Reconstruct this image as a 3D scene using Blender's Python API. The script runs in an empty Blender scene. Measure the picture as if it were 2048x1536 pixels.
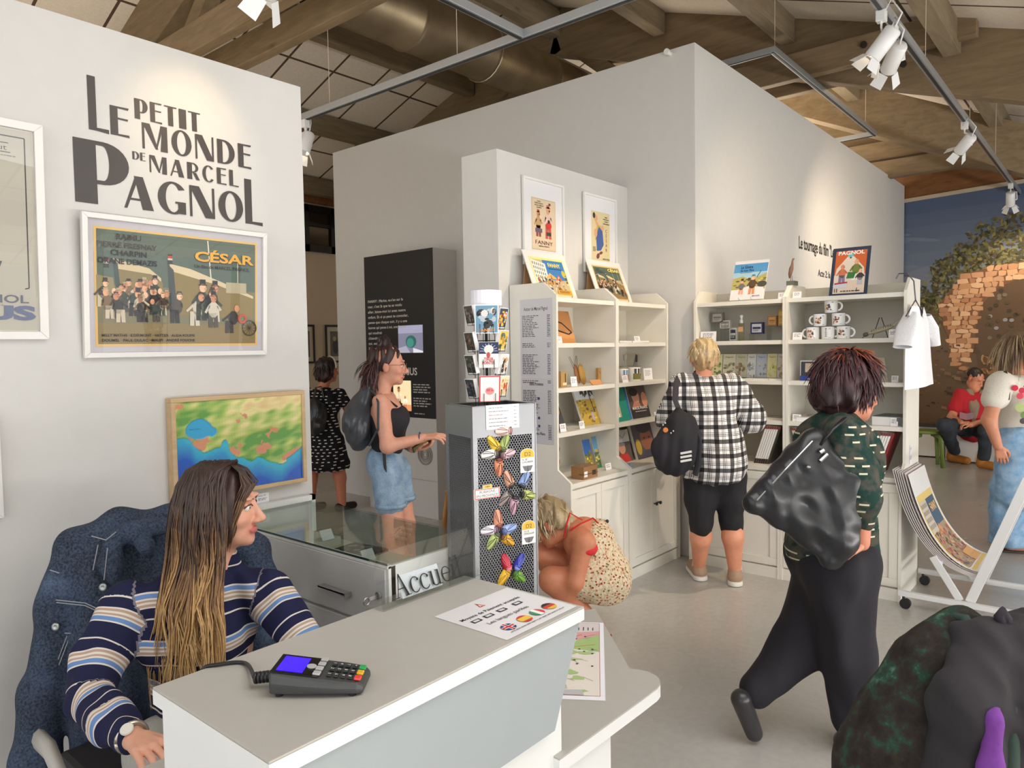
import bpy, bmesh, math, random
import numpy as np
from mathutils import Vector, Matrix

random.seed(7)
SC = bpy.context.scene
COL = SC.collection
PI = math.pi

# ------------------------------------------------------------------ camera
CAM_H = 1.58
FPX = 1456.13
YAW, PITCH, ROLL = math.radians(40.179), math.radians(-2.795), math.radians(-0.94)
_f = Vector((math.cos(PITCH) * math.cos(YAW), math.cos(PITCH) * math.sin(YAW), math.sin(PITCH)))
_r = Vector((math.sin(YAW), -math.cos(YAW), 0))
_u = _r.cross(_f)
CR = _r * math.cos(ROLL) + _u * math.sin(ROLL)
CU = -_r * math.sin(ROLL) + _u * math.cos(ROLL)
CF = _f
CP = Vector((0, 0, CAM_H))
cam_d = bpy.data.cameras.new('camera')
cam_d.sensor_fit = 'HORIZONTAL'
cam_d.sensor_width = 36
cam_d.lens = FPX / 2048 * 36
cam_d.clip_start = 0.05
cam = bpy.data.objects.new('camera', cam_d)
cam.matrix_world = Matrix(((CR.x, CU.x, -CF.x, CP.x), (CR.y, CU.y, -CF.y, CP.y), (CR.z, CU.z, -CF.z, CP.z), (0, 0, 0, 1)))
COL.objects.link(cam)
SC.camera = cam

# ------------------------------------------------------------------ view, world, lights
SC.view_settings.view_transform = 'Standard'
SC.view_settings.look = 'None'
SC.view_settings.gamma = 1
SC.view_settings.use_curve_mapping = False
SC.view_settings.exposure = 0.0
SC.cycles.max_bounces = 10
SC.cycles.diffuse_bounces = 6
SC.cycles.glossy_bounces = 4
SC.cycles.transmission_bounces = 8
SC.cycles.transparent_max_bounces = 12
SC.cycles.use_denoising = True
SC.cycles.sample_clamp_indirect = 6
SC.cycles.caustics_reflective = False
SC.cycles.caustics_refractive = False

W = bpy.data.worlds.new('daylight')
SC.world = W
W.use_nodes = True
wn, wl = W.node_tree.nodes, W.node_tree.links
wn.clear()
w_out = wn.new('ShaderNodeOutputWorld')
w_bg = wn.new('ShaderNodeBackground')
w_tc = wn.new('ShaderNodeTexCoord')
w_sep = wn.new('ShaderNodeSeparateXYZ')
w_map = wn.new('ShaderNodeMapRange')
w_map.inputs[1].default_value = -0.35
w_map.inputs[2].default_value = 0.9
w_ramp = wn.new('ShaderNodeValToRGB')
w_ramp.color_ramp.elements[0].color = (0.74, 0.72, 0.68, 1)
w_ramp.color_ramp.elements[0].position = 0.15
w_ramp.color_ramp.elements[1].color = (0.86, 0.93, 1.0, 1)
w_ramp.color_ramp.elements[1].position = 0.5
wl.new(w_tc.outputs['Generated'], w_sep.inputs[0])
wl.new(w_sep.outputs['Z'], w_map.inputs[0])
wl.new(w_map.outputs[0], w_ramp.inputs[0])
wl.new(w_ramp.outputs[0], w_bg.inputs[0])
w_bg.inputs[1].default_value = 1.7
wl.new(w_bg.outputs[0], w_out.inputs[0])


def aim(o, d):
	o.rotation_euler = Vector(d).to_track_quat('-Z', 'Y').to_euler()


def area(name, loc, d, sx, sy, power, col=(1, 1, 1)):
	l = bpy.data.lights.new(name, 'AREA')
	l.shape = 'RECTANGLE'
	l.size, l.size_y, l.energy, l.color = sx, sy, power, col
	o = bpy.data.objects.new(name, l)
	o.location = loc
	aim(o, d)
	COL.objects.link(o)
	return o


def spot(name, loc, target, power, angle, col=(1, 0.78, 0.5), blend=0.6, rad=0.03):
	l = bpy.data.lights.new(name, 'SPOT')
	l.energy, l.spot_size, l.spot_blend, l.color, l.shadow_soft_size = power, math.radians(angle), blend, col, rad
	o = bpy.data.objects.new(name, l)
	o.location = loc
	aim(o, Vector(target) - Vector(loc))
	COL.objects.link(o)
	return o


# daylight through the glazed fronts behind and beside the viewpoint, then two added fill lights
area('window_light_south', (2.2, -4.6, 2.3), (0, 1, 0.06), 11, 3.6, 60, (1.0, 0.99, 0.97))
area('window_light_west', (-3.6, -0.6, 1.9), (1, 0.25, 0.02), 6, 3.0, 34, (0.95, 0.98, 1.0))
area('low_fill_light', (3.5, -4.9, 0.25), (0, 1, 1.25), 13, 0.5, 470, (1.0, 0.98, 0.94))  # added fill from low down, brightens the ceiling and beams
area('overhead_fill_light', (3.6, -1.5, 3.3), (0.25, 0.4, -1), 7, 2.0, 175, (0.96, 0.98, 1.0))  # added fill from above, brightens floor and counter tops
# added, unseen fill lights inside the open topped box and behind the lettered wall, shining up to the boards
area('box_fill_light', (8.9, 4.1, 3.60), (0.1, -0.3, 1), 3.6, 2.4, 135, (1.0, 0.86, 0.68))
area('passage_fill_light', (0.6, 6.0, 2.2), (0.15, -0.1, 1), 4.5, 4.5, 62, (1.0, 0.82, 0.62))


# ------------------------------------------------------------------ pixels of the photograph to points on real planes
def ray(px, py):
	return CF * FPX + CR * (px - 1024) - CU * (py - 768)


def onax(px, py, i, v):
	d = ray(px, py)
	return CP + d * ((v - CP[i]) / d[i])


def onx(px, py, v): return onax(px, py, 0, v)
def ony(px, py, v): return onax(px, py, 1, v)
def onz(px, py, v): return onax(px, py, 2, v)
def at(px, py, depth): return CP + ray(px, py) * (depth / FPX)


# ------------------------------------------------------------------ colours and materials
def _lin(c):
	c /= 255.0
	return c / 12.92 if c <= 0.04045 else ((c + 0.055) / 1.055) ** 2.4


def S(r, g=None, b=None):
	if g is None:
		if isinstance(r, str):
			r = r.lstrip('#')
			r, g, b = (int(r[i:i + 2], 16) for i in (0, 2, 4))
		else:
			r, g, b = r
	return (_lin(r), _lin(g), _lin(b))


MATS = {}


class NT:
	"""small helper to write node trees"""

	def __init__(s, name):
		s.m = bpy.data.materials.new(name)
		s.m.use_nodes = True
		s.t = s.m.node_tree
		s.bsdf = s.t.nodes['Principled BSDF']
		s.out = s.t.nodes['Material Output']

	def n(s, typ, **kw):
		x = s.t.nodes.new('ShaderNode' + typ)
		for k, v in kw.items():
			setattr(x, k, v)
		return x

	def put(s, sock, v):
		if isinstance(v, bpy.types.NodeSocket):
			s.t.links.new(v, sock)
		elif isinstance(v, (tuple, list)) and len(v) == 3 and len(getattr(sock, 'default_value', (0, 0, 0))) == 4:
			sock.default_value = (*v, 1)
		else:
			sock.default_value = v

	def set(s, **kw):
		names = dict(color='Base Color', rough='Roughness', metal='Metallic', spec='Specular IOR Level', trans='Transmission Weight', ior='IOR', alpha='Alpha', emit='Emission Color', estr='Emission Strength', normal='Normal', coat='Coat Weight', sheen='Sheen Weight', sss='Subsurface Weight')
		for k, v in kw.items():
			s.put(s.bsdf.inputs[names[k]], v)
		return s

	def coord(s, kind='Object', scale=None, loc=None, rot=None):
		c = s.n('TexCoord').outputs[kind]
		if scale is None and loc is None and rot is None:
			return c
		m = s.n('Mapping')
		s.t.links.new(c, m.inputs[0])
		if scale is not None:
			m.inputs['Scale'].default_value = scale if not isinstance(scale, (int, float)) else (scale,) * 3
		if loc is not None:
			m.inputs['Location'].default_value = loc
		if rot is not None:
			m.inputs['Rotation'].default_value = rot
		return m.outputs[0]

	def noise(s, vec, scale=5, detail=4, rough=0.5, dist=0.0):
		x = s.n('TexNoise')
		s.t.links.new(vec, x.inputs['Vector'])
		x.inputs['Scale'].default_value, x.inputs['Detail'].default_value = scale, detail
		x.inputs['Roughness'].default_value, x.inputs['Distortion'].default_value = rough, dist
		return x.outputs['Fac']

	def ramp(s, fac, *stops, const=False):
		x = s.n('ValToRGB')
		s.t.links.new(fac, x.inputs[0])
		e = x.color_ramp.elements
		if const:
			x.color_ramp.interpolation = 'CONSTANT'
		while len(e) < len(stops):
			e.new(0.5)
		for q, (p, c) in zip(e, stops):
			q.position = p
			q.color = (*c, 1)
		return x.outputs[0]

	def math(s, op, a, b=None, c=None):
		x = s.n('Math', operation=op)
		for i, v in enumerate((a, b, c)):
			if v is not None:
				s.put(x.inputs[i], v)
		return x.outputs[0]

	def mix(s, fac, a, b, mode='MIX'):
		x = s.n('MixRGB', blend_type=mode)
		s.put(x.inputs[0], fac)
		s.put(x.inputs[1], a)
		s.put(x.inputs[2], b)
		return x.outputs[0]

	def sep(s, vec):
		x = s.n('SeparateXYZ')
		s.t.links.new(vec, x.inputs[0])
		return x.outputs

	def bump(s, h, strength=0.2, dist=0.01):
		x = s.n('Bump')
		s.t.links.new(h, x.inputs['Height'])
		x.inputs['Strength'].default_value, x.inputs['Distance'].default_value = strength, dist
		s.t.links.new(x.outputs[0], s.bsdf.inputs['Normal'])
		return s

	def attr(s, name, out='Color'):
		x = s.n('Attribute', attribute_name=name)
		return x.outputs[out]


def mat(name, color=None, rough=0.5, metal=0.0, var=0.06, scale=8.0, bump=0.0, **kw):
	"""a plain procedural material: a colour broken up a little by noise"""
	if name in MATS:
		return MATS[name]
	t = NT(name)
	v = t.coord('Object')
	n = t.noise(v, scale, 3)
	lo = tuple(x * (1 - var) for x in color)
	hi = tuple(min(1, x * (1 + var)) for x in color)
	t.set(color=t.ramp(n, (0.3, lo), (0.7, hi)), rough=rough, metal=metal, **kw)
	if bump:
		t.bump(t.noise(v, scale * 12, 3), bump, 0.004)
	MATS[name] = t.m
	return t.m


def colmat(name, rough=0.5, noise=0.0, scale=60.0, bump=0.0, bscale=200.0, **kw):
	"""material whose colour is the mesh's own colour attribute (printed art, dyed cloth, skin)"""
	if name in MATS:
		return MATS[name]
	t = NT(name)
	c = t.attr('Col')
	if noise:
		n = t.noise(t.coord('Object'), scale, 4)
		c = t.mix(1.0, c, t.ramp(n, (0.3, (1 - noise,) * 3), (0.7, (1.0,) * 3)), 'MULTIPLY')
	t.set(color=c, rough=rough, **kw)
	if bump:
		t.bump(t.noise(t.coord('Object'), bscale, 3), bump, 0.003)
	MATS[name] = t.m
	return t.m


# ------------------------------------------------------------------ objects
def tag(o, label=None, cat=None, group=None, kind=None):
	if label: o['label'] = label
	if cat: o['category'] = cat
	if group: o['group'] = group
	if kind: o['kind'] = kind
	return o


def thing(name, label, cat, loc=(0, 0, 0), rotz=0.0, group=None, rot=None):
	o = bpy.data.objects.new(name, None)
	o.empty_display_size = 0.05
	COL.objects.link(o)
	o.location = loc
	o.rotation_euler = rot if rot else (0, 0, rotz)
	return tag(o, label, cat, group)


def par(child, parent):
	"""parent a part whose mesh is in world space under a thing placed anywhere"""
	child.parent = parent
	if parent.type == 'EMPTY':
		child.matrix_parent_inverse = parent.matrix_basis.inverted()


class MB:
	"""mesh builder"""

	def __init__(s, T=None):
		s.v, s.f, s.c, s.m = [], [], [], []
		s.T = T or Matrix.Identity(4)
		s.col = (0.8, 0.8, 0.8)
		s.mi = 0

	def add(s, vs, fs, col=None):
		o = len(s.v)
		T = s.T
		s.v += [tuple(T @ Vector(p)) for p in vs]
		for f in fs:
			s.f.append([i + o for i in f])
			s.c.append(col or s.col)
			s.m.append(s.mi)
		return s

	def box(s, a, b, col=None):
		x0, y0, z0 = (min(a[i], b[i]) for i in range(3))
		x1, y1, z1 = (max(a[i], b[i]) for i in range(3))
		return s.add([(x0, y0, z0), (x1, y0, z0), (x1, y1, z0), (x0, y1, z0), (x0, y0, z1), (x1, y0, z1), (x1, y1, z1), (x0, y1, z1)],
					 [(0, 3, 2, 1), (4, 5, 6, 7), (0, 1, 5, 4), (1, 2, 6, 5), (2, 3, 7, 6), (3, 0, 4, 7)], col)

	def cbox(s, c, d, col=None):
		return s.box([c[i] - d[i] / 2 for i in range(3)], [c[i] + d[i] / 2 for i in range(3)], col)

	def poly(s, pts, col=None):
		return s.add(pts, [tuple(range(len(pts)))], col)

	def prism(s, pts, d, col=None):
		"""extrude a planar outline by vector d"""
		n = len(pts)
		d = Vector(d)
		vs = [Vector(p) for p in pts] + [Vector(p) + d for p in pts]
		fs = [tuple(range(n - 1, -1, -1)), tuple(range(n, 2 * n))] + [(i, (i + 1) % n, n + (i + 1) % n, n + i) for i in range(n)]
		nrm = (vs[1] - vs[0]).cross(vs[2] - vs[1])
		for i in range(n):
			nrm += (vs[i] - vs[0]).cross(vs[(i + 1) % n] - vs[0])
		if nrm.dot(d) < 0:
			fs = [tuple(reversed(f)) for f in fs]
		return s.add(vs, fs, col)

	def beam(s, a, b, w, h, up=(0, 0, 1), col=None):
		"""rectangular bar from a to b, w across, h along 'up'"""
		a, b = Vector(a), Vector(b)
		d = (b - a).normalized()
		x = d.cross(Vector(up)).normalized() * (w / 2)
		y = x.cross(d).normalized() * (h / 2)
		pts = [a - x - y, a + x - y, a + x + y, a - x + y]
		return s.prism(pts, b - a, col)

	def tube(s, pts, r, n=8, col=None, cap=True, flat=1.0, rs=None, cols=None):
		pts = [Vector(p) for p in pts]
		rings = []
		prev = None
		N = len(pts)
		for i, p in enumerate(pts):
			t = (pts[min(i + 1, N - 1)] - pts[max(i - 1, 0)])
			t = t.normalized() if t.length > 1e-9 else Vector((0, 0, 1))
			if prev is None:
				ref = Vector((0, 0, 1)) if abs(t.z) < 0.9 else Vector((1, 0, 0))
				x = t.cross(ref).normalized()
			else:
				x = (prev - t * prev.dot(t))
				x = x.normalized() if x.length > 1e-9 else t.orthogonal().normalized()
			prev = x
			y = t.cross(x)
			rr = rs[i] if rs else r
			rings.append([p + x * (rr * math.cos(2 * PI * k / n)) + y * (rr * flat * math.sin(2 * PI * k / n)) for k in range(n)])
		vs = [q for ring in rings for q in ring]
		for i in range(N - 1):
			fs = [(i * n + k, i * n + (k + 1) % n, (i + 1) * n + (k + 1) % n, (i + 1) * n + k) for k in range(n)]
			if i == 0:
				s.add(vs, fs, cols[i] if cols else col)
				base = len(s.v) - len(vs)
			else:
				for f in fs:
					s.f.append([q + base for q in f])
					s.c.append((cols[i] if cols else col) or s.col)
					s.m.append(s.mi)
		if cap:
			s.f.append([base + k for k in range(n - 1, -1, -1)])
			s.f.append([base + (N - 1) * n + k for k in range(n)])
			s.c += [col or (cols[0] if cols else s.col), col or (cols[-1] if cols else s.col)]
			s.m += [s.mi, s.mi]
		return s

	def cyl(s, a, b, r, n=20, col=None, r2=None):
		return s.tube([a, b], r, n, col, True, 1.0, [r, r if r2 is None else r2])

	def lathe(s, prof, n=24, o=(0, 0, 0), col=None, axis=(0, 0, 1)):
		"""prof: (radius, height) pairs, turned round axis through o"""
		ax = Vector(axis).normalized()
		x = ax.orthogonal().normalized()
		y = ax.cross(x)
		o = Vector(o)
		vs, fs = [], []
		for (r, h) in prof:
			r = max(r, 1e-5)
			for k in range(n):
				a = 2 * PI * k / n
				vs.append(o + ax * h + x * (r * math.cos(a)) + y * (r * math.sin(a)))
		for i in range(len(prof) - 1):
			for k in range(n):
				fs.append((i * n + k, i * n + (k + 1) % n, (i + 1) * n + (k + 1) % n, (i + 1) * n + k))
		return s.add(vs, fs, col)

	def ell(s, c, r, n=16, m=10, R=None, col=None):
		c = Vector(c)
		if isinstance(r, (int, float)):
			r = (r, r, r)
		vs, fs = [], []
		for i in range(m + 1):
			th = PI * i / m
			for k in range(n):
				ph = 2 * PI * k / n
				p = Vector((r[0] * math.sin(th) * math.cos(ph), r[1] * math.sin(th) * math.sin(ph), r[2] * math.cos(th)))
				vs.append(c + (R @ p if R else p))
		for i in range(m):
			for k in range(n):
				fs.append((i * n + k, (i + 1) * n + k, (i + 1) * n + (k + 1) % n, i * n + (k + 1) % n))
		return s.add(vs, fs, col)

	def build(s, name, material, parent=None, smooth=False, bevel=0.0, seg=2, subsurf=0):
		me = bpy.data.meshes.new(name)
		me.from_pydata(s.v, [], s.f)
		for mm in (material if isinstance(material, (list, tuple)) else [material]):
			me.materials.append(mm)
		me.polygons.foreach_set('material_index', s.m)
		ca = me.color_attributes.new('Col', 'FLOAT_COLOR', 'CORNER')
		tot = np.fromiter((len(f) for f in s.f), int, len(s.f))
		cc = np.ones((len(s.f), 4), np.float32)
		cc[:, :3] = np.array([c[:3] for c in s.c], np.float32).reshape(-1, 3)
		ca.data.foreach_set('color', np.repeat(cc, tot, axis=0).ravel())
		if smooth:
			me.polygons.foreach_set('use_smooth', [True] * len(s.f))
		me.validate()
		me.update()
		o = bpy.data.objects.new(name, me)
		COL.objects.link(o)
		if bevel:
			b = o.modifiers.new('bevel', 'BEVEL')
			b.width, b.segments, b.limit_method = bevel, seg, 'ANGLE'
			b.harden_normals = False
		if subsurf:
			q = o.modifiers.new('subsurf', 'SUBSURF')
			q.levels = q.render_levels = subsurf
		if parent is not None:
			par(o, parent)
		return o


def struct(name, mb, m, **kw):
	return tag(mb.build(name, m, **kw), kind='structure')


def copy_tree(o, parent=None):
	c = o.copy()
	COL.objects.link(c)
	c.parent = parent
	for ch in [x for x in o.children]:
		copy_tree(ch, c)
	return c


# ------------------------------------------------------------------ flat printed art, laid out on a real plane
_TXT = {}


def text_mesh(body, bold=0.0):
	key = (body, bold)
	if key not in _TXT:
		cu = bpy.data.curves.new('lettering_source', 'FONT')
		cu.body = body
		cu.size = 1.0
		cu.resolution_u = 3
		cu.offset = bold
		o = bpy.data.objects.new('lettering_source', cu)
		me = bpy.data.meshes.new_from_object(o)
		vs = [(v.co.x, v.co.y) for v in me.vertices]
		fs = [tuple(p.vertices) for p in me.polygons]
		bpy.data.objects.remove(o)
		bpy.data.curves.remove(cu)
		bpy.data.meshes.remove(me)
		w = max((x for x, y in vs), default=1)
		_TXT[key] = (vs, fs, w)
	return _TXT[key]


class Art:
	"""2-D drawing: origin O, unit right U, unit up V; every call lies a hair above the one before it"""

	def __init__(s, O, U, V, eps=0.00012):
		s.O, s.U, s.V = Vector(O), Vector(U).normalized(), Vector(V).normalized()
		s.N = s.U.cross(s.V).normalized()
		s.eps, s.k = eps, 0
		s.mb = MB()
		s.map = None                                     # optional bend: (x, y) -> (x, y, off)

	def P(s, x, y):
		if s.map:
			return Vector(s.map(x, y)) + s.N * (s.eps * s.k)
		return s.O + s.U * x + s.V * y + s.N * (s.eps * s.k)

	def up(s):
		s.k += 1
		return s

	def poly(s, pts, col, up=True):
		if up: s.k += 1
		a = sum(pts[i][0] * pts[(i + 1) % len(pts)][1] - pts[(i + 1) % len(pts)][0] * pts[i][1] for i in range(len(pts)))
		if a < 0: pts = pts[::-1]
		s.mb.poly([s.P(*p) for p in pts], col)
		return s

	def rect(s, x0, y0, x1, y1, col, up=True):
		return s.poly([(x0, y0), (x1, y0), (x1, y1), (x0, y1)], col, up)

	def ell(s, cx, cy, rx, ry, col, n=14, rot=0.0, up=True):
		c, q = math.cos(rot), math.sin(rot)
		return s.poly([(cx + rx * math.cos(a) * c - ry * math.sin(a) * q, cy + rx * math.cos(a) * q + ry * math.sin(a) * c) for a in (2 * PI * i / n for i in range(n))], col, up)

	def ring(s, cx, cy, r0, r1, col, n=24, up=True, a0=0, a1=2 * PI, ky=1.0):
		if up: s.k += 1
		for i in range(n):
			a, b = a0 + (a1 - a0) * i / n, a0 + (a1 - a0) * (i + 1) / n
			s.poly([(cx + r0 * math.cos(a), cy + ky * r0 * math.sin(a)), (cx + r1 * math.cos(a), cy + ky * r1 * math.sin(a)), (cx + r1 * math.cos(b), cy + ky * r1 * math.sin(b)), (cx + r0 * math.cos(b), cy + ky * r0 * math.sin(b))], col, False)
		return s

	def line(s, pts, w, col, up=True):
		if up: s.k += 1
		for (x0, y0), (x1, y1) in zip(pts, pts[1:]):
			dx, dy = x1 - x0, y1 - y0
			L = math.hypot(dx, dy) or 1
			nx, ny = -dy / L * w / 2, dx / L * w / 2
			s.poly([(x0 + nx, y0 + ny), (x1 + nx, y1 + ny), (x1 - nx, y1 - ny), (x0 - nx, y0 - ny)], col, False)
		return s

	def text(s, body, x, y, h, col, align='l', bold=0.0, w=None, rot=0.0, shear=0.0):
		"""h = height of the capitals; w squeezes or stretches the line to that width"""
		s.k += 1
		vs, fs, W0 = text_mesh(body, bold)
		k = h / 0.70
		kx = k if w is None else w / W0
		off = {'l': 0, 'c': -W0 * kx / 2, 'r': -W0 * kx}[align]
		c, q = math.cos(rot), math.sin(rot)
		P = []
		for (a, b) in vs:
			X, Y = a * kx + off + shear * b * k, b * k
			P.append(s.P(x + X * c - Y * q, y + X * q + Y * c))
		s.mb.add(P, fs, col)
		return s

	def greek(s, x, y, w, lines, lh, col, fill=0.55, seed=1, rag=0.35):
		"""small print too fine to read: rows of short dashes"""
		rnd = random.Random(seed)
		s.k += 1
		for i in range(lines):
			X, end = x, x + w * (1 - rag * rnd.random())
			while X < end:
				L = min(lh * rnd.uniform(0.8, 3.2), end - X)
				s.rect(X, y - i * lh - lh * fill, X + L, y - i * lh, col, False)
				X += L + lh * 0.45
		return s

	def build(s, name, m, parent=None):
		return s.mb.build(name, m, parent)
# ================================================================== the setting
def make_wall_mat(name, col, rough=0.75):
	t = NT(name)
	v = t.coord('Object')
	n1 = t.noise(v, 0.7, 3)
	n2 = t.noise(v, 14, 4)
	base = t.ramp(n1, (0.35, tuple(c * 0.97 for c in col)), (0.65, col))
	t.set(color=t.mix(0.04, base, t.ramp(n2, (0.4, (0.6, 0.6, 0.6)), (0.6, (1, 1, 1))), 'MULTIPLY'), rough=rough, spec=0.3)
	t.bump(t.noise(v, 120, 2), 0.05, 0.002)
	MATS[name] = t.m
	return t.m


WALL = make_wall_mat('white_wall_paint', S(208, 206, 203))
WHITE = mat('white_lacquer', S(228, 226, 222), 0.35, var=0.02)
CREAM = mat('white_shelf_paint', S(224, 220, 210), 0.4, var=0.02)
GREYBACK = mat('shelf_back_board', S(188, 184, 172), 0.6, var=0.03)


def floor_mat():
	t = NT('polished_concrete')
	v = t.coord('Object')
	n = t.noise(v, 0.8, 5)
	n2 = t.noise(v, 30, 4)
	c = t.ramp(n, (0.3, S(172, 169, 163)), (0.7, S(190, 187, 181)))
	c = t.mix(0.12, c, t.ramp(n2, (0.35, (0.36, 0.35, 0.33)), (0.65, (0.62, 0.61, 0.58))))
	t.set(color=c, rough=t.ramp(n, (0.3, (0.2,) * 3), (0.7, (0.3,) * 3)), spec=0.55)
	return t.m


def tile_mat():
	"""suspended ceiling boards between thin dark joints, 0.6 m along the ridge and 1.45 m down the slope"""
	t = NT('ceiling_tiles')
	v = t.coord('Object')
	sx = t.sep(v)

	def joint(sock, size, w):
		f = t.math('FRACT', t.math('DIVIDE', sock, size))
		return t.math('LESS_THAN', t.math('ABSOLUTE', t.math('SUBTRACT', f, 0.5)), 0.5 - w / size)

	ok = t.math('MULTIPLY', joint(sx['X'], 0.6, 0.014), joint(sx['Y'], 1.45, 0.014))
	n = t.noise(v, 40, 3)
	board = t.ramp(n, (0.3, S(222, 211, 195)), (0.7, S(232, 222, 207)))
	t.set(color=t.mix(ok, S(86, 68, 52), board), rough=0.85)
	return t.m


def wood_mat(name, a, b, axis='X', scale=1.0, rough=0.65):
	t = NT(name)
	sc = {'X': (1.2, 9, 9), 'Y': (9, 1.2, 9), 'Z': (9, 9, 1.2)}[axis]
	v = t.coord('Object', scale=tuple(x * scale for x in sc))
	n = t.noise(v, 2.2, 6, 0.6, 0.6)
	knots = t.n('TexVoronoi')
	t.t.links.new(t.coord('Object', scale=tuple(0.45 * x ** 0.5 for x in sc)), knots.inputs['Vector'])
	knots.inputs['Scale'].default_value = 2.2
	k = t.ramp(knots.outputs['Distance'], (0.03, (1, 1, 1)), (0.09, (0, 0, 0)))
	c = t.ramp(n, (0.3, a), (0.7, b))
	t.set(color=t.mix(t.math('MULTIPLY', k, 0.55), c, tuple(x * 0.35 for x in a)), rough=rough, spec=0.25)
	MATS[name] = t.m
	return t.m


WOODY = wood_mat('grey_glulam_across', S(118, 100, 76), S(140, 121, 94), 'Y')
WOODX = wood_mat('grey_glulam_along', S(118, 104, 84), S(140, 126, 102), 'X')
WOODO = wood_mat('warm_plywood_band', S(126, 84, 52), S(150, 104, 66), 'Y')

XB, YB = 4.965, 2.42        # the box inside the hall
YT = 2.96                   # title wall face
struct('floor', MB().box((-4, -5, -0.1), (14, 11, 0)), floor_mat())
struct('wall_left', MB().box((-4, YT, 0), (2.015, YT + 0.14, 2.81)), WALL)
struct('wall_center', MB().box((3.43, 2.99, 0), (XB, 3.29, 2.812)), WALL)
# the tall box, open at the top: two faces seen
PR = onz(1817.3, 371, 3.76)
XE = 11.45
bx = MB()
bx.box((XB, YB, 0), (XB + 0.12, 6.72, 3.76))
bx.box((XB + 0.12, YB, 0), (PR.x, YB + 0.12, 3.76))
bx.box((XB + 0.12, 6.60, 0), (PR.x, 6.72, 3.76))
struct('wall_back', bx, WALL)
# far right wall with the printed mural, and the wooden band above it
M0 = onx(1817.8, 404.5, PR.x + 0.02)
M1 = onz(2048, 366.4, M0.z)
md = (Vector((M1.x, M1.y, 0)) - Vector((M0.x, M0.y, 0))).normalized()
mn = Vector((-md.y, md.x, 0))
if mn.x < 0: mn = -mn
A0 = Vector((M0.x, M0.y, 0)) - md * 1.2
A1 = Vector((M0.x, M0.y, 0)) + md * 5.5
struct('wall_right', MB().prism([A0 + mn * 0.03, A1 + mn * 0.03, A1 + mn * 0.2, A0 + mn * 0.2], (0, 0, 3.60)), WALL)
zb = M0.z + 0.03
struct('trim_1', MB().prism([A0 - mn * 0.02, A1 - mn * 0.02, A1 + mn * 0.03, A0 + mn * 0.03], (0, 0, 0.05)), mat('cream_rail', S(206, 190, 166), 0.5)).location.z = M0.z
struct('trim_2', MB().prism([A0, A1, A1 + mn * 0.2, A0 + mn * 0.2], (0, 0, 0.36)), WOODO).location.z = M0.z + 0.05
# rear wall seen through the passage, with plywood and a high window
YR = 9.7
struct('wall_rear', MB().box((-4, YR, 0), (13.5, YR + 0.15, 4.2)), make_wall_mat('rear_wall_paint', S(212, 190, 160)))
struct('trim_3', MB().box((3.5, YR - 0.06, ony(632, 408, YR).z), (9.5, YR, ony(632, 368, YR).z)), WOODO)
wx0, wx1 = ony(598, 450, YR).x, ony(668, 450, YR).x
wz0, wz1 = ony(632, 505, YR).z, ony(632, 414, YR).z
wf = MB()
for a, b in (((wx0, YR - .09, wz0), (wx1, YR - .02, wz0 + .10)), ((wx0, YR - .09, wz1 - .10), (wx1, YR - .02, wz1)), ((wx0, YR - .09, wz0), (wx0 + .12, YR - .02, wz1)), ((wx1 - .12, YR - .09, wz0), (wx1, YR - .02, wz1)), ((wx0, YR - .08, wz0 + .55 * (wz1 - wz0)), (wx1, YR - .02, wz0 + .55 * (wz1 - wz0) + .05))):
	wf.box(a, b)
win = struct('window_1', wf, mat('black_window_frame', S(22, 20, 20), 0.4))
par(MB().box((wx0, YR - .05, wz0), (wx1, YR - .04, wz1)).build('pane', mat('dark_glass', S(46, 34, 28), 0.1)), win)

# roof: two tiled slopes meeting in a ridge along X
RY, RZ = 5.24, 5.60
SL, SR = 0.354, 0.345


def roof_z(y): return RZ - (SL * (y - RY) if y > RY else SR * (RY - y))


cm = MB()
X0, X1 = -4, 15.5
cm.prism([(X0, RY, RZ), (X0, 11, roof_z(11)), (X0, 11, roof_z(11) + .1), (X0, RY, RZ + .1)], (X1 - X0, 0, 0))
cm.prism([(X0, RY, RZ), (X0, -5, roof_z(-5)), (X0, -5, roof_z(-5) + .1), (X0, RY, RZ + .1)], (X1 - X0, 0, 0))
struct('ceiling', cm, tile_mat())
# trusses: rafters, doubled collar ties, struts
for X in (3.18, 7.13, 10.9):
	for sgn, ye in ((1, 9.6), (-1, -4.6)):
		a, b = Vector((X + 0.05, RY, RZ - 0.27)), Vector((X + 0.05, ye, roof_z(ye) - 0.27))
		struct('rafter_beam', MB().beam(a, b, 0.16, 0.54), WOODY, bevel=0.008)
	for dx in (-0.2, 0.2):
		xs = X + dx
		struct('tie_beam', MB().box((xs - 0.05, 0.95 if dx < 0 else 0.75, 4.0), (xs + 0.05, 9.5, 4.235)), WOODY, bevel=0.008)
	for k in (-1, 1):
		struct('strut_beam', MB().beam((X + 0.05, RY + k * 1.3, 4.2), (X + 0.05, RY + k * 0.1, 5.2), 0.12, 0.16), WOODY)
bolts = MB()
for (px, py) in ((1832, 112), (1784, 122), (1866, 70), (1890, 86), (1767, 140), (1750, 128), (1807, 129), (1728, 90)):
	p = onx(px, py, 6.88)
	if p.y > 0.95:
		bolts.cyl(p, p - Vector((0.025, 0, 0)), 0.028, 10)
struct('bolt_plates', bolts, mat('dark_steel', S(58, 54, 48), 0.4, 0.6))
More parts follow.
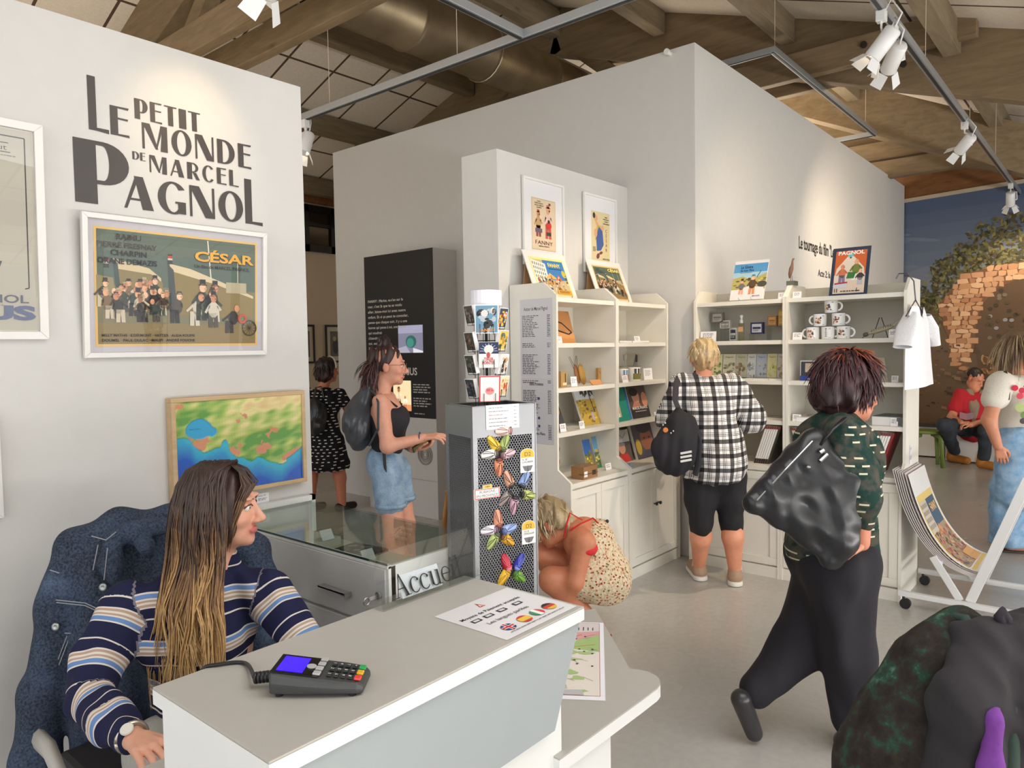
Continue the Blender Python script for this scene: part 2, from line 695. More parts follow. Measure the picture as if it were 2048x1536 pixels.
# purlins along the ridge direction, under the boards
for y in (-3.2, -1.6, -0.2, 1.15, 2.5, 3.85, 6.6, 8.0, 9.3):
	for xa, xb in ((-4, 3.13), (3.33, 7.08), (7.28, 10.85), (11.0, 13.6)):
		z = roof_z(y)
		struct('purlin_beam', MB().beam((xa, y, z - 0.125), (xb, y, z - 0.125), 0.13, 0.25), WOODX, bevel=0.006)
struct('ridge_beam', MB().box((-4, RY - 0.07, RZ - 0.36), (13.6, RY + 0.07, RZ - 0.06)), WOODX)
# hip beam that comes down towards the mural corner
struct('hip_beam', MB().beam(onx(1500, 165, 8.9), onx(2110, 318, 10.0), 0.16, 0.50), WOODY)
bz_ = onx(1790, 338, 10.55).z
struct('wall_beam', MB().beam((10.55, 3.6, bz_), (10.75, -1.5, bz_ + .05), 0.14, 0.22), WOODY)
# glazed front behind the viewpoint (seen only in reflections)
fm = MB()
for x in range(-4, 15, 2):
	fm.box((x - 0.05, -4.95, 0), (x + 0.05, -4.85, 3.4))
fm.box((-4, -4.95, 2.2), (14, -4.85, 2.28))
struct('window_2', fm, mat('facade_frame', S(70, 70, 70), 0.4))
# small sensor high on the box wall
p = onx(1341, 108, XB)
sm = MB().cyl(p, p - Vector((0.05, 0.0, 0.0)), 0.016, 14)
sm.cyl(p - Vector((0.05, 0, 0)), p - Vector((0.065, 0.0, 0)), 0.022, 14)
sensor = tag(sm.build('wall_sensor', WHITE, smooth=False), 'small white sensor fixed high on the grey side of the box wall', 'sensor')
# duct
dt = MB()
prof = []
DY, DZ, DR = 5.02, 4.56, 0.265
x = 3.6
while x < 12.5:
	prof += [(DR, x), (DR, x + 0.93), (DR + 0.012, x + 0.94), (DR + 0.012, x + 0.97), (DR, x + 0.98)]
	x += 1.0
def duct_mat():
	t = NT('spiral_duct_metal')
	v = t.coord('Object')
	w = t.n('TexWave', wave_type='BANDS', bands_direction='X')
	t.t.links.new(v, w.inputs['Vector'])
	w.inputs['Scale'].default_value = 9
	n = t.noise(v, 3, 4)
	t.set(color=t.ramp(n, (0.3, S(128, 112, 88)), (0.7, S(158, 142, 116))), metal=0.85, rough=0.46)
	t.bump(w.outputs['Fac'], 0.08, 0.004)
	return t.m
duct = dt.lathe(prof, 40, (0, DY, DZ), axis=(1, 0, 0)).build('ventilation_duct', duct_mat(), smooth=True)
tag(duct, 'large round galvanised ventilation duct under the roof boards', 'duct')
hg = MB()
for x in (5.57, 9.57):
	hg.tube([(x, DY + (DR + .016) * math.cos(a), DZ + (DR + .016) * math.sin(a)) for a in np.linspace(0.3 * PI, 2.7 * PI, 30)], 0.006, 6)
	hg.tube([(x, DY, DZ + DR), (x, DY, roof_z(DY))], 0.004, 6)
hg.build('hanger_strap', mat('bright_wire', S(190, 180, 160), 0.3, 0.8), duct)
# ================================================================== shared materials
ART = colmat('printed_paper', 0.55)
ARTG = colmat('glossy_print', 0.25)
PAINTED = colmat('painted_surface', 0.4)


def clear_mat(name, tint=(1, 1, 1), rough=0.0, refl=1.0):
	t = NT(name)
	tr = t.n('BsdfTransparent')
	t.put(tr.inputs[0], tint)
	gl = t.n('BsdfGlossy')
	gl.inputs['Roughness'].default_value = rough
	fa = t.n('LayerWeight').outputs['Facing']
	mx = t.n('MixShader')
	t.put(mx.inputs[0], t.math('MULTIPLY', t.math('ADD', t.math('MULTIPLY', t.math('POWER', fa, 5.0), 0.9), 0.045), refl))
	t.t.links.new(tr.outputs[0], mx.inputs[1])
	t.t.links.new(gl.outputs[0], mx.inputs[2])
	t.t.links.new(mx.outputs[0], t.out.inputs[0])
	MATS[name] = t.m
	return t.m


GLASS = clear_mat('clear_glass', (0.97, 0.985, 0.975))
GREENGLASS = clear_mat('green_edge_glass', (0.90, 0.95, 0.93), 0, 0.75)
FRAMEGLASS = clear_mat('picture_glass', (1, 1, 1), 0, 0.45)
ACRYL = clear_mat('clear_acrylic', (0.95, 0.965, 0.96), 0.02, 1.2)
BLACK = mat('black_plastic', S(30, 30, 31), 0.4)
DARK = mat('dark_grey_plastic', S(62, 63, 63), 0.45, bump=0.1)
STEEL = mat('brushed_steel', S(190, 188, 184), 0.3, 0.9, var=0.03)
WIREBLK = mat('black_wire', S(34, 32, 32), 0.4, 0.3)
PAPER = mat('white_paper', S(232, 232, 236), 0.6, var=0.02)
INK = S(44, 42, 44)

# ================================================================== the big wall lettering
AX, UZ = Vector((1, 0, 0)), Vector((0, 0, 1))


def deco(A, ch, x, y, w, h, c):
	"""tall fat-and-thin poster capitals"""
	T = 0.40 * w if ch in 'EPLRTI' else 0.30 * w
	t = 0.055 * h + 0.012 * w
	q = lambda pts: A.poly([(x + a, y + b) for a, b in pts], c)

	def bowl(x0, x1, y0, y1, ti, n=14):
		"""right-hand bowl: outer half ellipse minus inner narrower one"""
		cy, ry = (y0 + y1) / 2, (y1 - y0) / 2
		for i in range(n):
			a, b = -PI / 2 + PI * i / n, -PI / 2 + PI * (i + 1) / n
			o = lambda g: (x0 + (x1 - x0) * math.cos(g), cy + ry * math.sin(g))
			k = lambda g: (x0 + (x1 - x0 - ti) * math.cos(g), cy + (ry - t) * math.sin(g))
			q([k(a), o(a), o(b), k(b)])

	def oval(x0, x1, ti, a0=0, a1=2 * PI, n=30):
		cx, rx, cy, ry = (x0 + x1) / 2, (x1 - x0) / 2, h / 2, h / 2 * 1.03
		for i in range(n):
			a, b = a0 + (a1 - a0) * i / n, a0 + (a1 - a0) * (i + 1) / n
			o = lambda g: (cx + rx * math.cos(g), cy + ry * math.sin(g))
			k = lambda g: (cx + (rx - ti) * math.cos(g), cy + (ry - t) * math.sin(g))
			q([k(a), o(a), o(b), k(b)])

	if ch == 'I':
		q([(0, 0), (w, 0), (w, h), (0, h)])
	elif ch == 'L':
		q([(0, 0), (T, 0), (T, h), (0, h)]); q([(T, 0), (w, -0.02 * h), (w, t), (T, t)])
	elif ch == 'E':
		q([(0, 0), (T, 0), (T, h), (0, h)])
		q([(T, 0), (w, -0.015 * h), (w * 0.97, t * 1.15), (T, t)]); q([(T, h - t), (w * 0.96, h - t * 1.1), (w, h + 0.01 * h), (T, h)])
		q([(T, h * .56), (w * .92, h * .55), (w * .94, h * .55 + t * 1.1), (T, h * .56 + t)])
	elif ch == 'T':
		m = (w - T) / 2
		q([(m, 0), (m + T, 0), (m + T, h - t), (m, h - t)]); q([(0, h - t), (w, h - t), (w, h), (0, h)])
	elif ch == 'P':
		q([(0, 0), (T, 0), (T, h), (0, h)]); q([(T, h - t), (w * .55, h - t), (w * .55, h), (T, h)]); q([(T, h * .32), (w * .55, h * .32), (w * .55, h * .32 + t), (T, h * .32 + t)])
		bowl(w * .52, w, h * .32, h, T * 0.92)
	elif ch == 'R':
		q([(0, 0), (T, 0), (T, h), (0, h)]); q([(T, h - t), (w * .5, h - t), (w * .5, h), (T, h)]); q([(T, h * .42), (w * .5, h * .42), (w * .5, h * .42 + t), (T, h * .42 + t)])
		bowl(w * .46, w * .92, h * .42, h, T * 0.55)
		q([(w * .45, h * .42), (w * .72, h * .42), (w * 1.02, 0), (w * .74, 0)])
	elif ch == 'D':
		q([(0, 0), (T, 0), (T, h), (0, h)]); q([(T, h - t), (w * .4, h - t), (w * .4, h), (T, h)]); q([(T, 0), (w * .4, 0), (w * .4, t), (T, t)])
		bowl(w * .36, w, 0, h, T * 1.05)
	elif ch == 'O':
		oval(0, w, w * .27)
	elif ch == 'C':
		oval(0, w * 1.08, w * .28, 0.22 * PI, 1.78 * PI)
	elif ch == 'G':
		oval(0, w * 1.08, w * .28, 0.20 * PI, 1.80 * PI); q([(w * .62, h * .40), (w, h * .40), (w, 0.02 * h), (w * .72, 0.02 * h), (w * .72, h * .40 - t), (w * .62, h * .40 - t)])
	elif ch == 'M':
		s, b = .09 * w, .36 * w
		q([(0, 0), (s, 0), (s, h), (0, h)]); q([(s * .2, h), (b * .85, h), (w * .62, h * .05), (w * .52, h * .05)])
		q([(w * .52, h * .05), (w * .57, h * .05), (w * .86, h), (w * .74, h)]); q([(w - b * .8, 0), (w, 0), (w, h), (w - b * .55, h)])
	elif ch == 'N':
		s = .09 * w
		q([(0, 0), (s, 0), (s, h), (0, h)]); q([(0, h), (w * .38, h), (w, 0), (w * .62, 0)]); q([(w - s, 0), (w, 0), (w, h), (w - s, h)])
	elif ch == 'A':
		q([(0, 0), (w * .10, 0), (w * .53, h), (w * .40, h)]); q([(w * .62, 0), (w, 0), (w * .66, h), (w * .36, h)]); q([(w * .16, h * .26), (w * .68, h * .26), (w * .66, h * .26 + t), (w * .19, h * .26 + t)])


DARKLET = mat('anthracite_vinyl', S(66, 60, 58), 0.5)
lett = thing('wall_lettering', 'huge dark art deco letters LE PETIT MONDE DE MARCEL PAGNOL on the white wall', 'lettering', (1.4, YT, 2.2))


def word(name, x0, x1, z0, z1, chars, ws=None):
	A = Art((0, YT - 0.002, 0), AX, UZ, .00005)
	gap = (x1 - x0) * 0.035 if len(chars) > 3 else (x1 - x0) * 0.07
	ws = ws or [{'I': .5, 'M': 1.25, 'N': 1.0, 'L': .78, 'T': .85, 'E': .78, 'P': .85, 'R': .95, 'C': .92, 'D': 1.0}.get(c, 1.05) for c in chars]
	tot = sum(ws)
	k = (x1 - x0 - gap * (len(chars) - 1)) / tot
	x = x0
	for ch, w in zip(chars, ws):
		deco(A, ch, x, z0, w * k, z1 - z0, S(66, 60, 58))
		x += w * k + gap
	A.build(name, DARKLET, lett)


word('word', 1.095, 1.165, 2.418, 2.617, 'L')
word('word', 1.171, 1.240, 2.416, 2.526, 'E')
word('word', 1.262, 1.524, 2.496, 2.574, 'PETIT')
word('word', 1.287, 1.750, 2.386, 2.487, 'MONDE')
word('word', 1.247, 1.296, 2.337, 2.368, 'DE')
word('word', 1.311, 1.686, 2.298, 2.366, 'MARCEL')
word('word', 1.038, 1.232, 2.145, 2.380, 'P')
word('word', 1.209, 1.703, 2.146, 2.273, 'AGNO')
word('word', 1.714, 1.797, 2.146, 2.340, 'L')

# ================================================================== framed posters
SKIN_D = [S(226, 168, 128), S(214, 148, 112), S(236, 188, 152), S(200, 132, 96)]


def caricature(A, x, y, h, coat, trous, skin, hat=None, lean=0.0, arm=True, rnd=random):
	"""a generic stout cartoon figure, feet at (x, y)"""
	w = h * 0.34
	A.poly([(x - w * .42, y), (x - w * .05, y), (x + w * .02, y + h * .42), (x - w * .40, y + h * .42)], trous, False)
	A.poly([(x + w * .08, y), (x + w * .45, y), (x + w * .38, y + h * .42), (x - w * .02, y + h * .42)], trous, False)
	A.ell(x + lean * h * .3, y + h * .52, w * .5, h * .24, coat, 10, 0, False)
	if arm:
		A.line([(x - w * .35 + lean * h * .3, y + h * .64), (x - w * .7, y + h * .42)], w * .2, coat, False)
		A.line([(x + w * .35 + lean * h * .3, y + h * .64), (x + w * .68, y + h * .5)], w * .2, coat, False)
	hx = x + lean * h * .55
	A.up()
	A.ell(hx, y + h * .84, w * .27, h * .12, skin, 10, 0, False)
	A.ell(hx + w * .2, y + h * .83, w * .12, h * .03, skin, 6, 0, False)
	if hat:
		A.rect(hx - w * .34, y + h * .90, hx + w * .34, y + h * .925, hat, False)
		A.rect(hx - w * .22, y + h * .925, hx + w * .22, y + h * (1.0 if rnd.random() < .6 else 1.06), hat, False)
	A.k -= 1


def crowd(A, x0, x1, y0, y1, n, h0, h1, seed, coats, hats):
	rnd = random.Random(seed)
	fig = sorted(((rnd.uniform(x0, x1), rnd.uniform(y0, y1)) for _ in range(n)), key=lambda p: -p[1])
	for i, (x, y) in enumerate(fig):
		if i % 6 == 0: A.k += 2
		caricature(A, x, y, rnd.uniform(h0, h1), rnd.choice(coats), rnd.choice(coats), rnd.choice(SKIN_D), rnd.choice(hats) if rnd.random() < .7 else None, rnd.uniform(-.3, .4), True, rnd)
	A.k += 2


def framed(name, label, cat, bl, U, V, w, h, fw, fd, frame_mat, mat_col, margin, group=None, glass=True):
	"""picture frame: returns (thing, Art with origin at the lower left corner of the print, print width, print height)"""
	U, V = Vector(U).normalized(), Vector(V).normalized()
	N = U.cross(V).normalized()
	bl = Vector(bl)
	t = thing(name, label, cat, bl, group=group)
	P = lambda x, y, d: bl + U * x + V * y + N * d
	m = MB()
	for a, b, c, d in (((0, 0), (w, 0), (w - fw, fw), (fw, fw)), ((w, 0), (w, h), (w - fw, h - fw), (w - fw, fw)), ((w, h), (0, h), (fw, h - fw), (w - fw, h - fw)), ((0, h), (0, 0), (fw, fw), (fw, h - fw))):
		m.prism([P(*q, 0) for q in (a, b, c, d)], N * fd)
	m.build('frame', frame_mat, t, bevel=min(0.002, fw * .2))
	bk = Art(P(0, 0, fd * 0.35), U, V)
	bk.rect(fw * .9, fw * .9, w - fw * .9, h - fw * .9, mat_col, False)
	bk.build('mount', ART, t)
	mx0, my0, mx1, my1 = margin
	A = Art(P(fw + mx0, fw + my0, fd * 0.35 + 0.0008), U, V)
	if glass:
		g = MB()
		g.prism([P(x, y, fd * .35 + 0.006) for x, y in ((fw, fw), (w - fw, fw), (w - fw, h - fw), (fw, h - fw))], N * 0.002)
		g.build('glass_pane', FRAMEGLASS, t)
	return t, A, w - 2 * fw - mx0 - mx1, h - 2 * fw - my0 - my1


OFFW = mat('white_wood_frame', S(226, 224, 220), 0.4, var=0.02)
PALEOAK = wood_mat('pale_oak', S(190, 160, 122), S(206, 178, 140), 'X')
COATS = [S(36, 34, 36), S(44, 58, 50), S(74, 66, 58), S(120, 92, 66), S(200, 186, 160), S(58, 62, 78), S(150, 62, 48)]
HATS = [S(28, 26, 28), S(60, 54, 50), S(180, 160, 120)]


def ship_poster(A, w, h, full=True):
	"""port scene in olive and ochre: two ship bows over a marching crowd"""
	A.rect(0, 0, w, h, S(222, 182, 108))
	b = .014 * w if full else .03 * w
	A.rect(b, b, w - b, h - b, S(122, 116, 88))
	A.rect(b, h * .52, w - b, h - b, S(84, 100, 88))
	A.rect(b, b, w - b, h * .20, S(136, 116, 74))
	# ships
	A.poly([(w * .01, h * .60), (w * .10, h * .58), (w * .12, h * .30), (w * .01, h * .34)], S(146, 132, 92))
	A.poly([(w * .10, h * .72), (w * .32, h * .62), (w * .38, h * .56), (w * .38, h * .30), (w * .13, h * .30)], S(134, 118, 74))
	A.poly([(w * .10, h * .745), (w * .30, h * .68), (w * .37, h * .60), (w * .37, h * .57), (w * .31, h * .63), (w * .11, h * .66)], S(210, 190, 150))
	A.poly([(w * .10, h * .74), (w * .125, h * .70), (w * .15, h * .32), (w * .12, h * .32)], S(62, 74, 72))
	A.poly([(w * .42, h * .72), (w * .70, h * .60), (w * .97, h * .46), (w * .97, h * .26), (w * .45, h * .28)], S(138, 118, 70))
	A.poly([(w * .42, h * .735), (w * .55, h * .70), (w * .75, h * .60), (w * .97, h * .48), (w * .97, h * .455), (w * .72, h * .57), (w * .43, h * .67)], S(216, 196, 158))
	A.poly([(w * .41, h * .73), (w * .445, h * .68), (w * .465, h * .30), (w * .42, h * .30)], S(58, 70, 70))
	for x, y in ((.05, .66), (.41, .73)):
		A.rect(w * x, h * y, w * (x + .028), h * (y + .09), S(48, 46, 46)); A.rect(w * x, h * (y + .035), w * (x + .028), h * (y + .052), S(206, 196, 180)); A.rect(w * x, h * (y + .055), w * (x + .028), h * (y + .072), S(196, 60, 44))
	A.line([(w * .68, h * .62), (w * .66, h * .97)], w * .008, S(222, 214, 190)); A.line([(w * .86, h * .52), (w * .86, h * .84)], w * .006, S(206, 196, 170))
	A.rect(w * .78, h * .50, w * .92, h * .60, S(180, 168, 136))
	crowd(A, w * .03, w * .38, h * .20, h * .36, 30 if full else 22, h * .20, h * .27, 3, COATS[:5], HATS)
	crowd(A, w * .44, w * .72, h * .16, h * .26, 7, h * .28, h * .38, 5, COATS[:3] + [S(206, 196, 176)], HATS)
	A.up(); caricature(A, w * .80, h * .12, h * .28, S(40, 36, 38), S(52, 44, 40), SKIN_D[1], None, .5)
	A.ring(w * .94, h * .17, w * .045, w * .052, S(62, 58, 50), 20)
	for k in range(6):
		a = PI * k / 6
		A.line([(w * .94 + w * .045 * math.cos(a), h * .17 + w * .045 * math.sin(a)), (w * .94 - w * .045 * math.cos(a), h * .17 - w * .045 * math.sin(a))], w * .003, S(70, 64, 54), False)
	A.ring(w * .89, h * .26, w * .018, w * .032, S(190, 74, 48), 16)
	if full:
		for s, x0, x1, y in (('RAIMU', .115, .255, .905), ('PIERRE FRESNAY', .012, .345, .835), ('CHARPIN', .085, .285, .770), ('ORANE DEMAZIS', .015, .345, .700)):
			A.text(s, w * x0, h * y, h * .045, S(38, 36, 40), 'l', 0.02, w * (x1 - x0))
		A.text('CÉSAR', w * .575, h * .775, h * .085, S(52, 48, 44), 'l', 0.04, w * .40); A.text('CÉSAR', w * .572, h * .78, h * .085, S(226, 168, 62), 'l', 0.03, w * .40)
		A.text('Un film de MARCEL PAGNOL', w * .57, h * .715, h * .032, S(44, 42, 44), 'l', 0.01, w * .37)
		A.text('MILLY MATHIS · E.DELMONT · VATTIER · ALIDA ROUFFE', w * .03, h * .085, h * .022, S(38, 34, 32), 'l', 0.02, w * .54)
		A.text('DOUMEL · PAUL DULAC · MAUPI · ANDRÉ FOUCHE', w * .03, h * .042, h * .022, S(38, 34, 32), 'l', 0.02, w * .54)
	else:
		A.text('CÉSAR', w * .52, h * .84, h * .08, S(240, 222, 120), 'l', 0.03, w * .42)
		A.text('Un film de Marcel Pagnol', w * .52, h * .79, h * .022, S(30, 50, 66), 'l', 0, w * .42)
		for k in range(3): A.text(('RAIMU', 'PIERRE FRESNAY', 'ORANE DEMAZIS')[k], w * .08, h * (.87 - .05 * k), h * .03, S(24, 40, 60), 'l', 0.01, w * (.15, .30, .28)[k])


def lean_frame(x0, x1, z0, z1, yb, yt):
	"""frame hung leaning out at the top: corner, U, V, w, h"""
	V = Vector((0, yt - yb, z1 - z0))
	return Vector((x0, yb, z0)), AX, V, x1 - x0, V.length


bl, U, V, w, h = lean_frame(1.038, 1.784, 1.571, 2.105, YT - 0.004, YT - 0.036)
t, A, pw, ph = framed('framed_poster', 'wide framed ship and crowd poster reading CÉSAR under the big wall letters', 'poster', bl, U, V, w, h, 0.02, 0.022, OFFW, S(190, 186, 192), (.022, .022, .022, .026))
ship_poster(A, pw, ph)
A.build('print', ART, t)

bl, U, V, w, h = lean_frame(0.36, 0.926, 1.640, 2.385, YT - 0.004, YT - 0.036)
t, A, pw, ph = framed('framed_poster', 'tall framed poster of a bearded café figure cut off at the edge, US in blue', 'poster', bl, U, V, w, h, 0.028, 0.022, OFFW, S(206, 200, 188), (.004, .004, .004, .004))
A.rect(0, 0, pw, ph, S(178, 172, 158))
A.line([(pw * .04, ph * .22), (pw * .04, ph * .965), (pw * .955, ph * .965), (pw * .955, ph * .215), (pw * .93, ph * .21)], pw * .008, S(50, 46, 46))
A.text('Dubout', pw * .64, ph * .895, ph * .026, S(60, 54, 54), 'l', 0, pw * .21)
A.line([(pw * .60, ph * .93), (pw * .86, ph * .93)], pw * .006, S(60, 54, 54)); A.line([(pw * .62, ph * .885), (pw * .87, ph * .885)], pw * .006, S(60, 54, 54)); A.greek(pw * .66, ph * .87, pw * .24, 1, ph * .007, S(90, 84, 80), .6, 3, .02)
A.ell(pw * .34, ph * .77, pw * .15, ph * .10, S(206, 104, 88)); A.ell(pw * .30, ph * .80, pw * .17, ph * .06, S(60, 50, 50))
A.poly([(pw * .05, ph * .42), (pw * .12, ph * .62), (pw * .34, ph * .72), (pw * .52, ph * .66), (pw * .64, ph * .50), (pw * .66, ph * .42), (pw * .60, ph * .36), (pw * .42, ph * .40), (pw * .2, ph * .38)], S(74, 74, 78))
A.poly([(pw * .30, ph * .52), (pw * .40, ph * .60), (pw * .44, ph * .44), (pw * .32, ph * .42)], S(226, 220, 206))
A.ell(pw * .40, ph * .435, pw * .14, ph * .025, S(206, 150, 104)); A.poly([(pw * .2, ph * .42), (pw * .55, ph * .42), (pw * .5, ph * .36), (pw * .22, ph * .36)], S(188, 196, 136))
A.poly([(pw * .56, ph * .42), (pw * .64, ph * .42), (pw * .60, ph * .36), (pw * .72, ph * .34), (pw * .80, ph * .345), (pw * .78, ph * .30), (pw * .60, ph * .31)], S(78, 78, 80))
for a, b in (((.26, .38), (.60, .27)), ((.50, .38), (.22, .27)), ((.52, .58), (.72, .66))):
	A.line([(pw * a[0], ph * a[1]), (pw * b[0], ph * b[1])], pw * .02, S(88, 82, 74))
A.line([(pw * .50, ph * .56), (pw * .78, ph * .68)], pw * .07, S(74, 72, 74))
for x in (.56, .66):
	A.rect(pw * x, ph * .655, pw * (x + .075), ph * .715, S(98, 96, 86)); A.rect(pw * (x + .022), ph * .715, pw * (x + .052), ph * .745, S(98, 96, 86))
A.ell(pw * .34, ph * .245, pw * .2, ph * .022, S(120, 108, 88), 14, -.05); A.line([(pw * .5, ph * .24), (pw * .6, ph * .236)], pw * .03, S(110, 98, 80))
A.text('FILM DE', pw * .38, ph * .182, ph * .008, S(120, 114, 110), 'l', 0.01)
A.text('MARCEL PAGNOL', pw * .03, ph * .138, ph * .040, S(88, 92, 104), 'l', .01, pw * .92)
A.greek(pw * .3, ph * .128, pw * .5, 1, ph * .009, S(140, 134, 130), .6, 4, .02)
A.text('MARIUS', pw * .03, ph * .055, ph * .066, S(92, 100, 132), 'l', .05, pw * .96)
A.text('MIHALESCO', pw * .36, ph * .034, ph * .016, S(112, 110, 116), 'l', .01, pw * .40); A.text("l'âge d'âge", pw * .14, ph * .009, ph * .018, S(190, 82, 88), 'l', 0, pw * .42, 0, .3)
A.build('print', ART, t)

# sliver of another frame low on the same wall
t, A, pw, ph = framed('framed_poster', 'edge of a plain white frame low on the wall beside the denim jacket', 'poster', (0.30, YT - .006, 1.027), AX, UZ, 0.463, 0.36, 0.025, 0.02, OFFW, S(210, 206, 200), (.02, .02, .02, .02))
A.rect(0, 0, pw, ph, S(176, 168, 150)); A.build('print', ART, t)


# ================================================================== relief map of the coast
def relief_map():
	z0, z1 = 0.977, 1.402
	x0, x1 = 1.336, 1.956
	t = thing('relief_map', 'coloured relief map of a coast in a pale oak frame above the display case', 'map', (x0, YT, z0))
	w, h = x1 - x0, z1 - z0
	y = YT - 0.05
	fw = 0.018
	m = MB()
	m.box((x0, y, z0), (x1, YT - .001, z0 + fw)); m.box((x0, y, z1 - fw), (x1, YT - .001, z1)); m.box((x0, y, z0 + fw), (x0 + fw, YT - .001, z1 - fw)); m.box((x1 - fw, y, z0 + fw), (x1, YT - .001, z1 - fw))
	m.build('frame', PALEOAK, t, bevel=.002)
	# land and sea as one height field with its own colours
	NX, NY = 150, 104
	u = np.linspace(0, 1, NX)[None, :] * np.ones((NY, 1)); v = np.linspace(0, 1, NY)[:, None] * np.ones((1, NX))
	rs = np.random.RandomState(4)
	def nz(f, k=5):
		out = np.zeros_like(u)
		for i in range(k):
			for _ in range(3):
				a, b, c = rs.uniform(-1, 1) * f * 2 ** i, rs.uniform(-1, 1) * f * 2 ** i, rs.uniform(0, 6.28)
				out += np.sin(a * u * 6.28 + b * v * 4.3 + c) / 1.9 ** i
		return out / 3
	coast_x = [0, .05, .10, .14, .20, .27, .33, .36, .40, .46, .50, .56, .62, .68, .75, .82, .88, .94, 1.0]
	coast_y = [.60, .62, .60, .50, .45, .47, .50, .50, .42, .34, .34, .30, .33, .27, .22, .20, .26, .32, .40]
	cy = np.interp(u, coast_x, coast_y) + 0.02 * nz(5, 3)
	land = v > cy
	lagoon = ((u - .17) / .09) ** 2 + ((v - .70) / .11) ** 2 < 1 + .3 * nz(4, 2)
	lagoon |= ((u - .26) / .04) ** 2 + ((v - .66) / .05) ** 2 < 1
	bay = (((u - .355) / .03) ** 2 + ((v - .47) / .09) ** 2 < 1)
	land &= ~lagoon & ~bay
	hgt = np.clip(.22 + .55 * nz(4.5, 5) + .30 * (v - cy) + .25 * (u - .3), 0, 1.3)
	g0, g1, g2, g3 = (np.array(S(*c)) for c in ((92, 150, 66), (170, 190, 98), (226, 212, 150), (208, 168, 120)))
	def lerp3(t):
		t = t[..., None]
		return np.where(t < .33, g0 + (g1 - g0) * t / .33, np.where(t < .66, g1 + (g2 - g1) * (t - .33) / .33, g2 + (g3 - g2) * np.clip((t - .66) / .5, 0, 1)))
	lc = lerp3(hgt)
	red = (nz(5, 4) > .62) & (hgt < .75)
	lc[red] = S(206, 138, 104)
	dist = np.clip((cy - v) / .22, 0, 1)[..., None]
	sea = np.array(S(56, 176, 204)) * (1 - dist) + np.array(S(16, 84, 184)) * dist
	sea = np.where((lagoon & (v > .5))[..., None], np.array(S(50, 160, 206)), sea)
	colr = np.where(land[..., None], lc, sea)
	zz = np.where(land, .002 + .006 * hgt, 0)
	iw, ih = w - 2 * fw, h - 2 * fw
	vs = np.stack([x0 + fw + u * iw, y + .012 - zz, z0 + fw + v * ih], -1).reshape(-1, 3)
	fs = [(j * NX + i, j * NX + i + 1, (j + 1) * NX + i + 1, (j + 1) * NX + i) for j in range(NY - 1) for i in range(NX - 1)]
	me = bpy.data.meshes.new('relief')
	me.from_pydata(vs.tolist(), [], fs)
	ca = me.color_attributes.new('Col', 'FLOAT_COLOR', 'POINT')
	ca.data.foreach_set('color', np.concatenate([colr.reshape(-1, 3), np.ones((NX * NY, 1))], 1).astype(np.float32).ravel())
	me.materials.append(colmat('printed_relief', .4))
	me.polygons.foreach_set('use_smooth', [True] * len(fs))
	o = bpy.data.objects.new('relief', me); COL.objects.link(o); par(o, t)
	L = Art((x0 + fw, y + .0112, z0 + fw), AX, UZ)
	L.text('Mer Méditerranée', iw * .06, ih * .25, ih * .018, S(200, 226, 240), 'l', 0, iw * .26, -.25)
	L.text('Etang de Berre', iw * .10, ih * .70, ih * .014, S(20, 90, 140), 'l')
	L.build('place_names', ART, t)
relief_map()

# small price card on the wall by the case
A = Art((1.72, YT - .004, 0.905), AX, UZ)
A.rect(0, 0, .062, .045, S(236, 235, 238)); A.text('Carte 3D', .008, .03, .007, S(60, 60, 60)); A.greek(.008, .022, .045, 2, .006, S(120, 120, 120))
tag(A.build('price_card', ART), 'small white price card under the relief map', 'card')

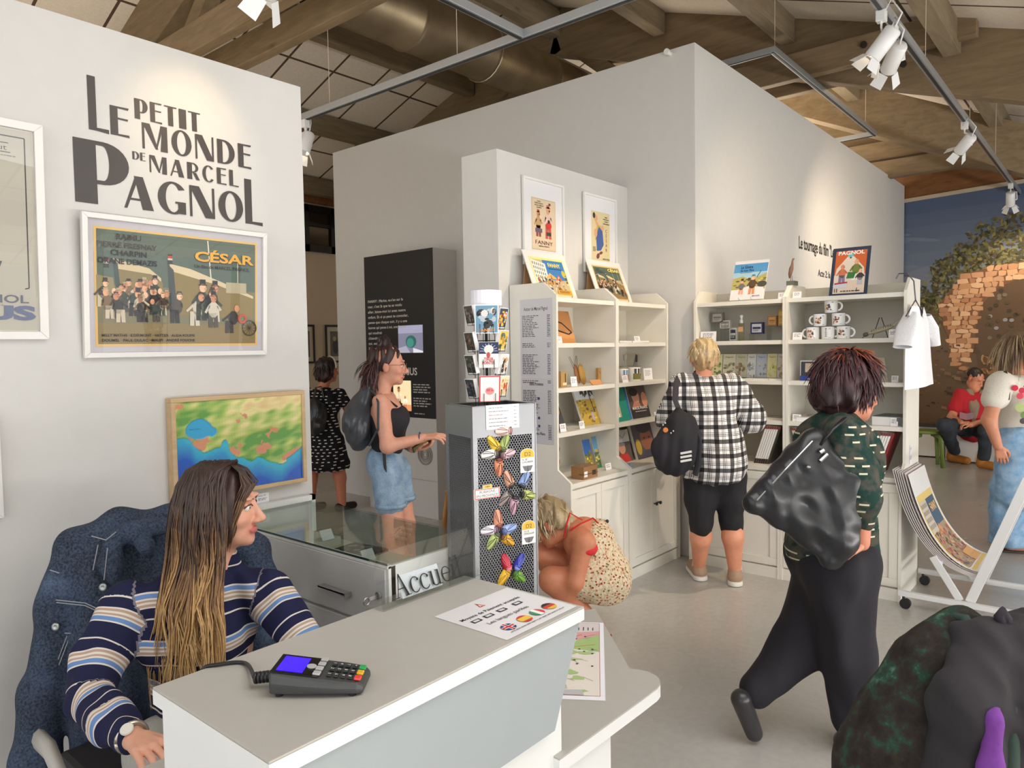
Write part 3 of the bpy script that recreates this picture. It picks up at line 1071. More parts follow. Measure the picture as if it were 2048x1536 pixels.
# ================================================================== glass display case
def display_case():
	X0, X1, Y0, Y1, ZT = 1.53, 1.985, 1.835, 2.945, 0.88
	t = thing('display_case', 'grey drawer unit with glass topped display tray standing against the lettered wall', 'display case', (X0, Y0, 0))
	G = mat('light_grey_laminate', S(202, 202, 203), .45, var=.02)
	W2 = mat('white_edge_band', S(226, 226, 224), .35, var=.02)
	m = MB()
	m.box((X0 + .012, Y0, 0.06), (X1, Y1, .70)); m.box((X0 + .03, Y0 + .02, 0), (X1 - .03, Y1 - .02, .06))
	m.box((X0 + .012, Y0, .70), (X0 + .03, Y1, ZT - .01)); m.box((X0, Y0, .06), (X1, Y0 + .016, ZT - .008))
	m.build('body', W2, t)
	MB().box((X0 + .03, Y0 + .02, .70), (X1 - .01, Y1 - .01, .735)).build('tray_floor', mat('tray_lining', S(196, 186, 166), .8), t)
	for i, (za, zb_) in enumerate(((.668, .862), (.40, .655), (.10, .39))):
		d = MB().box((X0 - .006, Y0 + .012, za), (X0 + .014, Y1 - .005, zb_)).build('drawer_front', G, t, bevel=.002)
		if i == 0:
			hm = MB(); hm.box((X0 - .034, 2.03, .742), (X0 - .028, 2.185, .752)); hm.box((X0 - .034, 2.03, .745), (X0 - .006, 2.185, .750)); hm.box((X0 - .034, 2.026, .736), (X0 - .006, 2.031, .752))
			hm.build('handle', STEEL, d)
			k = MB(); k.cyl((X0 - .006, 1.875, .772), (X0 - .016, 1.875, .772), .012, 16); k.box((X0 - .05, 1.874, .764), (X0 - .014, 1.877, .776)); k.tube([(X0 - .06 + .012 * math.cos(a), 1.876, .765 + .012 * math.sin(a)) for a in np.linspace(0, 2 * PI, 14)], .0025, 6)
			k.build('lock_and_key', STEEL, d)
	MB().box((X0 - .004, Y0, .864), (X0 + .012, Y1, .875)).build('edge_trim', W2, t)
	MB().box((X0 - .004, Y0, ZT - .005), (X1, Y1 - .02, ZT + .003)).build('glass_top', GREENGLASS, t)
	MB().box((X1 - .008, Y0 + .016, .735), (X1 - .002, Y1 - .02, ZT - .005)).build('glass_back', GREENGLASS, t)
	MB().box((X0 - .0045, Y0, ZT - .005), (X0 - .0038, Y1 - .02, ZT + .003)).build('glass_edge', mat('dark_green_glass_edge', S(32, 54, 48), .2), t)
	r = MB(); r.box((X0, Y1 - .03, ZT + .003), (X1 + .015, Y1, ZT + .028)); r.box((X1 - .004, Y1 - .03, .735), (X1 + .015, Y1, ZT + .028))
	r.build('rail', W2, t)
	# contents, each its own thing
	def flat(name, label, cat, x, y, w, d, h, rz, col, art=None):
		T = Matrix.Translation((x, y, .7352)) @ Matrix.Rotation(rz, 4, 'Z')
		mb = MB(T); mb.box((-w / 2, -d / 2, 0), (w / 2, d / 2, h), col)
		if art: art(mb, w, d, h)
		tag(mb.build(name, PAINTED), label, cat)
	def blots(seed, cols):
		def f(mb, w, d, h):
			rnd = random.Random(seed)
			for i in range(26):
				cx, cy, r = rnd.uniform(-.42, .42) * w, rnd.uniform(-.42, .42) * d, rnd.uniform(.03, .09) * w
				mb.poly([(max(-w / 2, min(w / 2, cx + r * math.cos(a))), max(-d / 2, min(d / 2, cy + r * math.sin(a))), h + .0004 + i * .00004) for a in np.linspace(0, 2 * PI, 9)[:-1]], rnd.choice(cols))
		return f
	flat('book', 'thick pale book lying in the display case below the wall rail', 'book', 1.83, 2.72, .16, .22, .035, .1, S(206, 200, 184))
	flat('book', 'brown patterned book lying beside the pale book in the display case', 'book', 1.66, 2.58, .20, .22, .015, -.05, S(120, 92, 66), blots(1, [S(90, 66, 46), S(160, 130, 92), S(70, 54, 42)]))
	flat('booklet', 'dark photo booklet in the middle of the display case', 'booklet', 1.87, 2.45, .18, .2, .012, .1, S(60, 56, 50), blots(2, [S(40, 38, 36), S(110, 100, 84), S(150, 140, 120)]))
	flat('booklet', 'grey green photo booklet near the glass front of the display case', 'booklet', 1.67, 2.30, .2, .2, .012, .08, S(118, 120, 104), blots(3, [S(90, 94, 80), S(150, 150, 132), S(70, 72, 62)]))
	flat('booklet', 'pale booklet with slate cover at the near end of the display case', 'booklet', 1.72, 2.05, .2, .22, .014, -.06, S(150, 150, 140), blots(4, [S(70, 80, 92), S(120, 126, 128), S(180, 178, 166)]))
	for lab, x, y in (('clear price tag standing on the pale book in the case', 1.85, 2.62), ('clear price tag standing between the booklets in the case', 1.84, 2.33), ('clear price tag at the near end of the case', 1.86, 1.98)):
		z = .7355 + (.036 if y > 2.6 else .0005)
		mb = MB(); mb.prism([(x - .03, y - .012, z), (x + .03, y - .012, z), (x + .03, y + .012, z + .04), (x - .03, y + .012, z + .04)], (0, .0012, 0), S(226, 226, 230)); mb.box((x - .03, y - .014, z), (x + .03, y + .02, z + .001), S(220, 220, 224))
		tag(mb.build('price_card', PAINTED), lab, 'card')
display_case()

# ================================================================== reception counter
ZT, ZL = 1.03, 0.73
CTOP = mat('pale_grey_counter_top', S(176, 172, 165), .42, var=.015, scale=30)
CW = mat('white_counter_laminate', S(230, 230, 228), .35, var=.015)
CG = mat('cool_grey_panel', S(160, 166, 168), .4, var=.015)
cnt = thing('reception_counter', 'pale grey reception counter with raised bar top and chamfered side ledge', 'counter', (.9, 1.0, 0))
cx0, cx1, cy0, cy1 = .512, 1.257, .871, 1.222
MB().box((cx0, cy0, ZT - .004), (cx1, cy1, ZT)).build('bar_top', CTOP, cnt, bevel=.0015)
MB().box((cx0, cy0, ZT - .029), (cx1, cy1, ZT - .004)).build('top_edge', CW, cnt)
MB().prism([(cx0 + .004, cy0 + .008, ZT - .029), (cx1 - .004, cy0 + .008, ZT - .029), (cx1 - .098, cy0 + .008, ZT - .232), (cx0 + .004, cy0 + .008, ZT - .232)], (0, .016, 0)).build('front_panel', CG, cnt)
b = MB(); b.box((cx0 + .006, cy0 + .026, 0), (1.205, cy0 + .045, ZT - .029)); b.box((cx0 + .006, cy0 + .045, 0), (cx0 + .024, cy1 - .02, ZT - .029)); b.box((1.187, cy0 + .045, 0), (1.205, cy1 - .02, ZT - .029))
b.build('base_panel', CW, cnt)
k = (1.58 - ZL) / .86
out = [(1.19 * k, .892 * k), (1.517 * k, .888 * k)]
def arc(c, r, a0, a1, n=6): return [(c[0] + r * math.cos(math.radians(a0 + (a1 - a0) * i / n)), c[1] + r * math.sin(math.radians(a0 + (a1 - a0) * i / n))) for i in range(n + 1)]
out += arc((1.60 * k, .955 * k), .066, -90, 40)
out += arc((1.91 * k, 1.27 * k), .075, 40, 95)
out += [(1.90 * k, 1.535), (1.20, 1.535), (.30, 1.535), (.30, 1.235), (1.19, 1.235)]
MB().prism([(x, y, ZL - .004) for x, y in out], (0, 0, .004)).build('ledge_top', CTOP, cnt)
MB().prism([(x, y, ZL - .034) for x, y in out], (0, 0, .030)).build('ledge_edge', CW, cnt)
b = MB(); b.box((1.205, .90, 0), (1.40, .925, ZL - .034)); b.box((1.38, .925, 0), (1.40, 1.45, ZL - .034)); b.box((.32, 1.40, 0), (.34, 1.54, ZL - .034)); b.box((1.70, 1.30, 0), (1.72, 1.5, ZL - .034))
b.build('support_panel', CW, cnt)


def serif(A, s, x, y, h, c):
	"""book serif letters for the sign: thick and thin strokes with serifs; h = capital height"""
	xh, st, th = h * .68, h * .115, h * .045
	sv = lambda cx, yy, w: A.poly([(cx - w / 2, yy), (cx + w / 2, yy), (cx + w / 2, yy + th * .8), (cx - w / 2, yy + th * .8)], c, False)
	def cres(cx, cy, rx, ry, a0, a1, thick_left=True):
		n = 26
		for i in range(n):
			a, b = a0 + (a1 - a0) * i / n, a0 + (a1 - a0) * (i + 1) / n
			def pt(g, inner):
				k = th + (st - th) * max(0, -math.cos(g)) ** 1.2
				return (cx + (rx - (k if inner else 0)) * math.cos(g), cy + (ry - (th if inner else 0)) * math.sin(g))
			A.poly([pt(a, 0), pt(b, 0), pt(b, 1), pt(a, 1)], c, False)
	A.up()
	for ch in s:
		if ch == 'A':
			w = h * .92
			A.poly([(x + w * .13, y), (x + w * .13 + th, y), (x + w * .50, y + h * .93), (x + w * .46, y + h)], c, False)
			A.poly([(x + w * .74, y), (x + w * .74 + st * 1.15, y), (x + w * .52, y + h), (x + w * .44, y + h)], c, False)
			A.rect(x + w * .25, y + h * .34, x + w * .74, y + h * .34 + th, c, False); sv(x + w * .15, y, h * .24); sv(x + w * .82, y, h * .34)
			x += w * 1.0
		elif ch == 'c':
			cres(x + xh * .46, y + xh * .5, xh * .44, xh * .52, .22 * PI, 1.80 * PI); A.ell(x + xh * .74, y + xh * .80, st * .55, st * .55, c, 10, 0, False)
			x += xh * .88
		elif ch == 'e':
			cres(x + xh * .46, y + xh * .5, xh * .44, xh * .52, .0 * PI, 1.82 * PI); A.rect(x + xh * .06, y + xh * .52, x + xh * .89, y + xh * .52 + th, c, False)
			x += xh * .92
		elif ch == 'u':
			for dx in (.16, .74): A.rect(x + xh * dx, y + (.12 if dx < .5 else 0) * xh, x + xh * dx + st, y + xh, c, False); sv(x + xh * dx, y + xh - th * .8, st * 1.7)
			cres(x + xh * .50, y + xh * .30, xh * .34, xh * .32, 1.0 * PI, 1.9 * PI); sv(x + xh * .95, y, st * 1.5)
			x += xh * 1.06
		elif ch == 'i':
			A.rect(x + xh * .18, y, x + xh * .18 + st, y + xh, c, False); sv(x + xh * .26, y, st * 2.6); sv(x + xh * .17, y + xh - th, st * 1.4); A.ell(x + xh * .26, y + h * .95, st * .62, st * .62, c, 12, 0, False)
			x += xh * .52
		elif ch == 'l':
			A.rect(x + xh * .18, y, x + xh * .18 + st, y + h * 1.03, c, False); sv(x + xh * .26, y, st * 2.6); sv(x + xh * .17, y + h * 1.03 - th, st * 1.4)
			x += xh * .52
	return x


k1 = (1.58 - ZT) / .48
sg = thing('sign_holder', 'clear acrylic sign holder reading Accueil standing on the bar top', 'sign', (.98 * k1, 1.05 * k1, ZT))
sa0, sa1 = Vector((.848 * k1, 1.034 * k1, ZT)), Vector((1.112 * k1, 1.034 * k1, ZT))
back, rise = .050 * k1, .098 * k1
MB().prism([sa0 + Vector((0, 0, .0002)), sa1 + Vector((0, 0, .0002)), sa1 + Vector((0, back, .0002)), sa0 + Vector((0, back, .0002))], (0, 0, .004)).build('foot', ACRYL, sg)
vv = Vector((0, back * .78, rise)).normalized()
nn = AX.cross(vv).normalized()
MB().prism([sa0 + Vector((0, 0, .004)), sa1 + Vector((0, 0, .004)), sa1 + vv * (rise * 1.07), sa0 + vv * (rise * 1.07)], nn * -.0028).build('panel', ACRYL, sg)
Lw = sa1.x - sa0.x
A = Art(sa0 + vv * .006 - nn * .0032 - nn * .0004, AX, vv, .0001)
A.rect(Lw * .20, .006, Lw * .60, .056, S(224, 228, 234)); A.build('insert_sheet', ART, sg)
A = Art(sa0 + vv * .006 + nn * .0006, AX, vv, .0001)
e = serif(A, 'Accueil', Lw * .13, .010, .050, S(26, 24, 26))
A.build('lettering', ART, sg)
# laminated sheet with payment means and flags
sh = thing('laminated_sheet', 'laminated notice with round national flags lying on the bar top', 'notice', (1.0 * k1, .85 * k1, ZT))
sx, sy, sw, sd = .889 * k1, .767 * k1 + .004, .2 * k1, .172 * k1
A = Art((sx, sy, ZT + .0006), AX, (0, 1, 0), .00008)
A.rect(0, 0, sw, sd, S(222, 220, 222)); A.build('sheet', ARTG, sh)
A = Art((sx, sy, ZT + .0009), AX, (0, 1, 0), .00008)
A.poly([(sw * .42, sd * .80), (sw * .50, sd * .80), (sw * .46, sd * .93)], S(190, 74, 60)); A.text('A', sw * .435, sd * .81, sd * .06, S(240, 236, 230))
A.text('Moyens de Paiement acceptés', sw * .06, sd * .66, sd * .055, S(48, 46, 50), 'l', .01, sw * .80)
for i, x in enumerate((.10, .26, .44, .66)): A.rect(sw * x, sd * .53, sw * (x + .11), sd * .60, S(40, 40, 46)); A.rect(sw * (x + .02), sd * .545, sw * (x + .09), sd * .585, S(206, 206, 212))
A.text('Les langues parlées', sw * .16, sd * .39, sd * .055, S(48, 46, 50), 'l', .005, sw * .55)
def disc(cx, cy, r, cols, vert=False):
	n = len(cols); A.up()
	for i, c in enumerate(cols):
		a, b = -1 + 2 * i / n, -1 + 2 * (i + 1) / n
		pts = [(s_, math.sqrt(max(0, 1 - s_ * s_))) for s_ in np.linspace(a, b, 7)]
		pp = pts + [(p, -q) for p, q in reversed(pts)]
		A.poly([(cx + r * (p if vert else q), cy + r * (q if vert else -p)) for p, q in pp], c, False)
disc(sw * .22, sd * .20, sd * .085, [S(40, 60, 120)]); A.line([(sw * .15, sd * .20), (sw * .29, sd * .20)], sd * .05, S(236, 236, 236)); A.line([(sw * .22, sd * .12), (sw * .22, sd * .28)], sd * .05, S(236, 236, 236)); A.line([(sw * .15, sd * .20), (sw * .29, sd * .20)], sd * .028, S(200, 50, 50)); A.line([(sw * .22, sd * .12), (sw * .22, sd * .28)], sd * .028, S(200, 50, 50))
disc(sw * .45, sd * .21, sd * .085, [S(200, 60, 50), S(232, 190, 70), S(232, 190, 70), S(200, 60, 50)])
disc(sw * .64, sd * .22, sd * .085, [S(70, 140, 90), S(240, 240, 238), S(206, 70, 66)], True)
disc(sw * .83, sd * .23, sd * .085, [S(40, 38, 40), S(200, 60, 50), S(230, 180, 60)])
A.greek(sw * .14, sd * .09, sw * .76, 1, sd * .025, S(120, 118, 120), .5, 5, 0)
A.build('print', ART, sh)

# map brochure on the ledge
mp = thing('area_map', 'folded area map with green woods and pink town lying on the ledge', 'map', (1.6, 1.05, ZL))
a_, b_, c_ = (onz(1211, 1402, ZL), onz(1207, 1246, ZL), onz(1124, 1402, ZL))
Vv = (b_ - a_); Uu = (a_ - c_).normalized(); Hh = Vv.length; Uu = (Uu - Vv.normalized() * Uu.dot(Vv.normalized())).normalized(); Ww = .26
o0 = a_ - Uu * Ww
A = Art(o0 + Vector((0, 0, .0005)), Uu, Vv)
A.rect(0, 0, Ww, Hh, S(236, 236, 240)); A.build('sheet', ART, mp)
A = Art(o0 + Vector((0, 0, .0008)), Uu, Vv, .00008)
A.rect(.02, .02, Ww - .012, Hh - .006, S(170, 92, 104)); A.rect(.022, .022, Ww - .0135, Hh - .008, S(226, 218, 208))
rnd = random.Random(9)
A.rect(.022, Hh * .80, Ww - .0135, Hh - .008, S(216, 206, 206)); A.poly([(.03, Hh * .66), (Ww * .5, Hh * .68), (Ww - .0135, Hh * .78), (Ww - .0135, Hh * .86), (Ww * .4, Hh * .80), (.03, Hh * .80)], S(216, 160, 160))
A.poly([(Ww * .62, Hh * .60), (Ww * .70, Hh * .72), (Ww - .0135, Hh * .80), (Ww - .0135, Hh * .56)], S(164, 190, 122))
for i in range(16):
	cx, cy = rnd.uniform(.2, .85) * Ww, rnd.uniform(.06, .58) * Hh
	A.poly([(cx + rnd.uniform(.01, .035) * math.cos(q), cy + rnd.uniform(.006, .02) * math.sin(q)) for q in np.linspace(0, 2 * PI, 9)[:-1]], S(168, 192, 128), i % 4 == 0)
A.line([(Ww * .3, Hh * .52), (Ww * .55, Hh * .60), (Ww * .62, Hh * .66), (Ww * .6, Hh * .74), (Ww * .75, Hh * .80)], .004, S(206, 140, 84)); A.line([(Ww * .55, Hh * .60), (Ww * .9, Hh * .66)], .003, S(206, 140, 84))
for i in range(26):
	x, y = rnd.uniform(.25, .9) * Ww, rnd.uniform(.08, .78) * Hh
	A.line([(x, y), (x + rnd.uniform(-.03, .03), y + rnd.uniform(-.03, .03))], .0012, S(150, 140, 136), i == 0)
for i in range(14):
	x, y = rnd.uniform(.4, .88) * Ww, rnd.uniform(.35, .8) * Hh
	A.rect(x, y, x + .006, y + .006, S(44, 44, 48), i == 0)
for i in range(15):
	A.rect(.03 + i * .014, Hh * .865, .033 + i * .014, Hh * (.90 + .05 * rnd.random()), S(70, 66, 70), i == 0)
A.poly([(Ww * .3, .022), (Ww * .8, .022), (Ww * .78, .05), (Ww * .3, .045)], S(186, 186, 186))
A.build('print', ART, mp)

# ================================================================== card terminal
def terminal():
	u = (Vector((.605, .800, 0)) - Vector((.541, .882, 0)))
	ctr = Vector((.600 * k1, .868 * k1 + .006, ZT))
	ang = math.atan2(-.075, .062)
	T = Matrix.Translation(ctr) @ Matrix.Rotation(ang, 4, 'Z')
	t = thing('card_terminal', 'dark grey card payment terminal with blue screen on the bar top', 'card terminal', ctr)
	L, Wd = .150, .080
	# local: x runs from the screen end to the key end, y across (up to the viewer's right)
	pf = lambda x: .040 - .020 * (x + L / 2) / L
	m = MB(T)
	secs = []
	for x, wf, dz in ((-.5, .84, -.006), (-.47, .93, 0), (-.2, 1.0, 0), (.25, 1.0, 0), (.44, .90, 0), (.5, .74, -.005)):
		X = x * L; w2 = Wd / 2 * wf; zt = pf(X) + dz; z0 = .006 if x < .3 else .004
		secs.append([(X, -w2, z0), (X, -w2 * 1.02, zt * .6), (X, -w2 * .95, zt - .002), (X, -w2 * .86, zt), (X, w2 * .86, zt), (X, w2 * .95, zt - .002), (X, w2 * 1.02, zt * .6), (X, w2, z0)])
	vs = [p for s_ in secs for p in s_]; n = 8
	fs = [(i * n + j, (i + 1) * n + j, (i + 1) * n + (j + 1) % n, i * n + (j + 1) % n) for i in range(len(secs) - 1) for j in range(n)]
	fs += [tuple(range(n)), tuple(reversed(range((len(secs) - 1) * n, len(secs) * n)))]
	m.add(vs, fs); m.build('casing', DARK, t, bevel=.002, seg=3)
	ft = MB(T)
	for sx_ in (-.4, .38):
		for sy_ in (-.36, .36): ft.cyl((sx_ * L, sy_ * Wd, .0002), (sx_ * L, sy_ * Wd, .009), .006, 10)
	ft.build('rubber_feet', BLACK, t)
	slope = math.atan2(.020, L)
	F = T @ Matrix.Translation((0, 0, pf(0) + .0006)) @ Matrix.Rotation(slope, 4, 'Y')
	MB(F).box((-.49 * L, -.42 * Wd, 0), (.02 * L, .42 * Wd, .0015)).build('screen_bezel', mat('gloss_black', S(18, 17, 18), .12), t)
	e = NT('lit_blue_screen'); e.set(color=S(40, 20, 230), emit=S(52, 22, 255), estr=1.6, rough=.2)
	MB(F).box((-.44 * L, -.33 * Wd, .0015), (-.16 * L, .33 * Wd, .0022)).build('screen', e.m, t)
	KW = mat('pale_key', S(176, 176, 174), .4)
	for i in range(4): MB(F).box((-.02 * L - .004, (-.36 + .21 * i) * Wd, .0015), (-.02 * L + .008, (-.36 + .21 * i + .15) * Wd, .0045)).build('function_key', KW, t, bevel=.001)
	nk = MB(F); nk.cyl((-.10 * L, -.02 * Wd, .0015), (-.10 * L, -.02 * Wd, .004), .008, 16); nk.build('arrow_key', KW, t, bevel=.001)
	KD = mat('dark_key', S(40, 40, 40), .4)
	cap = 0
	for r in range(4):
		for c in range(3):
			x, y = (.10 + .075 * r) * L, (.22 - .24 * c) * Wd
			kk = MB(F).box((x, y - .005, 0), (x + .008, y + .005, .003)).build('number_key', KD, t, bevel=.001)
			Q = Art(F @ Vector((x + .0015, y + .003, .0032)), F.to_3x3() @ Vector((0, -1, 0)), F.to_3x3() @ Vector((1, 0, 0)), .0001)
			Q.N = F.to_3x3() @ Vector((0, 0, 1)); Q.text('147*2580369#'[c * 4 + r], 0, 0, .005, S(220, 220, 220), 'l', .02)
			Q.build('numeral', ART, kk)
	for c, cc in enumerate((S(40, 160, 84), S(222, 172, 40), S(226, 64, 62))):
		x, y = .405 * L, (.22 - .24 * c) * Wd
		tag(MB(F).box((x - .001, y - .0065, 0), (x + .010, y + .0065, .004)).build('colour_key', mat('key_%d' % c, cc, .35), t, bevel=.0015), ('green key', 'yellow key', 'red key')[c])
	cb = MB(); s0 = T @ Vector((-L * .5, 0, .020)); s1 = T @ Vector((-L * .5 - .035, 0, .016))
	cb.tube([s0, s1], .008, 10)
	for i in range(5): q = s0.lerp(s1, .15 + .18 * i); cb.cyl(q, q + (s1 - s0).normalized() * .004, .0096, 10)
	c1, c2 = onz(490, 1326, ZT + .004), onz(436, 1329, ZT + .004)
	path = [s1, c1, c2, Vector((c2.x - .02, cy1 + .006, ZT - .004)), Vector((c2.x - .02, cy1 + .012, ZT - .05)), Vector((c2.x, cy1 + .012, .85)), Vector((c2.x, cy1 + .016, ZL + .006))]
	pts = []
	for i in range(len(path) - 1):
		p0, p1, p2, p3 = path[max(i - 1, 0)], path[i], path[i + 1], path[min(i + 2, len(path) - 1)]
		for j in range(6):
			s_ = j / 6; pts.append(.5 * ((2 * p1) + (p2 - p0) * s_ + (2 * p0 - 5 * p1 + 4 * p2 - p3) * s_ ** 2 + (3 * p1 - p0 - 3 * p2 + p3) * s_ ** 3))
	cb.tube(pts + [path[-1]], .0035, 8); cb.build('cable', BLACK, t, smooth=True)
terminal()
# ================================================================== bookcases
SHZ = (1.885, 1.607, 1.332, 1.058)
BZ = 0.755


def bookcase(label, org, rot, W, back_mat, knobs=True, board_x=0.0):
	"""local x along the front, y to the back, z up; base 0.46 deep, upper part set back"""
	t = thing('bookcase', label, 'bookcase', org, rot, 'white shop bookcases')
	D, st = .455, .017
	prof = [(0, 0), (0, BZ + .01), (.098, .838), (.09, 1.895), (.185, 1.977), (D, 1.977), (D, 0)]
	for x in (0, W - st):
		MB().prism([(x, y, z) for y, z in prof], (st, 0, 0)).build('side_panel', CREAM, t).matrix_parent_inverse.identity()
	L = lambda mb, n, m, **k: (lambda o: (o.matrix_parent_inverse.identity(), o)[1])(mb.build(n, m, t, **k))
	L(MB().box((st, D - .012, BZ), (W - st, D, 1.965)), 'back_panel', back_mat)
	for z in SHZ:
		L(MB().box((st, .105, z - .028), (W - st, D - .012, z)), 'shelf', CREAM, bevel=.0015)
	L(MB().box((st, .012, BZ - .03), (W - st, D, BZ)), 'worktop', CREAM, bevel=.002)
	b = MB(); b.box((st, .03, .05), (W - st, D, BZ - .03)); b.box((st, .006, 0), (W - st, .03, .075))
	L(b, 'base_cabinet', CREAM)
	dw = (W - 2 * st - .008) / 2
	for i in range(2):
		x0 = st + .002 + i * (dw + .004)
		d = MB(); z0, z1, y0 = .085, BZ - .04, .006
		f = .052
		d.box((x0, y0, z0), (x0 + dw, y0 + .02, z0 + f)); d.box((x0, y0, z1 - f), (x0 + dw, y0 + .02, z1)); d.box((x0, y0, z0 + f), (x0 + f, y0 + .02, z1 - f)); d.box((x0 + dw - f, y0, z0 + f), (x0 + dw, y0 + .02, z1 - f)); d.box((x0 + f, y0 + .010, z0 + f), (x0 + dw - f, y0 + .018, z1 - f))
		o = L(d, 'door', CREAM, bevel=.0025)
		if knobs:
			kx = x0 + dw - .025 if i == 0 else x0 + .025
			kb = MB().lathe([(0, -.030), (.010, -.028), (.013, -.022), (.010, -.015), (.005, -.010), (.005, .0)], 14, (kx, y0, .47), axis=(0, 1, 0))
			kk = kb.build('knob', BLACK, smooth=True); kk.parent = o
	return t


AXS = AX
XS0, XS1, XS2 = 3.52, 4.205, 4.913
YS = 2.525
bookcase('white bookcase with price list on its grey side, poster board FANNY on top', (XS0, YS, 0), 0, XS1 - XS0 - .001, CREAM)
bookcase('white bookcase in the corner beside the shopper in plaid, poster board CÉSAR on top', (XS1, YS, 0), 0, XS2 - XS1, CREAM)
XF = 4.83
bookcase('white bookcase with the enamel mug pyramid and T-shirt on its end panel', (XF, 1.752, 0), -PI / 2, .732, GREYBACK)
bookcase('white bookcase in front of the plaid shirt, topped by a children picture book', (XF, 2.414, 0), -PI / 2, .661, GREYBACK)

UY = Vector((0, -1, 0))


def leaf(name, label, cat, face, px0, px1, z, plane, h, lean, th, draw=None, edge=S(232, 230, 226), group=None, py=None, w=None, stand=False, skew=0.0):
	"""an upright or leaning flat thing (book, card, board) on a shelf; face 'Y' looks along -Y, 'X' along -X.
	plane = distance of its foot; px0, px1 = pixels of the lower corners"""
	U = AX if face == 'Y' else UY
	N0 = Vector((0, -1, 0)) if face == 'Y' else Vector((-1, 0, 0))
	f = ony if face == 'Y' else onx
	py = py if py is not None else 700
	a, b = f(px0, py, plane), f(px1, py, plane)
	W_ = w or abs((b - a).dot(U))
	a = Vector((a.x, a.y, z + .0004))
	V = (Vector((0, 0, 1)) * h - N0 * lean + U * skew)
	H_ = V.length
	V.normalize()
	N = U.cross(V).normalized()
	t = thing(name, label, cat, a, group=group)
	pts = [a, a + U * W_, a + U * W_ + V * H_, a + V * H_]
	lift = N0 * (-th) if lean else Vector((0, 0, 0))
	MB().prism(pts, -N * th, edge).build('board' if cat in ('poster', 'sign', 'card') else 'pages', PAINTED, t)
	A = Art(a + N * .0006, U, V, .00012)
	if draw:
		draw(A, W_, H_)
		A.build('print' if cat in ('poster', 'sign', 'card') else 'cover', ART, t)
	if stand:
		s = MB()
		for q in (.32, .68):
			p = a + U * (W_ * q)
			s.tube([p + N0 * .03 + Vector((0, 0, .018)), p + N0 * .022 + Vector((0, 0, .002)), p - N0 * .06 + Vector((0, 0, .002)), p + V * (H_ * .5) - N0 * .016 - N0 * th], .0016, 6)
		s.build('wire_stand', STEEL, t)
	return t, A


def fill(c):
	return lambda A, w, h: A.rect(0, 0, w, h, c)


_tagseed = [0]


def price(label, face, px0, px1, z, plane, h, lines=3, col=S(238, 236, 238)):
	_tagseed[0] += 1
	sd = _tagseed[0]
	def d(A, w, hh):
		A.rect(0, 0, w, hh, col); A.greek(w * .14, hh * .82, w * .72, lines, hh * .62 / lines / 1.2, S(120, 116, 122), .45, sd, .3)
	return leaf('price_card', label, 'card', face, px0, px1, z, plane, h, .008, .001, d, group=None)


def fanny_board(A, w, h, text=True):
	A.rect(0, 0, w, h, S(238, 220, 130)); A.rect(w * .03, h * .04, w * .97, h * .94, S(196, 176, 132)); A.rect(w * .36, h * .42, w * .97, h * .94, S(52, 120, 182))
	A.poly([(w * .03, h * .30), (w * .40, h * .42), (w * .42, h * .84), (w * .03, h * .94)], S(226, 222, 214))
	for r in range(4):
		for c in range(6): A.rect(w * (.05 + .056 * c), h * (.46 + .115 * r - .012 * c), w * (.075 + .056 * c), h * (.53 + .115 * r - .012 * c), S(96, 112, 96), r == 0 and c == 0)
	A.poly([(w * .30, h * .44), (w * .48, h * .60), (w * .68, h * .44)], S(226, 176, 100)); A.poly([(w * .60, h * .42), (w * .72, h * .56), (w * .82, h * .40)], S(206, 96, 70)); A.ell(w * .9, h * .60, w * .06, h * .10, S(196, 180, 70))
	crowd(A, w * .06, w * .95, h * .08, h * .40, 46, h * .12, h * .17, 12, [S(190, 70, 60), S(60, 80, 110), S(230, 220, 200), S(200, 150, 60), S(120, 130, 80), S(70, 56, 50)], HATS)
	A.rect(w * .55, h * .04, w * .97, h * .15, S(224, 160, 50))
	A.text('FANNY', w * .48, h * .76, h * .10, S(245, 226, 120), 'l', .03, w * .38); A.greek(w * .50, h * .72, w * .36, 1, h * .025, S(30, 50, 80), .6, 2, 0); A.greek(w * .60, h * .13, w * .34, 3, h * .022, S(90, 50, 20), .6, 3, .2)


def board_poster(label, x0, draw):
	a = Vector((x0, 2.815, 1.905)); w = .445
	V = Vector((0, .115, .300)); H_ = V.length
	t = thing('poster_board', label, 'poster', a)
	Vn = V.normalized(); N = AX.cross(Vn).normalized()
	MB().prism([a, a + AX * w, a + AX * w + V, a + V], -N * .006, S(226, 224, 220)).build('board', PAINTED, t)
	MB().prism([a + AX * .05 + V - N * .006, a + AX * .40 + V - N * .006, Vector((x0 + .38, 2.955, 1.889)), Vector((x0 + .03, 2.955, 1.889))], (0, .003, 0), S(190, 150, 110)).build('back_prop', PAINTED, t)
	A = Art(a + N * .0006 + AX * .045 + Vn * .012, AX, Vn)
	draw(A, w - .085, H_ - .055); A.build('print', ART, t)
	s = MB()
	for q in (.12, .34): s.tube([a + AX * q + Vector((0, -.03, .012)), a + AX * q + Vector((0, -.026, -.016)), a + AX * q + Vector((0, .07, -.016)), a + AX * q + V * .4 - N * .012], .002, 6)
	s.build('wire_stand', WIREBLK, t)


board_poster('sheet poster FANNY of a street crowd leaning on the first bookcase', 3.585, fanny_board)
board_poster('sheet poster CÉSAR of ships and crowd leaning on the corner bookcase', 4.296, lambda A, w, h: ship_poster(A, w, h, False))

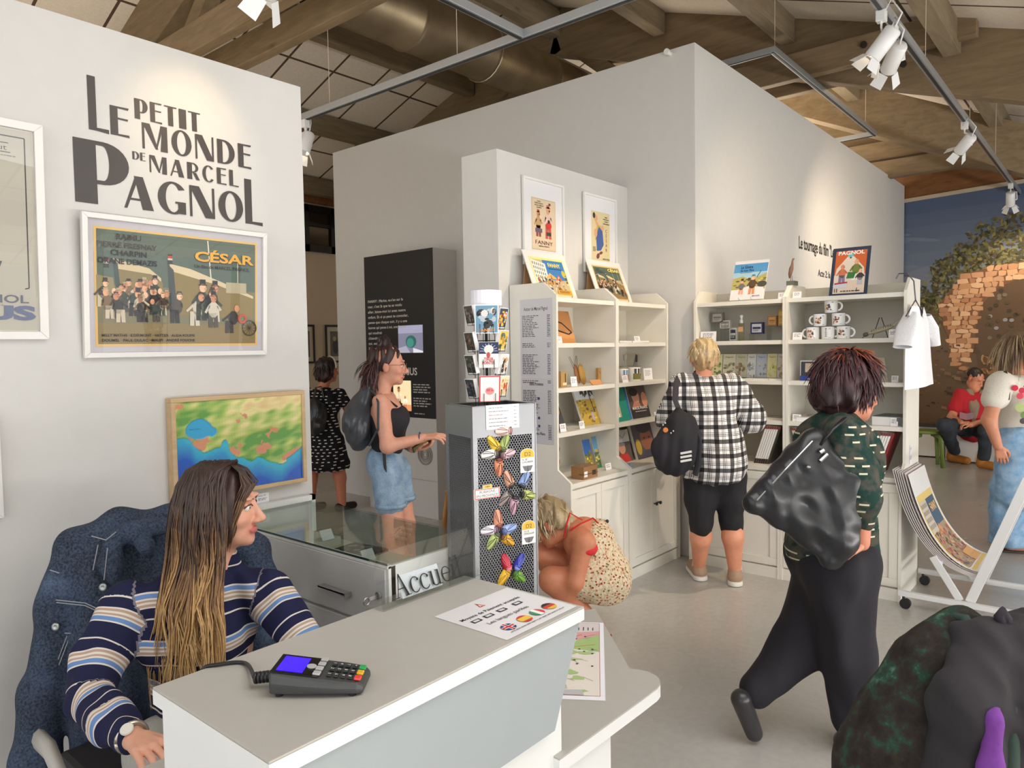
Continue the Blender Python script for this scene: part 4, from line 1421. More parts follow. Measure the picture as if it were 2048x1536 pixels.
# two narrow framed posters on the short wall above
t, A, pw, ph = framed('framed_poster', 'narrow framed poster of two women reading FANNY on the short white wall', 'poster', (3.66, 2.985, 2.12), AX, UZ, .442, .566, .016, .02, OFFW, S(232, 231, 234), (.075, .09, .075, .105))
A.rect(0, 0, pw, ph, S(226, 204, 172)); A.line([(.004, .004), (pw - .004, .004), (pw - .004, ph - .004), (.004, ph - .004), (.004, .004)], .002, S(170, 140, 104))
for i, s in enumerate(('RAIMU', 'PIERRE FRESNAY', 'ORANE DEMAZIS', 'CHARPIN')): A.text(s, pw * .30, ph * (.93 - .04 * i), ph * .026, S(50, 36, 34), 'c', .02)
A.k += 2; caricature(A, pw * .27, ph * .26, ph * .52, S(196, 160, 110), S(150, 70, 66), SKIN_D[3], S(190, 80, 60)); A.k += 2; caricature(A, pw * .68, ph * .24, ph * .66, S(226, 196, 180), S(196, 90, 80), SKIN_D[0], S(206, 110, 80)); A.k += 2
A.ell(pw * .70, ph * .50, pw * .12, ph * .07, S(206, 50, 50)); A.ell(pw * .70, ph * .58, pw * .05, ph * .035, S(40, 30, 34)); A.rect(pw * .14, ph * .34, pw * .42, ph * .42, S(110, 90, 110)); A.rect(pw * .60, ph * .30, pw * .80, ph * .37, S(70, 60, 56))
A.text('FANNY', pw * .12, ph * .115, ph * .075, S(110, 36, 44), 'l', .0, pw * .74); A.text('MARCEL PAGNOL', pw * .28, ph * .07, ph * .022, S(40, 36, 36), 'l', .02, pw * .44); A.text('BA', pw * .70, ph * .90, ph * .04, S(40, 30, 30), 'l', .03)
A.build('print', ART, t)
t, A, pw, ph = framed('framed_poster', 'narrow framed poster of a man in a blue apron reading CÉSAR downwards', 'poster', (4.345, 2.985, 2.12), AX, UZ, .432, .566, .016, .02, OFFW, S(234, 233, 236), (.085, .075, .075, .10))
A.rect(0, 0, pw, ph, S(224, 208, 158))
A.poly([(pw * .18, ph * .42), (pw * .30, ph * .74), (pw * .50, ph * .72), (pw * .64, ph * .42)], S(206, 176, 76)); A.poly([(pw * .28, ph * .20), (pw * .24, ph * .50), (pw * .40, ph * .70), (pw * .60, ph * .62), (pw * .66, ph * .34), (pw * .5, ph * .22)], S(60, 92, 160))
A.ell(pw * .24, ph * .86, pw * .10, ph * .07, SKIN_D[0]); A.ell(pw * .14, ph * .91, pw * .07, ph * .06, S(50, 44, 44)); A.poly([(pw * .2, ph * .80), (pw * .36, ph * .78), (pw * .42, ph * .72), (pw * .26, ph * .72)], SKIN_D[0]); A.ell(pw * .22, ph * .56, pw * .09, ph * .09, SKIN_D[0]); A.ell(pw * .60, ph * .68, pw * .08, ph * .06, SKIN_D[0])
A.ell(pw * .34, ph * .10, pw * .10, ph * .05, S(120, 56, 70), 12, .8); A.ell(pw * .50, ph * .17, pw * .10, ph * .03, S(120, 56, 70), 12, .3)
for i, s in enumerate(('RAIMU', 'PIERRE FRESNAY', 'CHARPIN', 'ORANE DEMAZIS')): A.text(s, pw * .80, ph * (.90 - .045 * i), ph * .022, S(50, 46, 46), 'c', .02)
for i, c in enumerate('CÉSAR'): A.text(c, pw * .80, ph * (.60 - .098 * i), ph * .066, S(150, 50, 50), 'c', 0)
A.text('MARCEL PAGNOL', pw * .60, ph * .035, ph * .03, S(50, 46, 44), 'l', .02, pw * .38); A.greek(pw * .06, ph * .28, pw * .2, 7, ph * .014, S(110, 100, 80), .6, 5)
A.build('print', ART, t)

# price list on the outer side of the first bookcase
A = Art((XS0 - .001, 2.94, 0), UY, UZ)
pl0 = onx(1040, 600, XS0); pl1 = onx(1108, 880, XS0)
y0, y1 = 2.945 - pl0.y, 2.945 - pl1.y
A = Art((XS0 - .0012, 2.945, 0), UY, UZ)
zt, zm, zb_ = pl0.z, 1.40, .99
A.rect(y0, zm + .002, y1, zt, S(196, 194, 198)); A.rect(y0, zb_, y1, zm - .002, S(194, 192, 196))
wd = y1 - y0
A.text('Autour de Marcel Pagnol', y0 + wd * .12, zt - .07, .022, S(50, 48, 52), 'l', .01, wd * .74)
for z, n, s in ((zt - .10, 13, 1), (zt - .27, 3, 2), (zt - .34, 12, 3), (zt - .50, 2, 4), (zm - .08, 14, 5), (zm - .29, 9, 6)):
	A.greek(y0 + wd * .06, z, wd * .55, n, .0105, S(96, 94, 100), .5, s, .45); A.greek(y0 + wd * .84, z, wd * .1, n, .0105, S(96, 94, 100), .5, s + 20, .05)
A.text('100% Provence', y0 + wd * .26, zm - .05, .020, S(50, 48, 52), 'l', .01, wd * .44); A.text('Bons Plans', y0 + wd * .4, zb_ + .055, .018, S(50, 48, 52), 'l', .005, wd * .34)
for z in (zm - .13, zm - .25, zm - .30): A.ell(y0 + wd * .56, z, .009, .009, S(60, 70, 110), 12)
tag(A.build('price_list', ARTG), 'long printed price list in plastic on the grey bookcase side', 'price list')

# ---------------------------------------------------------------- things on the first bookcase
def tan_art(A, w, h):
	A.poly([(0, 0), (w, 0), (w, h * .86), (w * .8, h), (0, h)], S(200, 140, 84))
	A.line([(0, h * .48), (w * .30, h * .50), (w * .42, h * .68), (w * .62, h * .62), (w * .93, h * .34), (w * .80, h * .28), (w * .45, h * .38), (w * .30, h * .50)], w * .035, S(40, 32, 32)); A.line([(w * .30, h * .50), (w * .18, h * .28), (0, h * .40)], w * .035, S(40, 32, 32))
leaf('leather_folder', 'tan leather folder with a black outline drawing on the upper shelf', 'folder', 'Y', 1100, 1152, SHZ[1], 2.82, .215, .06, .012, tan_art, S(184, 126, 74))
price('price card at the foot of the tan leather folder', 'Y', 1115, 1125, SHZ[1], 2.70, .042)
mb = MB(); p = ony(1122, 765, 2.72); mb.box((p.x - .04, 2.69, SHZ[2]), (p.x + .022, 2.75, SHZ[2] + .098), S(176, 140, 88)); mb.box((p.x + .002, 2.6895, SHZ[2] + .03), (p.x + .010, 2.69, SHZ[2] + .085), S(50, 40, 36)); mb.box((p.x - .02, 2.6895, SHZ[2] + .012), (p.x + .018, 2.69, SHZ[2] + .028), S(222, 206, 180))
tag(mb.build('gift_box', PAINTED), 'small kraft gift box beside the bookcase side on the middle shelf', 'box')
price('price card standing before the corded leather case', 'Y', 1142, 1154, SHZ[2], 2.68, .062, 4)
def glasses_case(px, py, z0, Y):
	p = ony(px, py, Y)
	t = thing('glasses_case', 'olive leather glasses case with a cord leaning on the middle shelf', 'case', (p.x, Y, z0))
	R = Matrix.Translation((p.x, Y, z0 + .068)) @ Matrix.Rotation(math.radians(-24), 4, 'Y')
	m = MB(R); m.ell((0, 0, 0), (.032, .015, .075), 16, 12); m.build('pouch', mat('olive_leather', S(168, 128, 58), .5), t, smooth=True)
	m = MB(R); m.ell((-.034, .012, .02), (.024, .008, .07), 12, 10); m.build('flap', mat('brown_leather', S(140, 88, 50), .5), t, smooth=True)
	c = MB(); a = Vector((p.x - .06, Y + .02, z0 + .10)); c.tube([a, a + Vector((.05, .02, .09)), a + Vector((.058, .02, .088)), a + Vector((.035, .0, 0))], .0014, 6); c.tube([a, a + Vector((-.02, .03, .085)), a + Vector((-.008, .03, .088)), a + Vector((.02, .0, 0))], .0012, 6)
	c.build('cord', BLACK, t)
glasses_case(1164, 760, SHZ[2] + .001, 2.76)
def notebook_art(A, w, h): A.rect(0, 0, w, h, S(180, 138, 76)); A.ring(w * .55, h * .5, w * .22, w * .235, S(136, 98, 52), 18); A.line([(w * .05, h * .8), (w * .2, h * .62)], w * .02, S(70, 50, 30))
leaf('notebook', 'square tan leather notebook at the end of the middle shelf', 'notebook', 'Y', 1196, 1221, SHZ[2], 2.74, .105, .0, .02, notebook_art, S(170, 128, 72))
leaf('leather_tag', 'orange leather tag lying before the square notebook', 'tag', 'Y', 1185, 1206, SHZ[2], 2.66, .032, .03, .004, fill(S(206, 146, 92)), S(190, 130, 80))
def tree_cover(A, w, h):
	A.rect(0, 0, w, h, S(206, 212, 222)); A.rect(0, 0, w, h * .62, S(190, 158, 64)); rnd = random.Random(5)
	for i in range(60): A.ell(rnd.random() * w, rnd.random() * h * .6, w * rnd.uniform(.02, .07), h * rnd.uniform(.01, .04), rnd.choice([S(206, 176, 60), S(150, 120, 50), S(120, 90, 60), S(214, 190, 90)]), 7, 0, i % 8 == 0)
	A.line([(w * .62, h * .3), (w * .58, h * .8)], w * .03, S(60, 48, 40))
	for i in range(40):
		a = rnd.uniform(0, 2 * PI); r = rnd.random() ** .5; A.ell(w * (.52 + .36 * r * math.cos(a)), h * (.84 + .14 * r * math.sin(a)), w * .06, h * .025, rnd.choice([S(70, 66, 54), S(90, 84, 62)]), 6, a, i == 0)
	A.ell(w * .5, h * .2, w * .06, h * .12, S(180, 164, 166))
leaf('book', 'tall book with a pine tree and yellow meadow cover on a wire stand', 'book', 'Y', 1166, 1212, SHZ[3], 2.74, .272, .10, .014, tree_cover, stand=True)
leaf('book', 'dark photo book half hidden by the bookcase side, above the base', 'book', 'Y', 1100, 1132, SHZ[3], 2.72, .235, .10, .014, lambda A, w, h: (A.rect(0, 0, w, h, S(74, 62, 56)), A.ell(w * .7, h * .5, w * .22, h * .12, S(180, 130, 104)), A.ell(w * .8, h * .3, w * .2, h * .1, S(60, 60, 70))))
price('price card before the dark photo book', 'Y', 1119, 1131, SHZ[3], 2.66, .05); price('price card beside the pine tree book', 'Y', 1158, 1168, SHZ[3], 2.66, .048)
def land(c1, c2, c3, seed):
	def f(A, w, h):
		A.rect(0, 0, w, h, c1); A.rect(0, 0, w, h * .5, c2); rnd = random.Random(seed)
		for i in range(26): A.ell(rnd.random() * w * .8 + w * .1, h * (.1 + .5 * rnd.random()), w * .12, h * .04, rnd.choice([c2, c3, S(226, 200, 90), S(90, 110, 60)]), 7, 0, i % 9 == 0)
		A.rect(0, 0, w, h * .08, S(60, 140, 90))
	return f
leaf('leaflet', 'narrow leaflet with a blue sky and autumn trees, on the base worktop', 'leaflet', 'Y', 1173, 1188, BZ, 2.74, .20, .05, .003, land(S(70, 124, 206), S(140, 130, 60), S(190, 140, 60), 3))
leaf('leaflet', 'narrow leaflet with a rocky hill, beside the blue sky leaflet', 'leaflet', 'Y', 1192, 1211, BZ, 2.74, .21, .05, .003, land(S(120, 176, 216), S(96, 116, 70), S(150, 150, 120), 4))
price('price card beside the rocky hill leaflet', 'Y', 1210, 1221, BZ, 2.64, .044)
mb = MB(); p = ony(1186, 950, 2.60); mb.box((p.x - .155, 2.565, BZ), (p.x, 2.66, BZ + .078), S(150, 112, 74)); mb.box((p.x - .06, 2.5635, BZ + .02), (p.x - .02, 2.565, BZ + .05), S(60, 46, 36)); mb.box((p.x - .157, 2.5632, BZ + .03), (p.x + .002, 2.6, BZ + .034), S(90, 66, 44)); mb.box((p.x - .15, 2.5634, BZ + .015), (p.x - .115, 2.5645, BZ + .05), S(234, 234, 234))
tag(mb.build('small_suitcase', PAINTED), 'small brown suitcase box with white label on the base worktop', 'box')
mb = MB(); p = ony(1118, 905, 2.70)
prof = [(.018 + .006 * math.sin(i * 1.1), .012 + i * .014) for i in range(18)]
mb.lathe([(0, 0), (.02, 0)] + prof + [(0, .27)], 12, (p.x - .002, 2.72, BZ), S(146, 108, 66))
tag(mb.build('carved_wood', PAINTED, smooth=True), 'tall carved wooden piece behind the suitcase box', 'carving')

# ---------------------------------------------------------------- corner bookcase
mb = MB()
for i, (x, y, w, d, r) in enumerate(((4.33, 2.74, .17, .22, .05), (4.55, 2.75, .2, .24, -.08))):
	mb = MB(Matrix.Translation((x, y, SHZ[1] + .0004)) @ Matrix.Rotation(r, 4, 'Z')); mb.box((-w / 2, -d / 2, 0), (w / 2, d / 2, .012), S(232, 230, 228)); tag(mb.build('paper_stack', PAINTED), ('flat stack of white sheets near the post between the bookcases', 'flat stack of white sheets at the wall end of the upper shelf')[i], 'paper')
price('price card between the two flat paper stacks', 'Y', 1270, 1281, SHZ[1], 2.66, .045)
def printed_mug(label, px, Y, z, r, h, c1, c2, group=None):
	p = ony(px, 745, Y); t = thing('printed_mug', label, 'mug', (p.x, Y, z), group=group)
	m = MB(); m.lathe([(0, .002), (r * .95, .0), (r, .004), (r, h), (r - .003, h), (r - .004, .006), (0, .006)], 24, (p.x, Y, z), S(236, 234, 230)); m.build('body', PAINTED, t, smooth=True)
	b = MB(); n = 12
	for i in range(n):
		a0, a1 = PI + .3 + i * 2.4 / n, PI + .3 + (i + 1) * 2.4 / n
		b.poly([(p.x + (r + .0006) * math.cos(a), Y + (r + .0006) * math.sin(a), z + q * h) for a, q in ((a0, .1), (a1, .1), (a1, .55), (a0, .55))], c1); b.poly([(p.x + (r + .0006) * math.cos(a), Y + (r + .0006) * math.sin(a), z + q * h) for a, q in ((a0, .55), (a1, .55), (a1, .92), (a0, .92))], c2 if i % 3 else S(230, 230, 230))
	b.build('print', ART, t)
printed_mug('blue printed mug beside the price card on the middle shelf', 1247, 2.70, SHZ[2], .034, .092, S(190, 120, 110), S(96, 140, 186)); printed_mug('wide mug with a dark landscape print under the figurines', 1269, 2.74, SHZ[2], .044, .095, S(120, 112, 60), S(60, 60, 56))
price('price card leaning on the blue printed mug', 'Y', 1245, 1256, SHZ[2], 2.64, .05); price('tall price card beside the landscape mug', 'Y', 1288, 1305, SHZ[2], 2.70, .085, 6)
def riser(label, face, px0, px1, z, plane, h, d):
	f = ony if face == 'Y' else onx
	a, b = f(px0, 700, plane), f(px1, 700, plane)
	m = MB()
	if face == 'Y': m.box((a.x, plane, z), (a.x + .003, plane + d, z + h)); m.box((b.x - .003, plane, z), (b.x, plane + d, z + h)); m.box((a.x, plane, z + h), (b.x, plane + d, z + h + .003))
	else: m.box((plane, a.y, z), (plane + d, a.y - .003, z + h)); m.box((plane, b.y + .003, z), (plane + d, b.y, z + h)); m.box((plane, a.y, z + h), (plane + d, b.y, z + h + .003))
	tag(m.build('display_riser', ACRYL), label, 'display stand')
riser('clear acrylic riser carrying the tiny figurines', 'Y', 1240, 1312, SHZ[2], 2.82, .10, .10)
zr = SHZ[2] + .1035
def tiny(name, label, cat, px, Y, z, parts):
	p = ony(px, 720, Y); t = thing(name, label, cat, (p.x, Y, z))
	for nm, fn in parts:
		m = MB(Matrix.Translation((p.x, Y, z))); fn(m); m.build(nm, PAINTED, t, smooth=(nm not in ('canvas', 'easel')))
tiny('champagne_flute', 'small champagne flute on the acrylic riser', 'glass', 1250, 2.87, zr, [('glass', lambda m: m.lathe([(.018, 0), (.003, .004), (.003, .03), (.014, .05), (.017, .085), (.016, .085), (.012, .05)], 14, (0, 0, 0), S(206, 206, 196)))])
tiny('mini_easel', 'miniature easel with a dark canvas beside the figurine', 'ornament', 1272, 2.87, zr, [('easel', lambda m: (m.tube([(-.014, 0, 0), (-.002, 0, .085)], .0016, 6, S(110, 60, 50)), m.tube([(.014, 0, 0), (.002, 0, .085)], .0016, 6, S(110, 60, 50)), m.tube([(0, .022, 0), (0, 0, .085)], .0016, 6, S(110, 60, 50)))), ('canvas', lambda m: m.box((-.013, -.006, .026), (.013, -.002, .08), S(60, 60, 70)))])
tiny('figurine', 'tiny standing figurine of a man in a blue jacket on the riser', 'figurine', 1287, 2.87, zr, [('body', lambda m: (m.tube([(-.004, 0, .004), (-.003, 0, .04)], .0035, 6, S(150, 130, 100)), m.tube([(.006, 0, .004), (.003, 0, .04)], .0035, 6, S(150, 130, 100)), m.ell((0, 0, .055), (.010, .007, .02), 10, 8, None, S(70, 110, 130)), m.ell((0, 0, .082), (.006, .006, .008), 8, 6, None, S(200, 150, 120)), m.ell((0, 0, .089), (.008, .008, .003), 8, 6, None, S(40, 36, 36)))), ('base', lambda m: m.lathe([(0, 0), (.013, 0), (.012, .005), (0, .005)], 12, (0, 0, 0), S(90, 100, 60)))])
for i, px in enumerate((1296, 1302, 1307)): tiny('bead_charm', 'dark red bead charm hanging over the edge of the riser', 'charm', px, 2.812, zr - .02, [('bead', lambda m: (m.ell((0, 0, .006), .006, 8, 6, None, S(120, 40, 34)), m.tube([(0, 0, .01), (0, .004, .026)], .0008, 5, S(60, 50, 50))))])
for o in list(COL.objects):
	if o.name.startswith('bead_charm'): o['group'] = 'bead charms on the riser'
def green_cover(A, w, h): A.rect(0, 0, w, h, S(30, 140, 122)); A.rect(0, h * .12, w * .62, h * .62, S(196, 176, 140)); A.ell(w * .25, h * .4, w * .2, h * .16, S(170, 110, 80)); A.text('Pagnol', w * .02, h * .68, h * .06, S(240, 240, 236), 'l', .02, w * .5); A.rect(w * .1, h * .12, w * .55, h * .22, S(230, 230, 226))
leaf('book', 'green covered book leaning against the post on the lower shelf', 'book', 'Y', 1220, 1260, SHZ[3], 2.68, .255, .07, .012, green_cover, S(226, 226, 220))
def bio_cover(A, w, h):
	A.rect(0, 0, w, h, S(58, 50, 50)); A.rect(0, h * .3, w, h, S(92, 76, 70)); A.ell(w * .40, h * .60, w * .2, h * .20, S(206, 150, 124)); A.ell(w * .33, h * .74, w * .24, h * .12, S(40, 34, 36)); A.poly([(w * .1, h * .3), (w * .3, h * .5), (w * .55, h * .42), (w * .6, h * .3)], S(190, 130, 110)); A.ell(w * .85, h * .5, w * .16, h * .22, S(206, 140, 110)); A.rect(0, 0, w, h * .30, S(52, 44, 46))
	A.text('MARCEL PAGNOL', w * .1, h * .25, h * .07, S(240, 238, 236), 'l', .02, w * .82); A.greek(w * .22, h * .20, w * .6, 1, h * .035, S(200, 190, 186), .6, 1, 0); A.text('biographie', w * .3, h * .92, h * .03, S(220, 214, 206), 'l')
t, A = leaf('book', 'thick dark book with a man in profile and blue spine on the lower shelf', 'book', 'Y', 1265, 1301, SHZ[3], 2.70, .255, .07, .03, bio_cover, S(226, 224, 220))
p = ony(1265, 830, 2.70); MB().prism([(p.x - .001, 2.70, SHZ[3]), (p.x - .014, 2.724, SHZ[3]), (p.x - .014, 2.795, SHZ[3] + .255), (p.x - .001, 2.77, SHZ[3] + .255)], (-.001, 0, 0), S(40, 120, 186)).build('spine', PAINTED, t)
price('price card at the wall end of the lower shelf', 'Y', 1309, 1322, SHZ[3], 2.68, .03)
def mag_cover(A, w, h): A.rect(0, 0, w, h, S(206, 206, 206)); A.rect(0, 0, w, h * .62, S(96, 88, 84)); A.ell(w * .4, h * .42, w * .22, h * .16, S(216, 160, 130)); A.ell(w * .42, h * .55, w * .22, h * .06, S(170, 160, 156)); A.poly([(0, 0), (w * .9, 0), (w * .7, h * .26), (w * .2, h * .26)], S(206, 60, 50)); A.line([(w * .05, h * .72), (w * .3, h * .9), (w * .55, h * .75), (w * .8, h * .9)], w * .02, S(90, 90, 96)); A.rect(w * .1, h * .62, w * .5, h * .72, S(232, 230, 230))
leaf('magazine', 'magazine with a man in a red sweater on the base worktop', 'magazine', 'Y', 1236, 1265, BZ, 2.72, .225, .05, .006, mag_cover)
def face_cover(A, w, h): A.rect(0, 0, w, h, S(82, 78, 90)); A.ell(w * .58, h * .46, w * .28, h * .30, S(150, 96, 72)); A.ell(w * .55, h * .78, w * .34, h * .16, S(66, 58, 60)); A.ell(w * .48, h * .5, w * .05, h * .02, S(70, 44, 40)); A.ell(w * .70, h * .5, w * .05, h * .02, S(70, 44, 40)); A.poly([(w * .2, 0), (w * .9, 0), (w * .8, h * .2), (w * .4, h * .2)], S(70, 70, 88)); A.ell(w * .16, h * .3, w * .12, h * .2, S(190, 160, 60))
leaf('book', 'large book with a dark face cover behind the shopper backpack', 'book', 'Y', 1275, 1318, BZ, 2.70, .285, .08, .02, face_cover, S(222, 216, 206))
price('blue grey card lying at the foot of the magazine', 'Y', 1250, 1264, BZ, 2.58, .03, 2, S(150, 166, 176))

# ---------------------------------------------------------------- bookcases seen behind the shoppers (faces along -X)
XM = 5.06
def gloire(A, w, h):
	A.rect(0, 0, w, h, S(226, 224, 226)); A.rect(0, h * .26, w, h * .92, S(196, 214, 222)); A.rect(0, h * .62, w, h * .92, S(84, 150, 200)); A.rect(0, h * .55, w, h * .70, S(160, 196, 214))
	A.poly([(0, h * .26), (0, h * .55), (w * .3, h * .60), (w * .55, h * .50), (w, h * .66), (w, h * .26)], S(176, 164, 96)); rnd = random.Random(2)
	for i in range(26): A.ell(rnd.random() * w, h * (.28 + .26 * rnd.random()), w * .06, h * .02, rnd.choice([S(120, 116, 70), S(206, 190, 110), S(90, 92, 70)]), 7, 0, i == 0)
	A.ell(w * .9, h * .38, w * .14, h * .08, S(70, 70, 66)); A.poly([(0, h * .02), (w * .96, h * .02), (w * .96, h * .30), (w * .5, h * .34), (w * .1, h * .24)], S(220, 218, 220))
	A.k += 2; caricature(A, w * .30, h * .14, h * .38, S(110, 106, 106), S(214, 160, 136), SKIN_D[0], S(60, 56, 60)); A.k += 3; caricature(A, w * .62, h * .13, h * .50, S(90, 70, 54), S(206, 140, 96), SKIN_D[2], S(60, 130, 160)); A.k += 2
	A.line([(w * .72, h * .55), (w * .82, h * .72)], w * .02, S(60, 56, 60)); A.text('La Gloire', w * .20, h * .80, h * .07, S(30, 60, 100), 'l', .02, w * .36); A.text('de mon Père', w * .20, h * .72, h * .06, S(30, 60, 100), 'l', .01, w * .4); A.greek(w * .2, h * .69, w * .36, 1, h * .016, S(60, 80, 110), .6, 2, 0); A.greek(w * .66, h * .10, w * .22, 2, h * .02, S(110, 100, 150), .6, 2, 0)
leaf('picture_book', 'picture book of a boy and a man on a wall, on a wire stand', 'book', 'X', 1459, 1526, SHZ[0] + .012, XM - .03, .285, .115, .012, gloire, stand=True, skew=.0)
def pagnol_sign(A, w, h):
	r = .03
	A.rect(0, 0, w, h, S(40, 54, 76)); A.rect(w * .09, h * .035, w * .91, h * .93, S(226, 206, 186)); A.rect(w * .09, h * .42, w * .91, h * .93, S(206, 100, 48)); A.poly([(w * .40, h * .80), (w * .58, h * .80), (w * .86, h * .56), (w * .91, h * .30), (w * .09, h * .30), (w * .14, h * .56)], S(228, 212, 196))
	A.poly([(w * .40, h * .80), (w * .58, h * .80), (w * .55, h * .86), (w * .43, h * .86)], S(110, 190, 190)); A.ell(w * .49, h * .78, w * .03, h * .02, S(90, 80, 70))
	A.k += 2; caricature(A, w * .30, h * .24, h * .42, S(206, 120, 80), S(130, 120, 150), SKIN_D[1]); A.k += 3; caricature(A, w * .66, h * .30, h * .46, S(120, 130, 60), S(240, 236, 230), SKIN_D[0]); A.k += 3; caricature(A, w * .78, h * .20, h * .34, S(70, 60, 56), S(190, 190, 200), SKIN_D[2]); A.k += 2
	A.poly([(w * .42, h * .34), (w * .62, h * .34), (w * .66, h * .46), (w * .46, h * .48)], S(60, 120, 60)); A.ell(w * .28, h * .20, w * .2, h * .06, S(206, 206, 216)); A.line([(w * .12, h * .24), (w * .46, h * .26)], h * .03, S(180, 40, 50)); A.greek(w * .30, h * .09, w * .5, 1, h * .03, S(50, 50, 50), .7, 4, 0)
	for x in (.14, .2, .72): A.line([(w * x, h * .06), (w * x, h * .14)], w * .02, S(50, 50, 56))
	A.text('PAGNOL', w * .15, h * .845, h * .075, S(240, 236, 230), 'l', .035, w * .70)
t, A = leaf('tin_sign', 'dark bordered tin sign reading PAGNOL with three cartoon men on the bookcase', 'sign', 'X', 1657, 1733, SHZ[0] + .004, XM - .05, .315, .10, .004, pagnol_sign, S(40, 54, 76))
price('price card beside the picture book near the post', 'X', 1556, 1572, SHZ[0], 4.96, .042); price('price card with a red photo beside the post', 'X', 1585, 1602, SHZ[0], 4.96, .042)
# bird on a block
p = onx(1580, 570, 5.02); zb2 = 1.977
t = thing('display_block', 'little dark display block on the post between the two bookcases', 'display block', (5.05, p.y, zb2)); MB().box((5.02, p.y - .03, zb2), (5.09, p.y + .025, zb2 + .03)).build('block', mat('dark_block', S(96, 98, 84), .5), t)
t = thing('bird_figurine', 'slender brown wooden bird figurine standing on the bookcase post', 'figurine', (5.05, p.y, zb2 + .03))
m = MB(Matrix.Translation((5.05, p.y - .002, zb2 + .03)))
m.tube([(0, .018, .02), (0, .012, .05), (0, .004, .085), (0, -.002, .11), (0, -.004, .135), (0, -.010, .15), (0, -.018, .152)], .01, 10, S(126, 92, 70), True, 1.0, [.003, .013, .015, .009, .006, .007, .002])
m.build('body', PAINTED, t, smooth=True); m = MB(Matrix.Translation((5.05, p.y, zb2 + .03))); m.tube([(0, .006, 0), (0, .006, .04)], .002, 6, S(110, 80, 60)); m.tube([(0, -.006, 0), (0, -.002, .04)], .002, 6, S(110, 80, 60)); m.build('legs', PAINTED, t)
# second shelf: soap and perfume
price('wide price card above the head of the shopper in plaid', 'X', 1401, 1432, SHZ[1], 4.965, .072, 4)
def photo_card(label, px0, px1, z, plane, h, c1, c2, name='soap_box', th=.03):
	return leaf(name, label, 'box', 'X', px0, px1, z, plane, h, 0, th, lambda A, w, hh: (A.rect(0, 0, w, hh, c1), A.rect(w * .12, hh * .12, w * .88, hh * .86, c2), A.rect(w * .18, hh * .42, w * .82, hh * .60, c1), A.greek(w * .2, hh * .36, w * .6, 3, hh * .05, c1, .6, 3)), c1)
for lab, a, b, h in (('clear riser under the highest grey soap box', 1421, 1450, .135), ('clear riser under the middle grey soap box', 1440, 1463, .09), ('clear riser under the navy soap box', 1498, 1532, .045), ('clear riser under the two amber soaps', 1533, 1571, .10)): riser(lab, 'X', a, b, SHZ[1], 5.10, h, .10)
photo_card('grey soap box with a white emblem on the tallest riser', 1423, 1446, SHZ[1] + .1385, 5.12, .075, S(120, 112, 106), S(176, 168, 160)); photo_card('grey soap box on the middle riser', 1440, 1460, SHZ[1] + .0935, 5.12, .06, S(190, 184, 178), S(130, 122, 116)); photo_card('white and navy soap box beside the perfume bottle', 1459, 1473, SHZ[1] + .002, 5.14, .095, S(222, 220, 216), S(50, 48, 80))
photo_card('navy blue soap box with a framed picture label', 1501, 1526, SHZ[1] + .0485, 5.12, .082, S(44, 40, 84), S(206, 206, 212)); photo_card('amber soap with a square label on the right riser', 1535, 1553, SHZ[1] + .1035, 5.14, .07, S(170, 110, 60), S(206, 166, 100), 'soap'); photo_card('golden soap beside the post on the right riser', 1556, 1571, SHZ[1] + .1035, 5.16, .115, S(196, 156, 84), S(222, 190, 110), 'soap')
p = onx(1483, 670, 5.03)
t = thing('perfume_bottle', 'clear perfume bottle with spray pump and orange label', 'bottle', (5.03, p.y, SHZ[1]))
m = MB(); m.box((5.015, p.y - .017, SHZ[1]), (5.045, p.y + .017, SHZ[1] + .125)); m.build('bottle', clear_mat('bottle_glass', (.9, .88, .74), 0, 1.0), t, bevel=.003)
m = MB(); m.box((5.0145, p.y - .0175, SHZ[1] + .065), (5.0152, p.y + .0175, SHZ[1] + .1)); m.build('label_band', mat('orange_label', S(214, 164, 116), .5), t)
m = MB().lathe([(.010, .125), (.012, .13), (.012, .148), (.007, .15), (.007, .165), (.011, .167), (.011, .182), (0, .183)], 14, (5.03, p.y, SHZ[1])); m.build('spray_pump', mat('frosted_cap', S(214, 216, 214), .3), t, smooth=True)
